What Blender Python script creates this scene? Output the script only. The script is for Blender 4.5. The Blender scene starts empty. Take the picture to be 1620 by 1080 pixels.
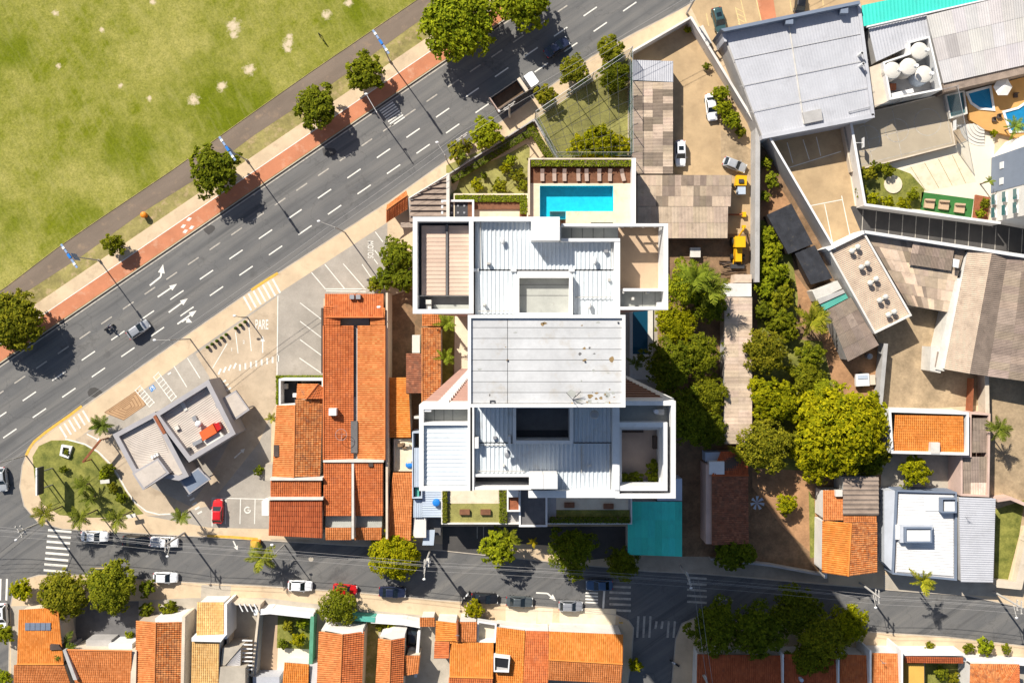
import bpy, math, random
import numpy as np
from mathutils import Vector, Matrix
random.seed(7)
R = random.random
def U(a, b): return a + (b - a) * random.random()
scn = bpy.context.scene
COL = scn.collection

# ---------------------------------------------------------------- camera, sky, sun, exposure
CAMH, KPX, NX, NY = 150.7, 169.5 / 1620, 812.0, 508.0     # camera height, metres per pixel on the ground, nadir in the photograph
cam = bpy.data.cameras.new("camera"); cam_o = bpy.data.objects.new("camera", cam); COL.objects.link(cam_o)
cam.sensor_width = 36; cam.lens = 36 * CAMH / 169.5; cam.clip_end = 5000
cam.shift_x = (810 - NX) / 1620; cam.shift_y = (NY - 540) / 1620
cam_o.location = (0, 0, CAMH); cam_o.rotation_euler = (0, 0, 0); scn.camera = cam_o
SUN_EL = math.radians(39.5); SDX, SDY = 0.585, -0.811            # the way shadows fall on the ground
w = bpy.data.worlds.new("World"); scn.world = w; w.use_nodes = True
sky = w.node_tree.nodes.new("ShaderNodeTexSky"); sky.sky_type = 'NISHITA'; sky.sun_disc = False
sky.sun_elevation = SUN_EL; sky.sun_rotation = math.atan2(-SDX, -SDY)
w.node_tree.links.new(sky.outputs[0], w.node_tree.nodes["Background"].inputs[0])
w.node_tree.nodes["Background"].inputs[1].default_value = 0.07
sun = bpy.data.lights.new("sun", 'SUN'); sun.energy = 5.0; sun.angle = math.radians(0.5); sun.color = (1, 0.94, 0.84)
sun_o = bpy.data.objects.new("sun", sun); COL.objects.link(sun_o); sun_o.location = (-60, 80, 90)
sd = Vector((SDX * math.cos(SUN_EL), SDY * math.cos(SUN_EL), -math.sin(SUN_EL)))
sun_o.rotation_euler = sd.to_track_quat('-Z', 'Y').to_euler()
scn.view_settings.view_transform = 'Standard'; scn.view_settings.look = 'None'
scn.view_settings.exposure = 0.66; scn.view_settings.gamma = 1

# ---------------------------------------------------------------- helpers
def W(px, py, h=0.0):
    s = (CAMH - h) / CAMH * KPX
    return Vector(((px - NX) * s, (NY - py) * s, h))
def WP(pts, h=0.0): return [(W(x, y, h).x, W(x, y, h).y) for x, y in pts]
def rect(x0, y0, x1, y1): return [(x0, y0), (x1, y0), (x1, y1), (x0, y1)]
def area(p): return sum(p[i][0] * p[(i + 1) % len(p)][1] - p[(i + 1) % len(p)][0] * p[i][1] for i in range(len(p))) / 2
def ccw(p): return list(p) if area(p) > 0 else list(p)[::-1]
def offset(p, d):
    p = ccw(p); n = len(p); out = []
    for i in range(n):
        a, b, c = Vector(p[i - 1]), Vector(p[i]), Vector(p[(i + 1) % n])
        e1 = (b - a).normalized(); e2 = (c - b).normalized()
        n1 = Vector((-e1.y, e1.x)); n2 = Vector((-e2.y, e2.x))
        m = n1 + n2; k = m.dot(n1)
        m = m / k if abs(k) > .25 else n1
        out.append((b.x + m.x * d, b.y + m.y * d))
    return out

class MB:
    def __init__(s): s.v = []; s.f = []; s.t = []; s.m = []; s.mi = 0
    def poly(s, pts, tone=.5):
        i = len(s.v); s.v += [tuple(p) for p in pts]; s.f.append(tuple(range(i, i + len(pts)))); s.t.append(tone); s.m.append(s.mi)
    def prism(s, p, z0, z1, top=True, bot=False, sides=True, tone=.5):
        p = ccw(p); n = len(p)
        if sides:
            for i in range(n):
                a, b = p[i], p[(i + 1) % n]
                s.poly([(a[0], a[1], z0), (b[0], b[1], z0), (b[0], b[1], z1), (a[0], a[1], z1)], tone)
        if top: s.poly([(x, y, z1) for x, y in p], tone)
        if bot: s.poly([(x, y, z0) for x, y in p[::-1]], tone)
        return s
    def ring(s, p, t, z0, z1, tone=.5):
        a = ccw(p); b = offset(a, t); n = len(a)
        for i in range(n):
            j = (i + 1) % n
            s.poly([(*a[i], z0), (*a[j], z0), (*a[j], z1), (*a[i], z1)], tone)
            s.poly([(*b[j], z0), (*b[i], z0), (*b[i], z1), (*b[j], z1)], tone)
            s.poly([(*a[i], z1), (*a[j], z1), (*b[j], z1), (*b[i], z1)], tone)
        return s
    def box(s, x0, y0, z0, x1, y1, z1, tone=.5):
        return s.prism([(x0, y0), (x1, y0), (x1, y1), (x0, y1)], z0, z1, True, True, tone=tone)
    def tube(s, a, b, r, n=6, r2=None, caps=True, tone=.5):
        a, b = Vector(a), Vector(b); r2 = r if r2 is None else r2
        d = (b - a).normalized(); u = d.orthogonal().normalized(); v = d.cross(u)
        A = [a + (u * math.cos(k * 2 * math.pi / n) + v * math.sin(k * 2 * math.pi / n)) * r for k in range(n)]
        B = [b + (u * math.cos(k * 2 * math.pi / n) + v * math.sin(k * 2 * math.pi / n)) * r2 for k in range(n)]
        for k in range(n): s.poly([A[k], A[(k + 1) % n], B[(k + 1) % n], B[k]], tone)
        if caps: s.poly(A[::-1], tone); s.poly(B, tone)
        return s
    def dome(s, c, rx, ry, rz, nu=10, nv=4, z0=0, tone=.5):
        rows = []
        for j in range(nv + 1):
            th = math.pi / 2 * j / nv
            rows.append([(c[0] + rx * math.cos(th) * math.cos(2 * math.pi * k / nu), c[1] + ry * math.cos(th) * math.sin(2 * math.pi * k / nu), c[2] + rz * math.sin(th)) for k in range(nu)])
        for j in range(nv):
            for k in range(nu):
                q = [rows[j][k], rows[j][(k + 1) % nu], rows[j + 1][(k + 1) % nu], rows[j + 1][k]]
                s.poly(q if j < nv - 1 else q[:2] + [rows[nv][0]], tone)
        return s
    def build(s, name, mat, parent=None, smooth=False):
        off = root_loc(parent); me = bpy.data.meshes.new(name)
        me.from_pydata([(x - off[0], y - off[1], z - off[2]) for x, y, z in s.v], [], s.f)
        at = me.attributes.new('tone', 'FLOAT', 'FACE'); at.data.foreach_set('value', s.t)
        for m_ in (mat if isinstance(mat, (list, tuple)) else [mat]): me.materials.append(M[m_] if isinstance(m_, str) else m_)
        if any(s.m): me.polygons.foreach_set('material_index', s.m)
        if smooth: me.polygons.foreach_set('use_smooth', [True] * len(s.f))
        o = bpy.data.objects.new(name, me); COL.objects.link(o); o.parent = parent
        return o

def root_loc(o):
    v = Vector((0, 0, 0))
    while o is not None: v += o.location; o = o.parent
    return v
def raw(name, V, F, T, mat, parent=None, smooth=False):
    """a mesh from numpy arrays, V in world space"""
    off = np.array(root_loc(parent)); me = bpy.data.meshes.new(name)
    me.from_pydata((np.asarray(V) - off).tolist(), [], [tuple(f) for f in np.asarray(F).tolist()])
    at = me.attributes.new('tone', 'FLOAT', 'FACE'); at.data.foreach_set('value', np.asarray(T, dtype=np.float32))
    me.materials.append(M[mat])
    if smooth: me.polygons.foreach_set('use_smooth', [True] * len(F))
    o = bpy.data.objects.new(name, me); COL.objects.link(o); o.parent = parent
    return o
def tag(o, label, cat, group=None):
    o['label'] = label; o['category'] = cat
    if group: o['group'] = group
    return o
def thing(name, label, cat, loc=(0, 0, 0), group=None, rz=0):
    o = bpy.data.objects.new(name, None); COL.objects.link(o); o.location = loc; o.rotation_euler = (0, 0, rz)
    o.empty_display_size = .3
    return tag(o, label, cat, group)
def struct(o): o['kind'] = 'structure'; return o
def patch(name, pts, mat, lvl=1, base=.12):
    p = ccw(WP(pts)); m = MB(); m.poly([(x, y, base + .004 * lvl) for x, y in p])
    return struct(m.build(name, mat))
def ctr(pts, h=0):
    c = WP(pts, h); return Vector((sum(a for a, _ in c) / len(c), sum(b for _, b in c) / len(c), .12))
def dup(root, loc, rz=0, label=None, group=None, scale=None):
    r = root.copy(); COL.objects.link(r); r.location = loc; r.rotation_euler = (0, 0, rz)
    if scale: r.scale = scale
    if label: r['label'] = label
    if group: r['group'] = group
    for ch in list(root.children):
        c = ch.copy(); COL.objects.link(c); c.parent = r
        for g in list(ch.children):
            d = g.copy(); COL.objects.link(d); d.parent = c
    return r

# ---------------------------------------------------------------- materials
M = {}
def nodes(name):
    m = bpy.data.materials.new(name); m.use_nodes = True; nt = m.node_tree; nt.nodes.clear()
    out = nt.nodes.new("ShaderNodeOutputMaterial"); b = nt.nodes.new("ShaderNodeBsdfPrincipled")
    nt.links.new(b.outputs[0], out.inputs[0]); M[name] = m
    return m, nt, b, out
def noise(nt, scale, detail=4, rough=.6, vec=None, stretch=None, rot=0):
    n = nt.nodes.new("ShaderNodeTexNoise"); n.inputs['Scale'].default_value = scale; n.inputs['Detail'].default_value = detail; n.inputs['Roughness'].default_value = rough
    if vec is None: vec = nt.nodes.new("ShaderNodeNewGeometry").outputs['Position']
    if stretch or rot:
        mp = nt.nodes.new("ShaderNodeMapping"); mp.vector_type = 'TEXTURE'; nt.links.new(vec, mp.inputs[0])
        mp.inputs['Rotation'].default_value = (0, 0, rot); mp.inputs['Scale'].default_value = stretch or (1, 1, 1); vec = mp.outputs[0]
    nt.links.new(vec, n.inputs['Vector'])
    return n.outputs['Fac']
def ramp(nt, fac, lo, hi, a=0., b=1.):
    n = nt.nodes.new("ShaderNodeMapRange"); n.inputs[1].default_value = lo; n.inputs[2].default_value = hi; n.inputs[3].default_value = a; n.inputs[4].default_value = b
    n.clamp = True; nt.links.new(fac, n.inputs[0]); return n.outputs[0]
def mixc(nt, fac, a, b, mode='MIX'):
    n = nt.nodes.new("ShaderNodeMix"); n.data_type = 'RGBA'; n.blend_type = mode
    if isinstance(fac, (int, float)): n.inputs[0].default_value = fac
    else: nt.links.new(fac, n.inputs[0])
    for i, c in ((6, a), (7, b)):
        if isinstance(c, (tuple, list)): n.inputs[i].default_value = (*c[:3], 1)
        else: nt.links.new(c, n.inputs[i])
    return n.outputs[2]
def attr(nt, name='tone'):
    a = nt.nodes.new("ShaderNodeAttribute"); a.attribute_name = name; return a.outputs['Fac']
def objcol(nt, c):
    o = nt.nodes.new("ShaderNodeObjectInfo"); return mixc(nt, 1., c, o.outputs['Color'], 'MULTIPLY')
def sc(c, k): return tuple(min(1, x * k) for x in c)
def mat(name, col, rough=.85, var=.22, scale=.6, fine=9., tone=.0, col2=None, stain=None, stain_amt=(.58, .75), spec=.3, metal=0, bump=0, stretch=None, rot=0):
    """base colour with large and fine variation, per-face tone and patches of stain"""
    m, nt, b, out = nodes(name)
    c = mixc(nt, ramp(nt, noise(nt, scale, 5, .65, stretch=stretch, rot=rot), .32, .68), sc(col, 1 - var), sc(col2 or col, 1 + var * .6))
    if fine: c = mixc(nt, ramp(nt, noise(nt, fine, 3, .7), .3, .7, 0, 1), sc((1, 1, 1), 1 - var * .55), (1, 1, 1), 'MIX') if False else mixc(nt, .9, c, mixc(nt, ramp(nt, noise(nt, fine, 3, .7), .3, .7), sc((1, 1, 1), 1 - var * .8), (1, 1, 1)), 'MULTIPLY')
    if stain: c = mixc(nt, ramp(nt, noise(nt, scale * 1.7, 6, .7), *stain_amt), c, stain)
    if tone: c = mixc(nt, 1., c, mixc(nt, attr(nt), sc((1, 1, 1), 1 - tone), (1, 1, 1)), 'MULTIPLY')
    c = objcol(nt, c)
    nt.links.new(c, b.inputs['Base Color']); b.inputs['Roughness'].default_value = rough; b.inputs['Specular IOR Level'].default_value = spec; b.inputs['Metallic'].default_value = metal
    if bump:
        bp = nt.nodes.new("ShaderNodeBump"); bp.inputs['Strength'].default_value = bump; bp.inputs['Distance'].default_value = .05
        nt.links.new(noise(nt, fine or 8, 4, .7), bp.inputs['Height']); nt.links.new(bp.outputs[0], b.inputs['Normal'])
    return m
AV = math.atan2(.563, .826)      # the avenue's direction
mat('earth', (.22, .16, .10), var=.3, scale=.2)
mat('pave', (.595, .455, .300), var=.16, scale=.25, stain=(.36, .27, .18), stain_amt=(.55, .8))
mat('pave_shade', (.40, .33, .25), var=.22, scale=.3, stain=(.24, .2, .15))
mat('concrete', (.42, .37, .30), var=.18, scale=.4, stain=(.28, .25, .2))
mat('lot', (.375, .335, .285), var=.2, scale=.16, fine=5, stain=(.25, .225, .19), stain_amt=(.5, .78))
mat('lot_tan', (.50, .395, .28), var=.2, scale=.2, stain=(.30, .23, .16), stain_amt=(.52, .76))
mat('yard_tan', (.47, .335, .19), var=.18, scale=.25, stain=(.33, .23, .13), stain_amt=(.5, .75))
mat('dirt', (.27, .165, .09), var=.4, scale=.35, fine=3, stain=(.13, .09, .05), stain_amt=(.5, .7), bump=.4)
mat('dirt_red', (.40, .22, .11), var=.35, scale=.3, fine=3, stain=(.20, .12, .06), stain_amt=(.55, .75), bump=.4)
mat('dirt_pale', (.42, .31, .19), var=.35, scale=.22, fine=2.5, stain=(.22, .165, .10), stain_amt=(.5, .7))
mat('bike', (.50, .195, .10), var=.16, scale=.3, stain=(.55, .33, .22), stain_amt=(.55, .8))
mat('path', (.19, .145, .11), var=.2, scale=.3, stain=(.27, .19, .125), stain_amt=(.56, .74), stretch=(4, 1, 1), rot=AV)
mat('verge', (.30, .255, .085), var=.35, scale=.4, fine=3, stain=(.42, .30, .17), stain_amt=(.52, .72), bump=.5)
mat('grass', (.155, .18, .028), var=.35, scale=.5, fine=4, col2=(.24, .23, .05), bump=.5)
mat('grass_pale', (.30, .28, .085), var=.3, scale=.5, fine=4, bump=.5)
mat('turf', (.035, .15, .035), var=.15)
mat('kerb', (.46, .40, .33), var=.2)
mat('kerb_dark', (.10, .09, .08), var=.3)
mat('paint', (.72, .69, .62), rough=.7, var=.14, scale=1.5, stain=(.36, .34, .31), stain_amt=(.60, .82))
mat('paint_worn', (.46, .42, .36), rough=.8, var=.25, scale=1.2, stain=(.20, .19, .18), stain_amt=(.5, .7))
mat('paint_yellow', (.66, .40, .06), rough=.7, var=.22, scale=1.2, stain=(.45, .36, .2))
mat('paint_cream', (.66, .50, .24), rough=.7, var=.2, scale=1.2)
mat('paint_blue', (.08, .25, .55), rough=.7)
mat('paver_brown', (.44, .275, .15), var=.15, tone=.0)
mat('paver_dark', (.25, .145, .075), var=.15)
mat('white', (.68, .675, .665), rough=.6, var=.10, scale=.5, stain=(.46, .44, .41), stain_amt=(.60, .82))
mat('white_old', (.60, .57, .515), rough=.7, var=.14, scale=.5, stain=(.42, .39, .35), stain_amt=(.56, .8))
mat('white_metal', (.60, .645, .675), rough=.5, var=.12, scale=.3, fine=5, stain=(.43, .43, .41), stain_amt=(.57, .80), stretch=(1, 3, 1))
mat('slab', (.36, .365, .335), var=.12, scale=.8, stain=(.22, .22, .20), stain_amt=(.6, .8))
mat('slab_dark', (.14, .135, .135), var=.2, scale=.8)
mat('roof_panel', (.53, .53, .53), var=.13, scale=.35, fine=3, stain=(.43, .40, .36), stain_amt=(.54, .72), tone=.12)
mat('rust_stain', (.30, .20, .09), var=.4, scale=2)
mat('terrace_tile', (.47, .335, .22), var=.1, scale=.5)
mat('terrace_brown', (.40, .31, .255), var=.12, scale=.5)
mat('tan_panel', (.60, .44, .34), var=.1, scale=.5, tone=.2)
mat('facade_pink', (.47, .28, .23), var=.12, scale=.4)
mat('wall_cream', (.60, .51, .40), var=.15, scale=.3, stain=(.38, .32, .25))
mat('wall_grey', (.40, .385, .37), var=.18, scale=.3, stain=(.26, .25, .235))
mat('wall_white', (.64, .61, .57), var=.12, scale=.3, stain=(.48, .44, .39))
mat('wall_pink', (.56, .40, .33), var=.15, scale=.3)
mat('wall_yellow', (.62, .37, .08), var=.1, scale=.3)
mat('teal', (.05, .58, .47), rough=.55, var=.08, scale=.3, stain=(.05, .44, .37), stain_amt=(.55, .75))
mat('teal_wall', (.08, .34, .28), var=.15)
mat('green_wall', (.10, .30, .19), var=.2)
mat('sheet', (.56, .44, .335), var=.2, scale=.5, fine=6, stain=(.28, .21, .16), stain_amt=(.55, .78))
mat('sheet_dark', (.29, .225, .18), var=.25, scale=.5, fine=6, stain=(.14, .11, .09), stain_amt=(.55, .78))
mat('sheet_grey', (.445, .45, .48), var=.10, scale=.25, fine=4, stain=(.34, .34, .36), stain_amt=(.55, .8))
mat('sheet_white', (.50, .48, .475), var=.10, scale=.4, fine=4, stain=(.50, .47, .45))
mat('blue_metal', (.42, .48, .56), rough=.5, var=.1, scale=.4)
mat('pale_grey', (.47, .49, .53), rough=.6, var=.1, scale=.4)
mat('blue_grey', (.17, .205, .27), rough=.6, var=.1, scale=.4)
mat('black_sheet', (.035, .037, .045), var=.35, scale=.8, stain=(.08, .07, .055), stain_amt=(.58, .8))
mat('ff_grey', (.34, .325, .335), rough=.6, var=.1)
mat('ff_light', (.50, .44, .385), rough=.7, var=.12, scale=.6, stain=(.38, .32, .27))
mat('orange_box', (.68, .115, .03), rough=.5, var=.08)
mat('wood', (.235, .105, .055), var=.25, scale=1.5, tone=.3)
mat('wood_dark', (.085, .06, .05), var=.25)
mat('timber', (.30, .19, .11), var=.3, tone=.4)
mat('metal', (.36, .36, .37), rough=.45, metal=.5, var=.1)
mat('steel_dark', (.05, .05, .055), rough=.5, var=.1)
mat('pole', (.42, .40, .37), var=.15)
mat('lamp_blue', (.22, .31, .48), rough=.5, var=.1)
mat('rust', (.30, .10, .045), var=.25, scale=1.5)
mat('yellow_machine', (.74, .40, .01), rough=.4, var=.08)
mat('blue_plastic', (.02, .18, .55), rough=.35, var=.1)
mat('umbrella', (.78, .76, .72), var=.05)
mat('deck_orange', (.55, .30, .10), var=.12, scale=.4)
mat('stone_cream', (.66, .575, .43), var=.12, scale=.5, stain=(.54, .43, .28), stain_amt=(.52, .75))
mat('patio_white', (.66, .60, .48), var=.06, scale=.3)
mat('court', (.40, .335, .245), var=.12, scale=.25, stain=(.30, .25, .18))
mat('plastic_black', (.02, .02, .022), rough=.4, var=.1)
mat('plastic_orange', (.70, .22, .015), rough=.45, var=.1)
mat('cloth_dark', (.03, .032, .04), var=.15)
mat('cloth_blue', (.04, .06, .11), var=.15)
mat('skin', (.35, .2, .13), var=.05)
mat('wire', (.30, .29, .28), rough=.5, var=.02)
mat('wire_dark', (.06, .06, .06), rough=.5, var=.02)
mat('bark', (.14, .10, .07), var=.3, scale=2)
mat('solar', (.16, .19, .25), rough=.2, var=.1, spec=.6)
mat('glass_dark', (.012, .018, .022), rough=.08, var=.05, fine=0, spec=.7)
mat('glass_teal', (.05, .13, .14), rough=.1, var=.1, fine=0, spec=.7)
mat('tyre', (.02, .02, .02), rough=.8, var=.1)
mat('lamp_clear', (.72, .72, .70), rough=.2, var=.02, fine=0)
mat('lamp_red', (.45, .02, .02), rough=.25, var=.02, fine=0)
mat('pool_paint', (.03, .56, .68), rough=.5, var=.13, scale=1.3, fine=3)
mat('pool_shaded', (.008, .05, .085), rough=.5, var=.08, scale=.8)  # lap pool basin, the shade over it put into a darker blue
mat('pool_dark', (.03, .20, .38), rough=.5, var=.08, scale=.8)
mat('pebbles', (.62, .60, .55), var=.3, fine=6)
def tilemat(name, c1, c2, dirt, amt=(.55, .78)):
    m, nt, b, out = nodes(name)
    c = mixc(nt, attr(nt), c1, c2)
    c = mixc(nt, .85, c, mixc(nt, ramp(nt, noise(nt, .35, 5, .65), .3, .7), (.66, .64, .64), (1, 1, 1)), 'MULTIPLY')
    c = mixc(nt, ramp(nt, noise(nt, 1.1, 6, .72), *amt), c, dirt)
    c = mixc(nt, ramp(nt, noise(nt, .22, 6, .75), .60, .78, 0, .55), c, sc(dirt, .55))
    c = objcol(nt, c); nt.links.new(c, b.inputs['Base Color']); b.inputs['Roughness'].default_value = .85; b.inputs['Specular IOR Level'].default_value = .2
tilemat('tile_orange', (.49, .155, .042), (.66, .245, .082), (.42, .14, .05))
tilemat('tile_bright', (.58, .185, .030), (.72, .265, .060), (.50, .15, .03), (.62, .85))
tilemat('tile_rust', (.47, .122, .036), (.62, .190, .062), (.36, .125, .06), (.52, .76))
tilemat('tile_red', (.36, .085, .030), (.48, .125, .045), (.24, .08, .045))
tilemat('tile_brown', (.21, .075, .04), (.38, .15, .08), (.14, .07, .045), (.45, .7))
tilemat('tile_tan', (.58, .33, .115), (.72, .46, .19), (.40, .19, .06), (.60, .78))
tilemat('tile_old', (.46, .13, .03), (.62, .27, .10), (.20, .08, .04), (.48, .68))
def leafmat(name, c1, c2, trans=.25):
    m, nt, b, out = nodes(name)
    c = mixc(nt, attr(nt), c1, c2); c = objcol(nt, c)
    nt.links.new(c, b.inputs['Base Color']); b.inputs['Roughness'].default_value = .75; b.inputs['Specular IOR Level'].default_value = .06
    t = nt.nodes.new("ShaderNodeBsdfTranslucent"); nt.links.new(c, t.inputs[0])
    mx = nt.nodes.new("ShaderNodeMixShader"); mx.inputs[0].default_value = trans
    nt.links.new(b.outputs[0], mx.inputs[1]); nt.links.new(t.outputs[0], mx.inputs[2]); nt.links.new(mx.outputs[0], out.inputs[0])
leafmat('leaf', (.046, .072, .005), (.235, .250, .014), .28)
leafmat('leaf_palm', (.06, .095, .010), (.26, .27, .035))
leafmat('leaf_hedge', (.06, .10, .008), (.26, .30, .03))
def paintmat(name, col, rough=.3, metal=.0):
    m, nt, b, out = nodes(name); b.inputs['Base Color'].default_value = (*col, 1); b.inputs['Roughness'].default_value = rough
    b.inputs['Metallic'].default_value = metal; b.inputs['Coat Weight'].default_value = .6; b.inputs['Coat Roughness'].default_value = .08
for n_, c_, me_ in (('white', (.74, .75, .76), 0), ('silver', (.48, .49, .50), .35), ('red', (.52, .012, .014), 0), ('navy', (.018, .024, .055), .1), ('black', (.012, .012, .014), 0),
                    ('grey', (.10, .115, .12), .3), ('blue', (.05, .10, .19), .3), ('teal', (.045, .10, .105), .3), ('lightgrey', (.36, .37, .39), .4)):
    paintmat('car_' + n_, c_, .3, me_)
# water: lets the light through to the painted basin
m, nt, b, out = nodes('water'); nt.nodes.remove(b)
tr = nt.nodes.new("ShaderNodeBsdfTransparent"); tr.inputs[0].default_value = (.62, .95, 1, 1)
gl = nt.nodes.new("ShaderNodeBsdfGlossy"); gl.inputs['Roughness'].default_value = .06
bp = nt.nodes.new("ShaderNodeBump"); bp.inputs['Strength'].default_value = .25; bp.inputs['Distance'].default_value = .08
nt.links.new(noise(nt, 1.6, 3, .6), bp.inputs['Height']); nt.links.new(bp.outputs[0], gl.inputs['Normal'])
mx = nt.nodes.new("ShaderNodeMixShader"); mx.inputs[0].default_value = .035; nt.links.new(tr.outputs[0], mx.inputs[1]); nt.links.new(gl.outputs[0], mx.inputs[2]); nt.links.new(mx.outputs[0], out.inputs[0])
# netting and clear glass: partly see-through
def seethru(name, col, op, tint=(1, 1, 1)):
    m, nt, b, out = nodes(name); b.inputs['Base Color'].default_value = (*col, 1); b.inputs['Roughness'].default_value = .5
    tr = nt.nodes.new("ShaderNodeBsdfTransparent"); tr.inputs[0].default_value = (*tint, 1); mx = nt.nodes.new("ShaderNodeMixShader"); mx.inputs[0].default_value = op
    nt.links.new(tr.outputs[0], mx.inputs[1]); nt.links.new(b.outputs[0], mx.inputs[2]); nt.links.new(mx.outputs[0], out.inputs[0])
seethru('net_green', (.03, .16, .14), .32)
seethru('net_grey', (.25, .26, .26), .28)
seethru('glass', (.35, .5, .5), .25, (.8, .95, .95))
# asphalt: lane wear along the avenue
m, nt, b, out = nodes('asphalt')
c = mixc(nt, ramp(nt, noise(nt, .25, 5, .6), .35, .65), (.103, .102, .102), (.132, .129, .126))
c = mixc(nt, ramp(nt, noise(nt, .55, 4, .6, stretch=(22, 1, 1), rot=AV), .42, .66), c, (.165, .157, .146))
c = mixc(nt, ramp(nt, noise(nt, .16, 6, .7), .60, .72), c, (.080, .076, .072))
c = mixc(nt, ramp(nt, noise(nt, .8, 4, .6, stretch=(30, 1, 1), rot=AV), .54, .70), c, (.082, .081, .081))
vo = nt.nodes.new("ShaderNodeTexVoronoi"); vo.feature = 'DISTANCE_TO_EDGE'; vo.inputs['Scale'].default_value = .13
wp = nt.nodes.new("ShaderNodeTexNoise"); wp.inputs['Scale'].default_value = .5; wp.inputs['Detail'].default_value = 5
gp = nt.nodes.new("ShaderNodeNewGeometry"); nt.links.new(gp.outputs['Position'], wp.inputs['Vector'])
ad = nt.nodes.new("ShaderNodeVectorMath"); ad.operation = 'MULTIPLY_ADD'; nt.links.new(wp.outputs['Color'], ad.inputs[0]); ad.inputs[1].default_value = (5, 5, 0); nt.links.new(gp.outputs['Position'], ad.inputs[2]); nt.links.new(ad.outputs[0], vo.inputs['Vector'])
c = mixc(nt, ramp(nt, vo.outputs['Distance'], .004, .012, .28, 0), c, (.045, .044, .043))
c = mixc(nt, .9, c, mixc(nt, ramp(nt, noise(nt, 9, 3, .7), .3, .7), (.72, .72, .72), (1.05, 1.05, 1.05)), 'MULTIPLY')
nt.links.new(c, b.inputs['Base Color']); b.inputs['Roughness'].default_value = .8
m, nt, b, out = nodes('asphalt_dark')
c = mixc(nt, ramp(nt, noise(nt, .3, 5, .6), .35, .65), (.050, .047, .045), (.078, .071, .065))
c = mixc(nt, .9, c, mixc(nt, ramp(nt, noise(nt, 10, 2, .6), .3, .7), (.8, .8, .8), (1, 1, 1)), 'MULTIPLY')
nt.links.new(c, b.inputs['Base Color']); b.inputs['Roughness'].default_value = .8
# park lawn: mottled green and straw, bare sandy spots
m, nt, b, out = nodes('lawn')
g1 = ramp(nt, noise(nt, .075, 7, .68), .42, .60)
c = mixc(nt, g1, (.162, .180, .009), (.385, .342, .105))
c = mixc(nt, ramp(nt, noise(nt, .45, 6, .75, stretch=(2.2, 1, 1), rot=.9), .44, .68), c, (.300, .280, .070))
c = mixc(nt, ramp(nt, noise(nt, .05, 4, .6), .52, .64), c, (.132, .158, .006))
c = mixc(nt, .95, c, mixc(nt, ramp(nt, noise(nt, 3.2, 4, .75), .3, .7), (.52, .56, .48), (1.25, 1.22, 1.18)), 'MULTIPLY')
c = mixc(nt, ramp(nt, noise(nt, .9, 5, .7, stretch=(1, 5, 1), rot=.5), .50, .70, 0, .35), c, (.36, .325, .12))
c = mixc(nt, ramp(nt, noise(nt, 7., 3, .8), .35, .65, 0, .4), c, (.112, .130, .008))
pos = nt.nodes.new("ShaderNodeNewGeometry").outputs['Position']
dn = nt.nodes.new("ShaderNodeTexNoise"); dn.inputs['Scale'].default_value = 1.4; dn.inputs['Detail'].default_value = 6; dn.inputs['Roughness'].default_value = .75; nt.links.new(pos, dn.inputs['Vector'])
total = None
for (sx, sy, sr) in ((88, 22, 8), (162, 48, 6), (93, 105, 7), (191, 136, 6), (307, 159, 14), (351, 137, 12), (395, 110, 13), (370, 42, 17), (242, 3, 7), (456, 70, 13), (458, 58, 9), (517, 24, 11), (552, 5, 10), (455, 78, 10), (236, 156, 7), (370, 55, 11)):
    d = nt.nodes.new("ShaderNodeVectorMath"); d.operation = 'DISTANCE'; nt.links.new(pos, d.inputs[0]); p = W(sx, sy); d.inputs[1].default_value = (p.x, p.y, .126)
    r = ramp(nt, d.outputs['Value'], 0, sr * KPX * 1.6, .74, 0)
    if total is None: total = r
    else:
        q = nt.nodes.new("ShaderNodeMath"); q.operation = 'MAXIMUM'; nt.links.new(total, q.inputs[0]); nt.links.new(r, q.inputs[1]); total = q.outputs[0]
q = nt.nodes.new("ShaderNodeMath"); q.operation = 'ADD'; nt.links.new(total, q.inputs[0]); nt.links.new(dn.outputs['Fac'], q.inputs[1])
c = mixc(nt, ramp(nt, q.outputs[0], .88, 1.14), c, (.54, .44, .30))
nt.links.new(c, b.inputs['Base Color']); b.inputs['Roughness'].default_value = .95; b.inputs['Specular IOR Level'].default_value = .1
# ---------------------------------------------------------------- ground, roads, pavements
mb = MB(); mb.poly([(-1500, -1500, -.05), (1500, -1500, -.05), (1500, 1500, -.05), (-1500, 1500, -.05)]); struct(mb.build('ground', 'earth'))
mb = MB(); mb.poly([(-260, -200, 0), (260, -200, 0), (260, 200, 0), (-260, 200, 0)]); road = struct(mb.build('road', 'asphalt'))
def block(name, pts, mat):
    p = ccw(WP(pts)); m = MB(); m.prism(p, -.04, .12); o = struct(m.build(name, mat))
    k = MB(); k.ring(p, .16, -.02, .13); k.build('kerb', 'kerb', o); return o
def yup(x): return 508.6 - .68 * (x - 98.5)
def ylo(x): return 456.7 - .69 * (x - 400)
park = block('pavement', [(-500, yup(-500)), (0, yup(0)), (98.5, yup(98.5)), (400, yup(400)), (846, yup(846)), (1300, yup(1300)), (-500, -400)], 'verge')
blockB = block('pavement', [(1500, -230), (1110, -5), (1075, 15.6), (1000, 54), (935, 90), (617, 317), (400, 457), (129.7, 643.7), (75, 683), (46, 708), (35, 735), (31, 770), (38, 800), (60, 826), (100, 837), (420, 855), (700, 871), (900, 892), (1028, 904), (1114, 908), (1310, 925), (1430, 935), (1530, 942), (1620, 962), (2100, 1030), (2100, -230)], 'pave')
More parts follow.
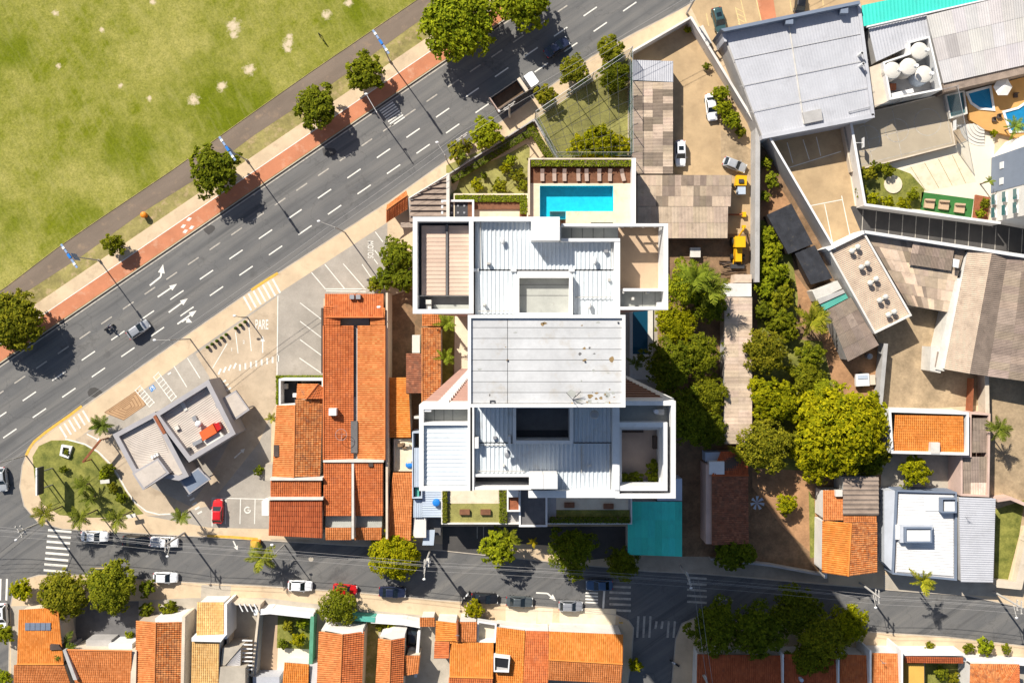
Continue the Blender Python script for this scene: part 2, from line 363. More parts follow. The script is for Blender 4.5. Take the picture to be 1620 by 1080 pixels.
blockC = block('pavement', [(14, 1300), (13, 1080), (16, 960), (23, 926), (45, 913), (62, 908), (130, 908), (228, 916), (410, 925), (571, 936), (695, 948), (846, 957), (924, 964), (975, 971), (995, 980), (1003, 992), (1000, 1040), (992, 1090), (975, 1300)], 'pave')
blockD = block('pavement', [(1085, 1300), (1062, 1080), (1068, 1010), (1078, 985), (1098, 976), (1200, 984), (1380, 998), (1500, 1006), (1620, 1020), (2100, 1080), (2100, 1300)], 'pave')
# park side
L0, L1 = -300, 1100
def band(name, d0, d1, mat, lvl): # a strip parallel to the upper kerb; d in pixels above it, measured vertically
    return patch(name, [(L0, yup(L0) - d0), (L1, yup(L1) - d0), (L1, yup(L1) - d1), (L0, yup(L0) - d1)], mat, lvl)
bike = band('cycle_lane', 3, 31, 'bike', 2)
sw = band('sidewalk', 31, 56, 'pave', 1)
pl = [(-300, 660), (10, 454), (90, 393), (163, 343), (272, 270), (400, 179), (491, 115), (575, 58), (659, 1), (900, -165)]
pr = [(900, -130), (720, -6), (667, 31), (530, 130), (400, 216), (308, 285), (223, 338), (130, 405), (39, 464), (-300, 700)]
patch('lawn', pl + [(900, -400), (-300, -400)], 'lawn', 1)
patch('path', pl + pr, 'path', 2)
e = MB()
for a, b in zip(pl[:-1], pl[1:]):
    a, b = W(*a), W(*b); e.tube((a.x, a.y, .13), (b.x, b.y, .13), .07, 4)
struct(e.build('path_edging', 'verge'))
# ---- painted lines
def stripe(p0, p1, wpx, mat, parent, name='lane_dash', z=.006):
    a, b = W(*p0), W(*p1); d = (b - a).normalized(); n = Vector((-d.y, d.x, 0)) * (wpx * KPX / 2)
    m = MB(); m.poly([(*(a - n).xy, z), (*(b - n).xy, z), (*(b + n).xy, z), (*(a + n).xy, z)]); return m.build(name, mat, parent)
def ave(x, f): return (x, yup(x) * (1 - f) + ylo(x) * f)
for f, x0, per, ln, mt in ((.294, 125.8 - 34.3 * 6, 34.3, 17, 'paint_worn'), (.527, 176 - 46.7 * 6, 46.7, 21, 'paint'), (.766, 238.6 - 46.7 * 7, 46.7, 21, 'paint')):
    x = x0
    while x < 1150:
        stripe(ave(x, f), ave(x + ln, f), 2.0, mt, road); x += per
stripe((L0, yup(L0) + 4.5), (L1, yup(L1) + 4.5), 1.8, 'paint_worn', road, 'edge_line')
stripe((L0, yup(L0) + 1.5), (L1, yup(L1) + 1.5), 2.2, 'kerb_dark', road, 'gutter', .004)
stripe((L0, yup(L0) - 31), (L1, yup(L1) - 31), 1.3, 'paint', bike, 'edge_line', .137)
for k in range(8):      # a small zebra in the park-side lane
    f = .06 + .034 * k; x = 601 + k * 2.6
    stripe(ave(x, f), ave(x + 21, f), 2.1, 'paint', road, 'crosswalk_stripe')
def arrow(tail, tip, wsh, wh, lh, mat, parent, z=.006, bend=None):
    t, p = W(*tail), W(*tip); m = MB(); k = KPX
    pts = [t, W(*bend) if bend else None, p]; pts = [q for q in pts if q is not None]
    d = (pts[-1] - pts[-2]).normalized(); n = Vector((-d.y, d.x, 0)); base = p - d * lh * k
    pts[-1] = base + d * .05
    for a, b in zip(pts[:-1], pts[1:]):
        dd = (b - a).normalized(); nn = Vector((-dd.y, dd.x, 0)) * wsh * k / 2
        m.poly([(*(a - nn).xy, z), (*(b - nn).xy, z), (*(b + nn).xy, z), (*(a + nn).xy, z)]); z += .0008
    m.poly([(*(base - n * wh * k / 2).xy, z), (*p.xy, z), (*(base + n * wh * k / 2).xy, z)])
    return m.build('arrow_marking', mat, parent)
arrow((237, 451.5), (258, 418), 2.6, 11, 14, 'paint', road, bend=(254, 438))
arrow((249.5, 469.7), (280, 449), 2.4, 9, 12, 'paint', road)
arrow((267, 494), (297, 472), 2.4, 9, 12, 'paint', road)
arrow((280.6, 512.5), (311, 491), 2.4, 9, 12, 'paint', road)
arrow((288, 509), (304, 510), 2.4, 9, 9, 'paint', road, z=.009, bend=(293, 505))
# bicycle symbol on the cycle lane
for dx, dy in ((-8, 2), (1, -9), (5, 4), (-5, 10)):
    x, y = 298 + dx, 356 + dy; m = MB(); m.poly([(*W(x - 4, y + 2).xy, .134), (*W(x + 1, y + 3).xy, .134), (*W(x + 5, y - 2).xy, .134), (*W(x, y - 3).xy, .134)]); m.build('cycle_marking', 'paint', bike)
# zebra stripes on the street corner and cross street
for k in range(9):
    y = 838 + k * 9; x0 = 76 - k * 1.0; stripe((x0, y), (x0 + 37, y + 3), 3.6, 'paint', road, 'crosswalk_stripe')
for k in range(5):
    y = 927 + k * 9.3; stripe((964, y), (998, y + 1.5), 3.6, 'paint_worn', road, 'crosswalk_stripe')
for k in range(5):
    stripe((1087, 913 + k * 9.5), (1118, 915 + k * 9.5), 3.4, 'paint_worn', road, 'crosswalk_stripe')
for k in range(7):
    x = 1010 + k * 9.6; stripe((x, 974 + (8 if k > 2 else 0)), (x - 2, 1008 - (14 if k in (3, 4) else 0)), 3.4, 'paint_worn', road, 'crosswalk_stripe')
for k in range(4): stripe((926, 937 + k * 5), (946, 938 + k * 5), 2.6, 'paint', road, 'crosswalk_stripe')
stripe((956, 934), (954, 964), 3.2, 'paint', road, 'stop_line')
for x in (1, 11): stripe((x, 915), (x - 1, 949), 3, 'paint', road, 'crosswalk_stripe')
arrow((848, 937), (880, 950), 2.4, 9, 11, 'paint', road, bend=(866, 938)); arrow((1160, 949), (1130, 946), 2, 8, 12, 'paint_worn', road)
arrow((369, 855), (376, 870), 2, 7, 7, 'paint', road)
for p0, p1 in (((143, 898), (168, 898)), ((143, 898), (143, 906))): stripe(p0, p1, 1.2, 'paint_cream', road, 'bay_line')
m = MB(); c = W(492, 884)
m.prism([(c.x + .42 * math.cos(t * .6283), c.y + .42 * math.sin(t * .6283)) for t in range(10)], .0, .012); m.build('manhole_cover', 'concrete', road)
m = MB(); c = W(370, 377)
for k in range(3):  # darker asphalt patches
    x0, y0 = ((330, 362), (520, 240), (150, 620))[k]; q = W(x0, y0); m = MB(); m.poly([(q.x + U(.9, 1.6) * math.cos(t * .785), q.y + U(.6, 1.1) * math.sin(t * .785), .0045) for t in range(8)]); m.build('asphalt_patch', 'asphalt_dark', road)

# ---- block B surfaces
lot = patch('parking_lot', [(158, 668), (300, 562), (441, 464), (613, 352), (613, 470), (512, 472), (512, 640), (430, 640), (428, 836), (332, 834), (232, 815), (170, 740), (120, 696)], 'lot', 1)
patch('driveway', [(120, 694), (150, 678), (190, 690), (240, 770), (300, 800), (330, 760), (395, 640), (432, 560), (436, 640), (410, 700), (330, 800), (260, 815), (232, 815), (205, 785), (180, 744), (150, 712)], 'lot_tan', 2)
patch('driveway', [(310, 560), (440, 468), (438, 640), (395, 655), (340, 610)], 'lot_tan', 3)
def curve_line(pts, wpx, mat, parent, name, z):
    m = MB(); q = [W(*p) for p in pts]; n = len(q); L = []; Rr = []
    for i in range(n):
        d = (q[min(i + 1, n - 1)] - q[max(i - 1, 0)]).normalized(); nn = Vector((-d.y, d.x, 0)) * wpx * KPX / 2; L.append(q[i] + nn); Rr.append(q[i] - nn)
    for i in range(n - 1): m.poly([(*Rr[i].xy, z), (*Rr[i + 1].xy, z), (*L[i + 1].xy, z), (*L[i].xy, z)])
    return m.build(name, mat, parent)
ZL = .145
gl_pts = [(54, 742), (52, 722), (62, 705), (82, 696), (110, 696), (135, 704), (155, 716), (172, 734), (186, 754), (198, 775), (212, 795), (228, 812), (190, 818), (140, 818), (95, 814), (68, 797), (57, 770)]
glawn = patch('lawn', gl_pts, 'grass', 4)
curve_line([(104, 694), (135, 702), (156, 714), (174, 732), (188, 752), (200, 774), (214, 794), (232, 808), (252, 813), (275, 812)], 2.2, 'paint', lot, 'kerb_line', ZL)
curve_line([(130, 642), (110, 657), (90, 671), (72, 684), (55, 698), (47, 709), (41, 722)], 4.2, 'paint_yellow', blockB, 'kerb_line', .137)
curve_line([(398, 459), (425, 441), (440, 432)], 4.2, 'paint_yellow', blockB, 'kerb_line', .137)
curve_line([(328, 847), (370, 849), (408, 852)], 4.2, 'paint_yellow', blockB, 'kerb_line', .137)
for k in range(6):
    x, y = 95 + k * 7.3, 674 - k * 5; stripe((x, y), (x + 11, y + 18), 3.1, 'paint', blockB, 'crosswalk_stripe', ZL)
for k in range(7):
    x, y = 386 + k * 7.6, 469 - k * 4.6; stripe((x, y), (x + 12, y + 22), 3.1, 'paint', blockB, 'crosswalk_stripe', ZL)
arrow((138, 686), (161, 698), 2, 7, 7, 'paint', lot, ZL); arrow((416, 558), (416, 531), 2, 7, 9, 'paint', lot, ZL)
arrow((371, 724), (388, 709), 2, 7, 7, 'paint', lot, ZL)
for k in range(8):
    x, y = 380 + k * 8.6, 581 - k * 2.0; stripe((x, y - 5), (x, y + 5), 3, 'paint', lot, 'give_way_dash', ZL)
for k in range(4): stripe((346 + k * 8, 592 - k * 3), (350 + k * 8, 583 - k * 3), 3, 'paint', lot, 'give_way_dash', ZL)
for k in range(3): stripe((350 + k * 4, 606 + k * 6), (358 + k * 4, 601 + k * 6), 3, 'paint', lot, 'give_way_dash', ZL)
for k in range(5): stripe((297 + k * 4, 784 + k * 7), (304 + k * 4, 780 + k * 7), 3, 'paint', lot, 'give_way_dash', ZL)
stripe((440, 468), (438, 645), 1.6, 'paint', lot, 'bay_line', ZL)
for p0, p1 in (((475, 479), (509, 505)), ((475, 508), (509, 534)), ((475, 537), (509, 562)), ((474, 566), (509, 590)), ((493, 431), (515, 457)), ((514, 418), (545, 456)), ((543, 417), (577, 456)), ((515, 457), (579, 457)), ((516, 460), (579, 461)),
               ((573, 418), (590, 443)), ((594, 367), (606, 383)), ((593, 396), (602, 408)), ((592, 410), (598, 418)), ((276, 579), (296, 612)), ((297, 566), (317, 598)), ((373, 525), (377, 559)), ((393, 506), (398, 555)), ((360, 543), (337, 582)),
               ((336, 787), (336, 832)), ((336, 787), (428, 789)), ((358, 789), (357, 828)), ((381, 789), (380, 828)), ((404, 789), (403, 828))):
    stripe(p0, p1, 1.4, 'paint', lot, 'bay_line', ZL)
for cx, cy, n in ((229, 627, 6), (261, 612, 7)):      # hatched boxes beside the disabled bay
    a = (cx - 11, cy - 13) if n == 6 else (cx - 14, cy - 19); b = (cx + 11, cy + 13) if n == 6 else (cx + 14, cy + 19)
    for dx in (-4, 5): stripe((a[0] + dx, a[1] - dx * .6), (b[0] + dx, b[1] - dx * .6), 1.2, 'paint', lot, 'bay_line', ZL)
    for k in range(n + 1):
        t = k / n; x, y = a[0] + (b[0] - a[0]) * t, a[1] + (b[1] - a[1]) * t; stripe((x - 4, y + 4), (x + 5, y - 5), 1.3, 'paint', lot, 'hatch_line', ZL + .001)
m = MB(); m.poly([(*W(x, y).xy, ZL) for x, y in ((236, 613), (243, 608), (247, 614), (240, 620))][::-1]); m.build('disabled_bay_symbol', 'paint_blue', lot)
m = MB(); q = W(241.5, 614)
for k in range(9):
    t0, t1 = k * .6 - 1, k * .6 - .4
    m.poly([(q.x + .26 * math.cos(t0), q.y + .26 * math.sin(t0), ZL + .002), (q.x + .36 * math.cos(t0), q.y + .36 * math.sin(t0), ZL + .002), (q.x + .36 * math.cos(t1), q.y + .36 * math.sin(t1), ZL + .002), (q.x + .26 * math.cos(t1), q.y + .26 * math.sin(t1), ZL + .002)])
m.poly([(q.x - .05, q.y, ZL + .003), (q.x + .05, q.y, ZL + .003), (q.x + .05, q.y + .45, ZL + .003), (q.x - .05, q.y + .45, ZL + .003)]); m.build('disabled_bay_symbol', 'paint', lot)
stripe((266, 592), (271, 589), 2.6, 'paint', lot, 'bay_mark', ZL)
def lettering(txt, px, py, size, rz, parent, sx=1.):
    c = bpy.data.curves.new('lettering', 'FONT'); c.body = txt; c.size = size; c.align_x = 'CENTER'; c.align_y = 'CENTER'; c.offset = .012 * size
    o = bpy.data.objects.new('lettering', c); COL.objects.link(o); p = W(px, py); o.location = (p.x, p.y, ZL + .002); o.rotation_euler = (0, 0, rz); o.scale = (sx, 1, 1)
    c.materials.append(M['paint']); o.parent = parent; return o
lettering('PARE', 414.5, 514, 2.3, 0, lot, .42); lettering('MOTOS', 586, 395, 1.35, -math.pi / 2, lot, .62)
lettering('1', 367, 553, .8, 0, lot); lettering('2', 386, 541, .8, 0, lot)
m = MB(); q = W(392, 806)
for k in range(15):
    t0, t1 = .9 + k * .36, .9 + (k + 1) * .36
    m.poly([(q.x + .38 * math.cos(t0), q.y + .38 * math.sin(t0), ZL + .002), (q.x + .58 * math.cos(t0), q.y + .58 * math.sin(t0), ZL + .002), (q.x + .58 * math.cos(t1), q.y + .58 * math.sin(t1), ZL + .002), (q.x + .38 * math.cos(t1), q.y + .38 * math.sin(t1), ZL + .002)])
m.poly([(q.x, q.y - .1, ZL + .002), (q.x + .3, q.y - .1, ZL + .002), (q.x + .3, q.y + .1, ZL + .002), (q.x, q.y + .1, ZL + .002)]); m.build('round_marking', 'paint', lot)
# brown tiled plot with nested triangles beside the pavement
tri = [(166, 652), (218, 617), (231, 640), (196, 664)]
plot = patch('paved_plot', tri, 'paver_brown', 3)
for k in range(5):
    c0 = (202, 644); f0 = 1 - k * .19
    P = [(c0[0] + (x - c0[0]) * f0, c0[1] + (y - c0[1]) * f0) for x, y in tri]
    for a, b in zip(P, P[1:] + P[:1]): stripe(a, b, 1.1, 'paver_dark', plot, 'joint_band', .139)
# garden of the tower, its walks
patch('lawn', [(706, 262), (838, 205), (838, 312), (706, 312)], 'grass_pale', 2)
patch('garden_walk', [(706, 285), (740, 252), (790, 232), (826, 210), (838, 222), (870, 250), (862, 258), (832, 228), (800, 246), (760, 262), (728, 282), (722, 300), (708, 312)], 'pave', 3)
patch('court_lawn', [(846, 190), (993, 92), (993, 256), (878, 256)], 'grass_pale', 2)
patch('side_yard', [(612, 470), (660, 455), (742, 455), (742, 640), (612, 700)], 'dirt', 2)
patch('side_walk', [(720, 490), (742, 490), (742, 600), (724, 640), (718, 640)], 'stone_cream', 4)
patch('planting_bed', [(700, 490), (719, 490), (716, 640), (700, 640)], 'grass', 4)
patch('yard', [(996, 92), (1088, 38), (1205, 215), (1194, 445), (1000, 445)], 'yard_tan', 3)
patch('planting_bed', [(1140, 205), (1192, 240), (1192, 280), (1140, 255)], 'dirt_pale', 4)
patch('work_yard', [(1004, 370), (1192, 370), (1192, 470), (1004, 470)], 'dirt', 4)
patch('dirt_yard', [(1004, 470), (1190, 440), (1196, 225), (1215, 240), (1312, 400), (1400, 560), (1412, 650), (1400, 780), (1300, 905), (1080, 900), (1004, 800)], 'dirt', 2)
patch('bare_ground', [(1190, 700), (1300, 740), (1300, 890), (1235, 830), (1190, 770)], 'dirt_red', 3)
patch('bare_ground', [(1196, 240), (1212, 262), (1255, 330), (1196, 350)], 'dirt_red', 3)
patch('bare_ground', [(1248, 420), (1285, 470), (1300, 520), (1270, 520), (1250, 460)], 'dirt_red', 3)
patch('bare_ground', [(1300, 520), (1388, 540), (1390, 650), (1310, 640)], 'dirt_red', 3)
patch('grass_strip', [(1279, 775), (1288, 790), (1291, 880), (1281, 882)], 'grass', 5)
patch('paved_yard', [(1205, 215), (1330, 190), (1352, 330), (1620, 372), (1700, 380), (1700, 520), (1320, 400)], 'yard_tan', 3)
patch('back_yard', [(1384, 500), (1520, 470), (1620, 600), (1700, 600), (1700, 830), (1560, 830), (1560, 640), (1400, 650)], 'dirt_pale', 3)
asp = patch('parking_strip', [(1348, 326), (1345, 328), (1362, 368), (1700, 425), (1700, 372), (1560, 352)], 'asphalt_dark', 4)
for k in range(13):
    x = 1365 + k * 21; stripe((x, 328 + k * 2.6 + 4), (x - 2, 366 + k * 3.1), 1.2, 'paint_worn', asp, 'bay_line', .145)
for p0, p1 in (((1245, 226), (1254, 258)), ((1270, 221), (1280, 253)), ((1291, 217), (1298, 247)), ((1240, 268), (1330, 240)), ((1275, 327), (1332, 316)), ((1304, 323), (1317, 386)), ((1331, 310), (1344, 372))):
    stripe(p0, p1, 1.3, 'paint', asp, 'bay_line', .145)
patch('courtyard', [(1395, 718), (1525, 718), (1525, 785), (1392, 790)], 'concrete', 3)
patch('lawn', [(1574, 805), (1620, 790), (1612, 845), (1594, 916), (1572, 917)], 'grass', 5)
toplot = patch('parking_lot', [(1092, 10), (1140, -40), (1400, -120), (1400, 10), (1145, 55), (1120, 70)], 'yard_tan', 4)
patch('red_paving', [(1196, -2), (1222, -8), (1228, 30), (1204, 36)], 'bike', 5)
for p0, p1 in (((1195, -5), (1204, 34)), ((1170, -6), (1180, 36)), ((1163, 12), (1170, 40)), ((1248, -8), (1252, 18)), ((1300, -10), (1302, 10)), ((1117, 22), (1121, 42))): stripe(p0, p1, 1.6, 'paint_cream', toplot, 'bay_line', .145)
for k in range(4): stripe((1164 + k, 14 + k * 8), (1176 + k, 20 + k * 8), 1.4, 'paint_cream', toplot, 'hatch_line', .146)
drv = patch('driveway', [(700, 832), (1000, 832), (1000, 878), (905, 888), (868, 862), (800, 858), (795, 882), (700, 869)], 'asphalt_dark', 2)
for x in (755, 765): stripe((x, 830), (x, 851), 1.2, 'paint_worn', drv, 'bay_line', .14)
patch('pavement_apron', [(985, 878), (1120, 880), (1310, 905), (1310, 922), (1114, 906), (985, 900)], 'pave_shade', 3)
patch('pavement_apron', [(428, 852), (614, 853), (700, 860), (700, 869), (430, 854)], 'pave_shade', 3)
patch('pavement_apron', [(1398, 908), (1575, 922), (1575, 943), (1430, 934), (1398, 930)], 'concrete', 3)
patch('lap_pool_terrace', [(990, 480), (1040, 480), (1040, 650), (990, 650)], 'concrete', 4)
patch('undergrowth', [(1198, 350), (1225, 345), (1252, 400), (1262, 470), (1258, 530), (1198, 530)], 'grass', 4); patch('undergrowth', [(1192, 530), (1300, 540), (1320, 620), (1400, 640), (1395, 750), (1195, 740)], 'grass', 4)
# bottom blocks
patch('house_plots', [(18, 958), (100, 955), (300, 945), (420, 945), (590, 965), (800, 985), (985, 1000), (985, 1200), (18, 1200)], 'concrete', 1)
patch('courtyard', [(120, 950), (220, 950), (220, 1030), (120, 1030)], 'slab_dark', 2)
patch('courtyard', [(408, 960), (446, 965), (440, 1070), (404, 1070)], 'terrace_tile', 2)
patch('garden_bed', [(440, 970), (497, 972), (495, 1026), (438, 1024)], 'grass', 3)
patch('patio', [(440, 1024), (494, 1026), (492, 1060), (438, 1070)], 'patio_white', 3)
patch('side_yard', [(576, 972), (600, 972), (596, 1090), (570, 1090)], 'verge', 2)
patch('house_plots', [(1100, 1028), (1376, 1030), (1700, 1040), (1700, 1200), (1100, 1200)], 'concrete', 1)
patch('garden_bed', [(1463, 1048), (1522, 1048), (1522, 1120), (1463, 1120)], 'grass', 2)
patch('tiled_apron', [(319, 924), (366, 926), (364, 950), (318, 948)], 'concrete', 2)
for x0, x1 in ((800, 850), (850, 875), (885, 975)): patch('forecourt', [(x0, 960), (x1, 962), (x1 - 2, 988), (x0, 984)], 'stone_cream', 2)

# ---------------------------------------------------------------- roof and building helpers
def skirt(root, P, mat, z0=.1, inset=.22, name='wall'):
    c = sum(P, Vector()) / len(P); m = MB(); Q = []
    for p in P:
        d = Vector((c.x - p.x, c.y - p.y, 0)); Q.append(p + d.normalized() * inset * 1.4 - Vector((0, 0, .08)))
    if area([(q.x, q.y) for q in Q]) < 0: Q = Q[::-1]
    for i in range(len(Q)):
        a, b = Q[i], Q[(i + 1) % len(Q)]; m.poly([(a.x, a.y, z0), (b.x, b.y, z0), b, a])
    return m.build(name, mat, root)
def quad_pts(q): return [W(*p) for p in q]
def bil(P, u, v):
    a, b, c, d = [np.array(p) for p in P]; u = u[..., None]; v = v[..., None]
    return a * (1 - u) * (1 - v) + b * u * (1 - v) + c * u * v + d * (1 - u) * v
def qnorm(P):
    n = (P[1] - P[0]).cross(P[3] - P[0]); n.normalize(); return n if n.z > 0 else -n
def tiled(root, q, mat='tile_orange', wall='wall_cream', pu=.34, pv=.42, ridge=True, z0=.1, rise=.085):
    """clay tiles, columns running from the edge a-b down to the edge d-c"""
    P = quad_pts(q); n = np.array(qnorm(P))
    nu = max(3, round(max((P[1] - P[0]).length, (P[2] - P[3]).length) / pu)); nv = max(3, round(max((P[3] - P[0]).length, (P[2] - P[1]).length) / pv))
    i, j = np.meshgrid(np.arange(nu), np.arange(nv), indexing='ij'); i = i.ravel(); j = j.ravel(); k = len(i)
    rng = np.random.default_rng(int(abs(q[0][0] * 7 + q[0][1] * 3)))
    jit = rng.normal(0, .006, k)
    V = []
    for du, dv, hh in ((0, 0, .0), (.5, 0, rise * .8), (1, 0, .0), (0, 1.04, .05), (.5, 1.04, .05 + rise), (1, 1.04, .05)):
        V.append(bil(P, (i + du) / nu, np.minimum((j + dv) / nv, 1.02)) + n * (hh + jit[:, None]))
    V = np.stack(V, 1).reshape(-1, 3); b = (np.arange(k) * 6)[:, None]
    F = np.concatenate([b + np.array([[0, 3, 4, 1]]), b + np.array([[1, 4, 5, 2]])], 1).reshape(-1, 4)
    T = np.repeat(np.clip(rng.normal(.5, .28, k) + (rng.random(k) < .04) * -.5, 0, 1), 2)
    flip = (P[1] - P[0]).cross(P[3] - P[0]).z > 0
    if flip: F = F[:, ::-1]
    o = raw('tile_roof', V, F, T, mat, root)
    u_ = MB(); u_.poly([p - Vector((0, 0, .04)) for p in P]); u_.build('roof_underlay', 'wood_dark', o)
    if ridge:
        r = MB(); d = Vector(n) * .07; r.tube(P[0] + d, P[1] + d, .13, 6, tone=.8); r.build('ridge_cap', mat, o)
    if wall: skirt(root, P, wall, z0)
    return o
def corr(root, q, mat, pitch=.36, amp=.07, wall=None, name='metal_roof', z0=.1, seam=None):
    """ribbed sheet, ribs running from the edge a-b to the edge d-c"""
    P = quad_pts(q); n = np.array(qnorm(P)); nu = max(2, round(max((P[1] - P[0]).length, (P[2] - P[3]).length) / pitch))
    us = []; hs = []
    for k in range(nu):
        for du, hh in ((0, 0), (.30, 0), (.45, 1), (.75, 1), (.9, 0)): us.append((k + du) / nu); hs.append(hh * amp)
    us.append(1.); hs.append(0); us = np.array(us); hs = np.array(hs); nv = 2
    V = np.concatenate([bil(P, us, np.full(len(us), v)) + n * hs[:, None] for v in (0., .5, 1.)]); L = len(us)
    F = []; T = []
    for v in range(nv):
        for k in range(L - 1): F.append((v * L + k, (v + 1) * L + k, (v + 1) * L + k + 1, v * L + k + 1)); T.append(.5)
    F = np.array(F)
    if (P[1] - P[0]).cross(P[3] - P[0]).z > 0: F = F[:, ::-1]
    o = raw(name, V, F, T, mat, root)
    if wall: skirt(root, P, wall, z0, .1)
    return o
def sheets(root, q, mat, su=1.05, sv=2.3, tones=(1, .55, .8, 1.12), wall='wall_grey', seed=1, wt=(.45, .2, .25, .1), name='roof_sheet'):
    """fibre cement sheets laid in rows, every sheet an object"""
    P = quad_pts(q); n = np.array(qnorm(P)); nu = max(1, round((P[1] - P[0]).length / su)); nv = max(1, round((P[3] - P[0]).length / sv))
    rng = np.random.default_rng(seed); flip = (P[1] - P[0]).cross(P[3] - P[0]).z > 0; w_ = 5; cur = tones[0]; prev = {}
    for j in range(nv):
        for i in range(nu):
            us = []; hs = []
            for k in range(w_):
                us += [(i + k / w_) / nu, (i + (k + .5) / w_) / nu]; hs += [0, .05]
            us.append((i + 1) / nu); hs.append(0); us = np.array(us); hs = np.array(hs) + .012 * (i % 2)
            V = np.concatenate([bil(P, us, np.full(len(us), v)) + n * (hs + up)[:, None] for v, up in ((j / nv, 0.), ((j + 1.03) / nv, .03))]); L = len(us)
            F = np.array([(k, L + k, L + k + 1, k + 1) for k in range(L - 1)])
            if flip: F = F[:, ::-1]
            o = raw(name, V, F, np.full(L - 1, .5), mat, root)
            if rng.random() < .6: cur = float(rng.choice(tones, p=wt))
            if i in prev and rng.random() < .22: cur = prev[i]
            prev[i] = cur; t = cur * rng.uniform(.94, 1.05); o.color = (t, t * rng.uniform(.97, 1.02), t * rng.uniform(.95, 1.03), 1)
    if wall: skirt(root, P, wall, .1, .15)
def flat(root, pts, h, wall='wall_white', roof='slab', drop=.5, t=.22, z0=.1, roofname='roof_slab'):
    p = WP(pts, h); MB().ring(p, t, z0, h).build('wall', wall, root)
    m = MB(); m.poly([(x, y, h - drop) for x, y in offset(p, t * .9)]); return m.build(roofname, roof, root)
def slabbox(root, pts, z0, z1, mat, name): return MB().prism(WP(pts, z1), z0, z1, True, True).build(name, mat, root)
def rooty(name, label, cat, pts, h=4, group=None): return thing(name, label, cat, ctr(pts, h), group)
def bwall(label, pts, h, mat, t=.2, name='boundary_wall', cat='wall', cap=None, z0=.08):
    q = [W(*p) for p in pts]; c = q[0]; r = thing(name, label, cat, (c.x, c.y, .1))
    m = MB(); k = MB(); h -= .006
    for a, b in zip(q[:-1], q[1:]):
        h += .006
        d = (b - a).normalized(); n = Vector((-d.y, d.x, 0)) * t / 2; e = d * t * .5
        P = [(a - n - e).xy, (b - n + e * .98).xy, (b + n + e * .98).xy, (a + n - e).xy]
        m.prism([tuple(p) for p in P], z0, h); n2 = n * 1.35
        P = [(a - n2 - e).xy, (b - n2 + e).xy, (b + n2 + e).xy, (a + n2 - e).xy]; k.prism([tuple(p) for p in P], h + .002, h + .07, True, True)
    m.build('wall', mat, r); k.build('coping', cap or mat, r); return r
# ---------------------------------------------------------------- the white tower
T, TC = 66.0, 72.0
tower = thing('apartment_tower', 'tall white apartment tower with two roof wings and a raised grey middle roof', 'tower', (W(850, 560, T).x, W(850, 560, T).y, .1))
def tb(x0, y0, x1, y1, z0, z1, mat='white', name='parapet', par=None):
    return MB().prism(WP(rect(x0, y0, x1, y1), z1), z0, z1, True, True).build(name, mat, par or tower)
def tring(x0, y0, x1, y1, t, z0, z1, mat='white', name='parapet'):
    return MB().ring(WP(rect(x0, y0, x1, y1), z1), t, z0, z1).build(name, mat, tower)
def tface(x0, y0, x1, y1, z, mat, name):
    m = MB(); m.poly([(x, y, z) for x, y in ccw(WP(rect(x0, y0, x1, y1), z))]); return m.build(name, mat, tower)
ZB = T - 3.3
up = [(654, 344), (887, 344), (887, 357), (1056, 357), (1056, 489), (982, 489), (982, 497), (746, 497), (746, 494), (654, 494)]
lo = [(664, 641), (746, 641), (746, 645), (974, 645), (974, 636), (1067, 636), (1067, 787), (840, 787), (840, 781), (746, 781), (746, 774), (664, 774)]
MB().prism(WP(up, T), .1, ZB).build('north_wing', 'facade_pink', tower)
MB().prism(WP(lo, T), .1, ZB).build('south_wing', 'facade_pink', tower)
MB().prism(WP(rect(742, 500, 987, 641), TC), .1, TC - .5).build('core', 'wall_white', tower)
# north wing, left: framed flat with tan overlapping boards
tring(653, 343, 749, 496, .42, ZB - .6, T); tface(658, 347, 745, 492, T - 2.0, 'slab_dark', 'roof_slab')
for x0, x1 in ((667, 705), (709.5, 744)):
    for k in range(17):
        y0 = 357 + k * 6.45; a = WP([(x0, y0), (x1, y0), (x1, y0 + 6.45), (x0, y0 + 6.45)], T - 1.1)
        m = MB(); z = (T - 1.10, T - 1.10, T - 1.065, T - 1.065); m.poly([(*a[i], z[i]) for i in (3, 2, 1, 0)], U(.3, 1)); m.poly([(*a[3], T - 1.3), (*a[2], T - 1.3), (*a[2], z[2]), (*a[3], z[3])], .2)
        m.build('roof_board', 'tan_panel', tower)
tb(705.5, 355, 708.5, 467, T - 1.6, T - .9, 'slab_dark', 'roof_gutter'); tb(664, 467, 744, 468.5, T - 2, T - 1.2, 'white_old', 'roof_edge')
tb(673, 474, 682, 481, T - 2, T - 1.0, 'white_old', 'roof_fan'); tb(674, 482, 682, 491, T - 2, T - 1.2, 'white_old', 'air_unit'); tface(686, 482, 745, 491, T - 1.95, 'slab', 'roof_slab')
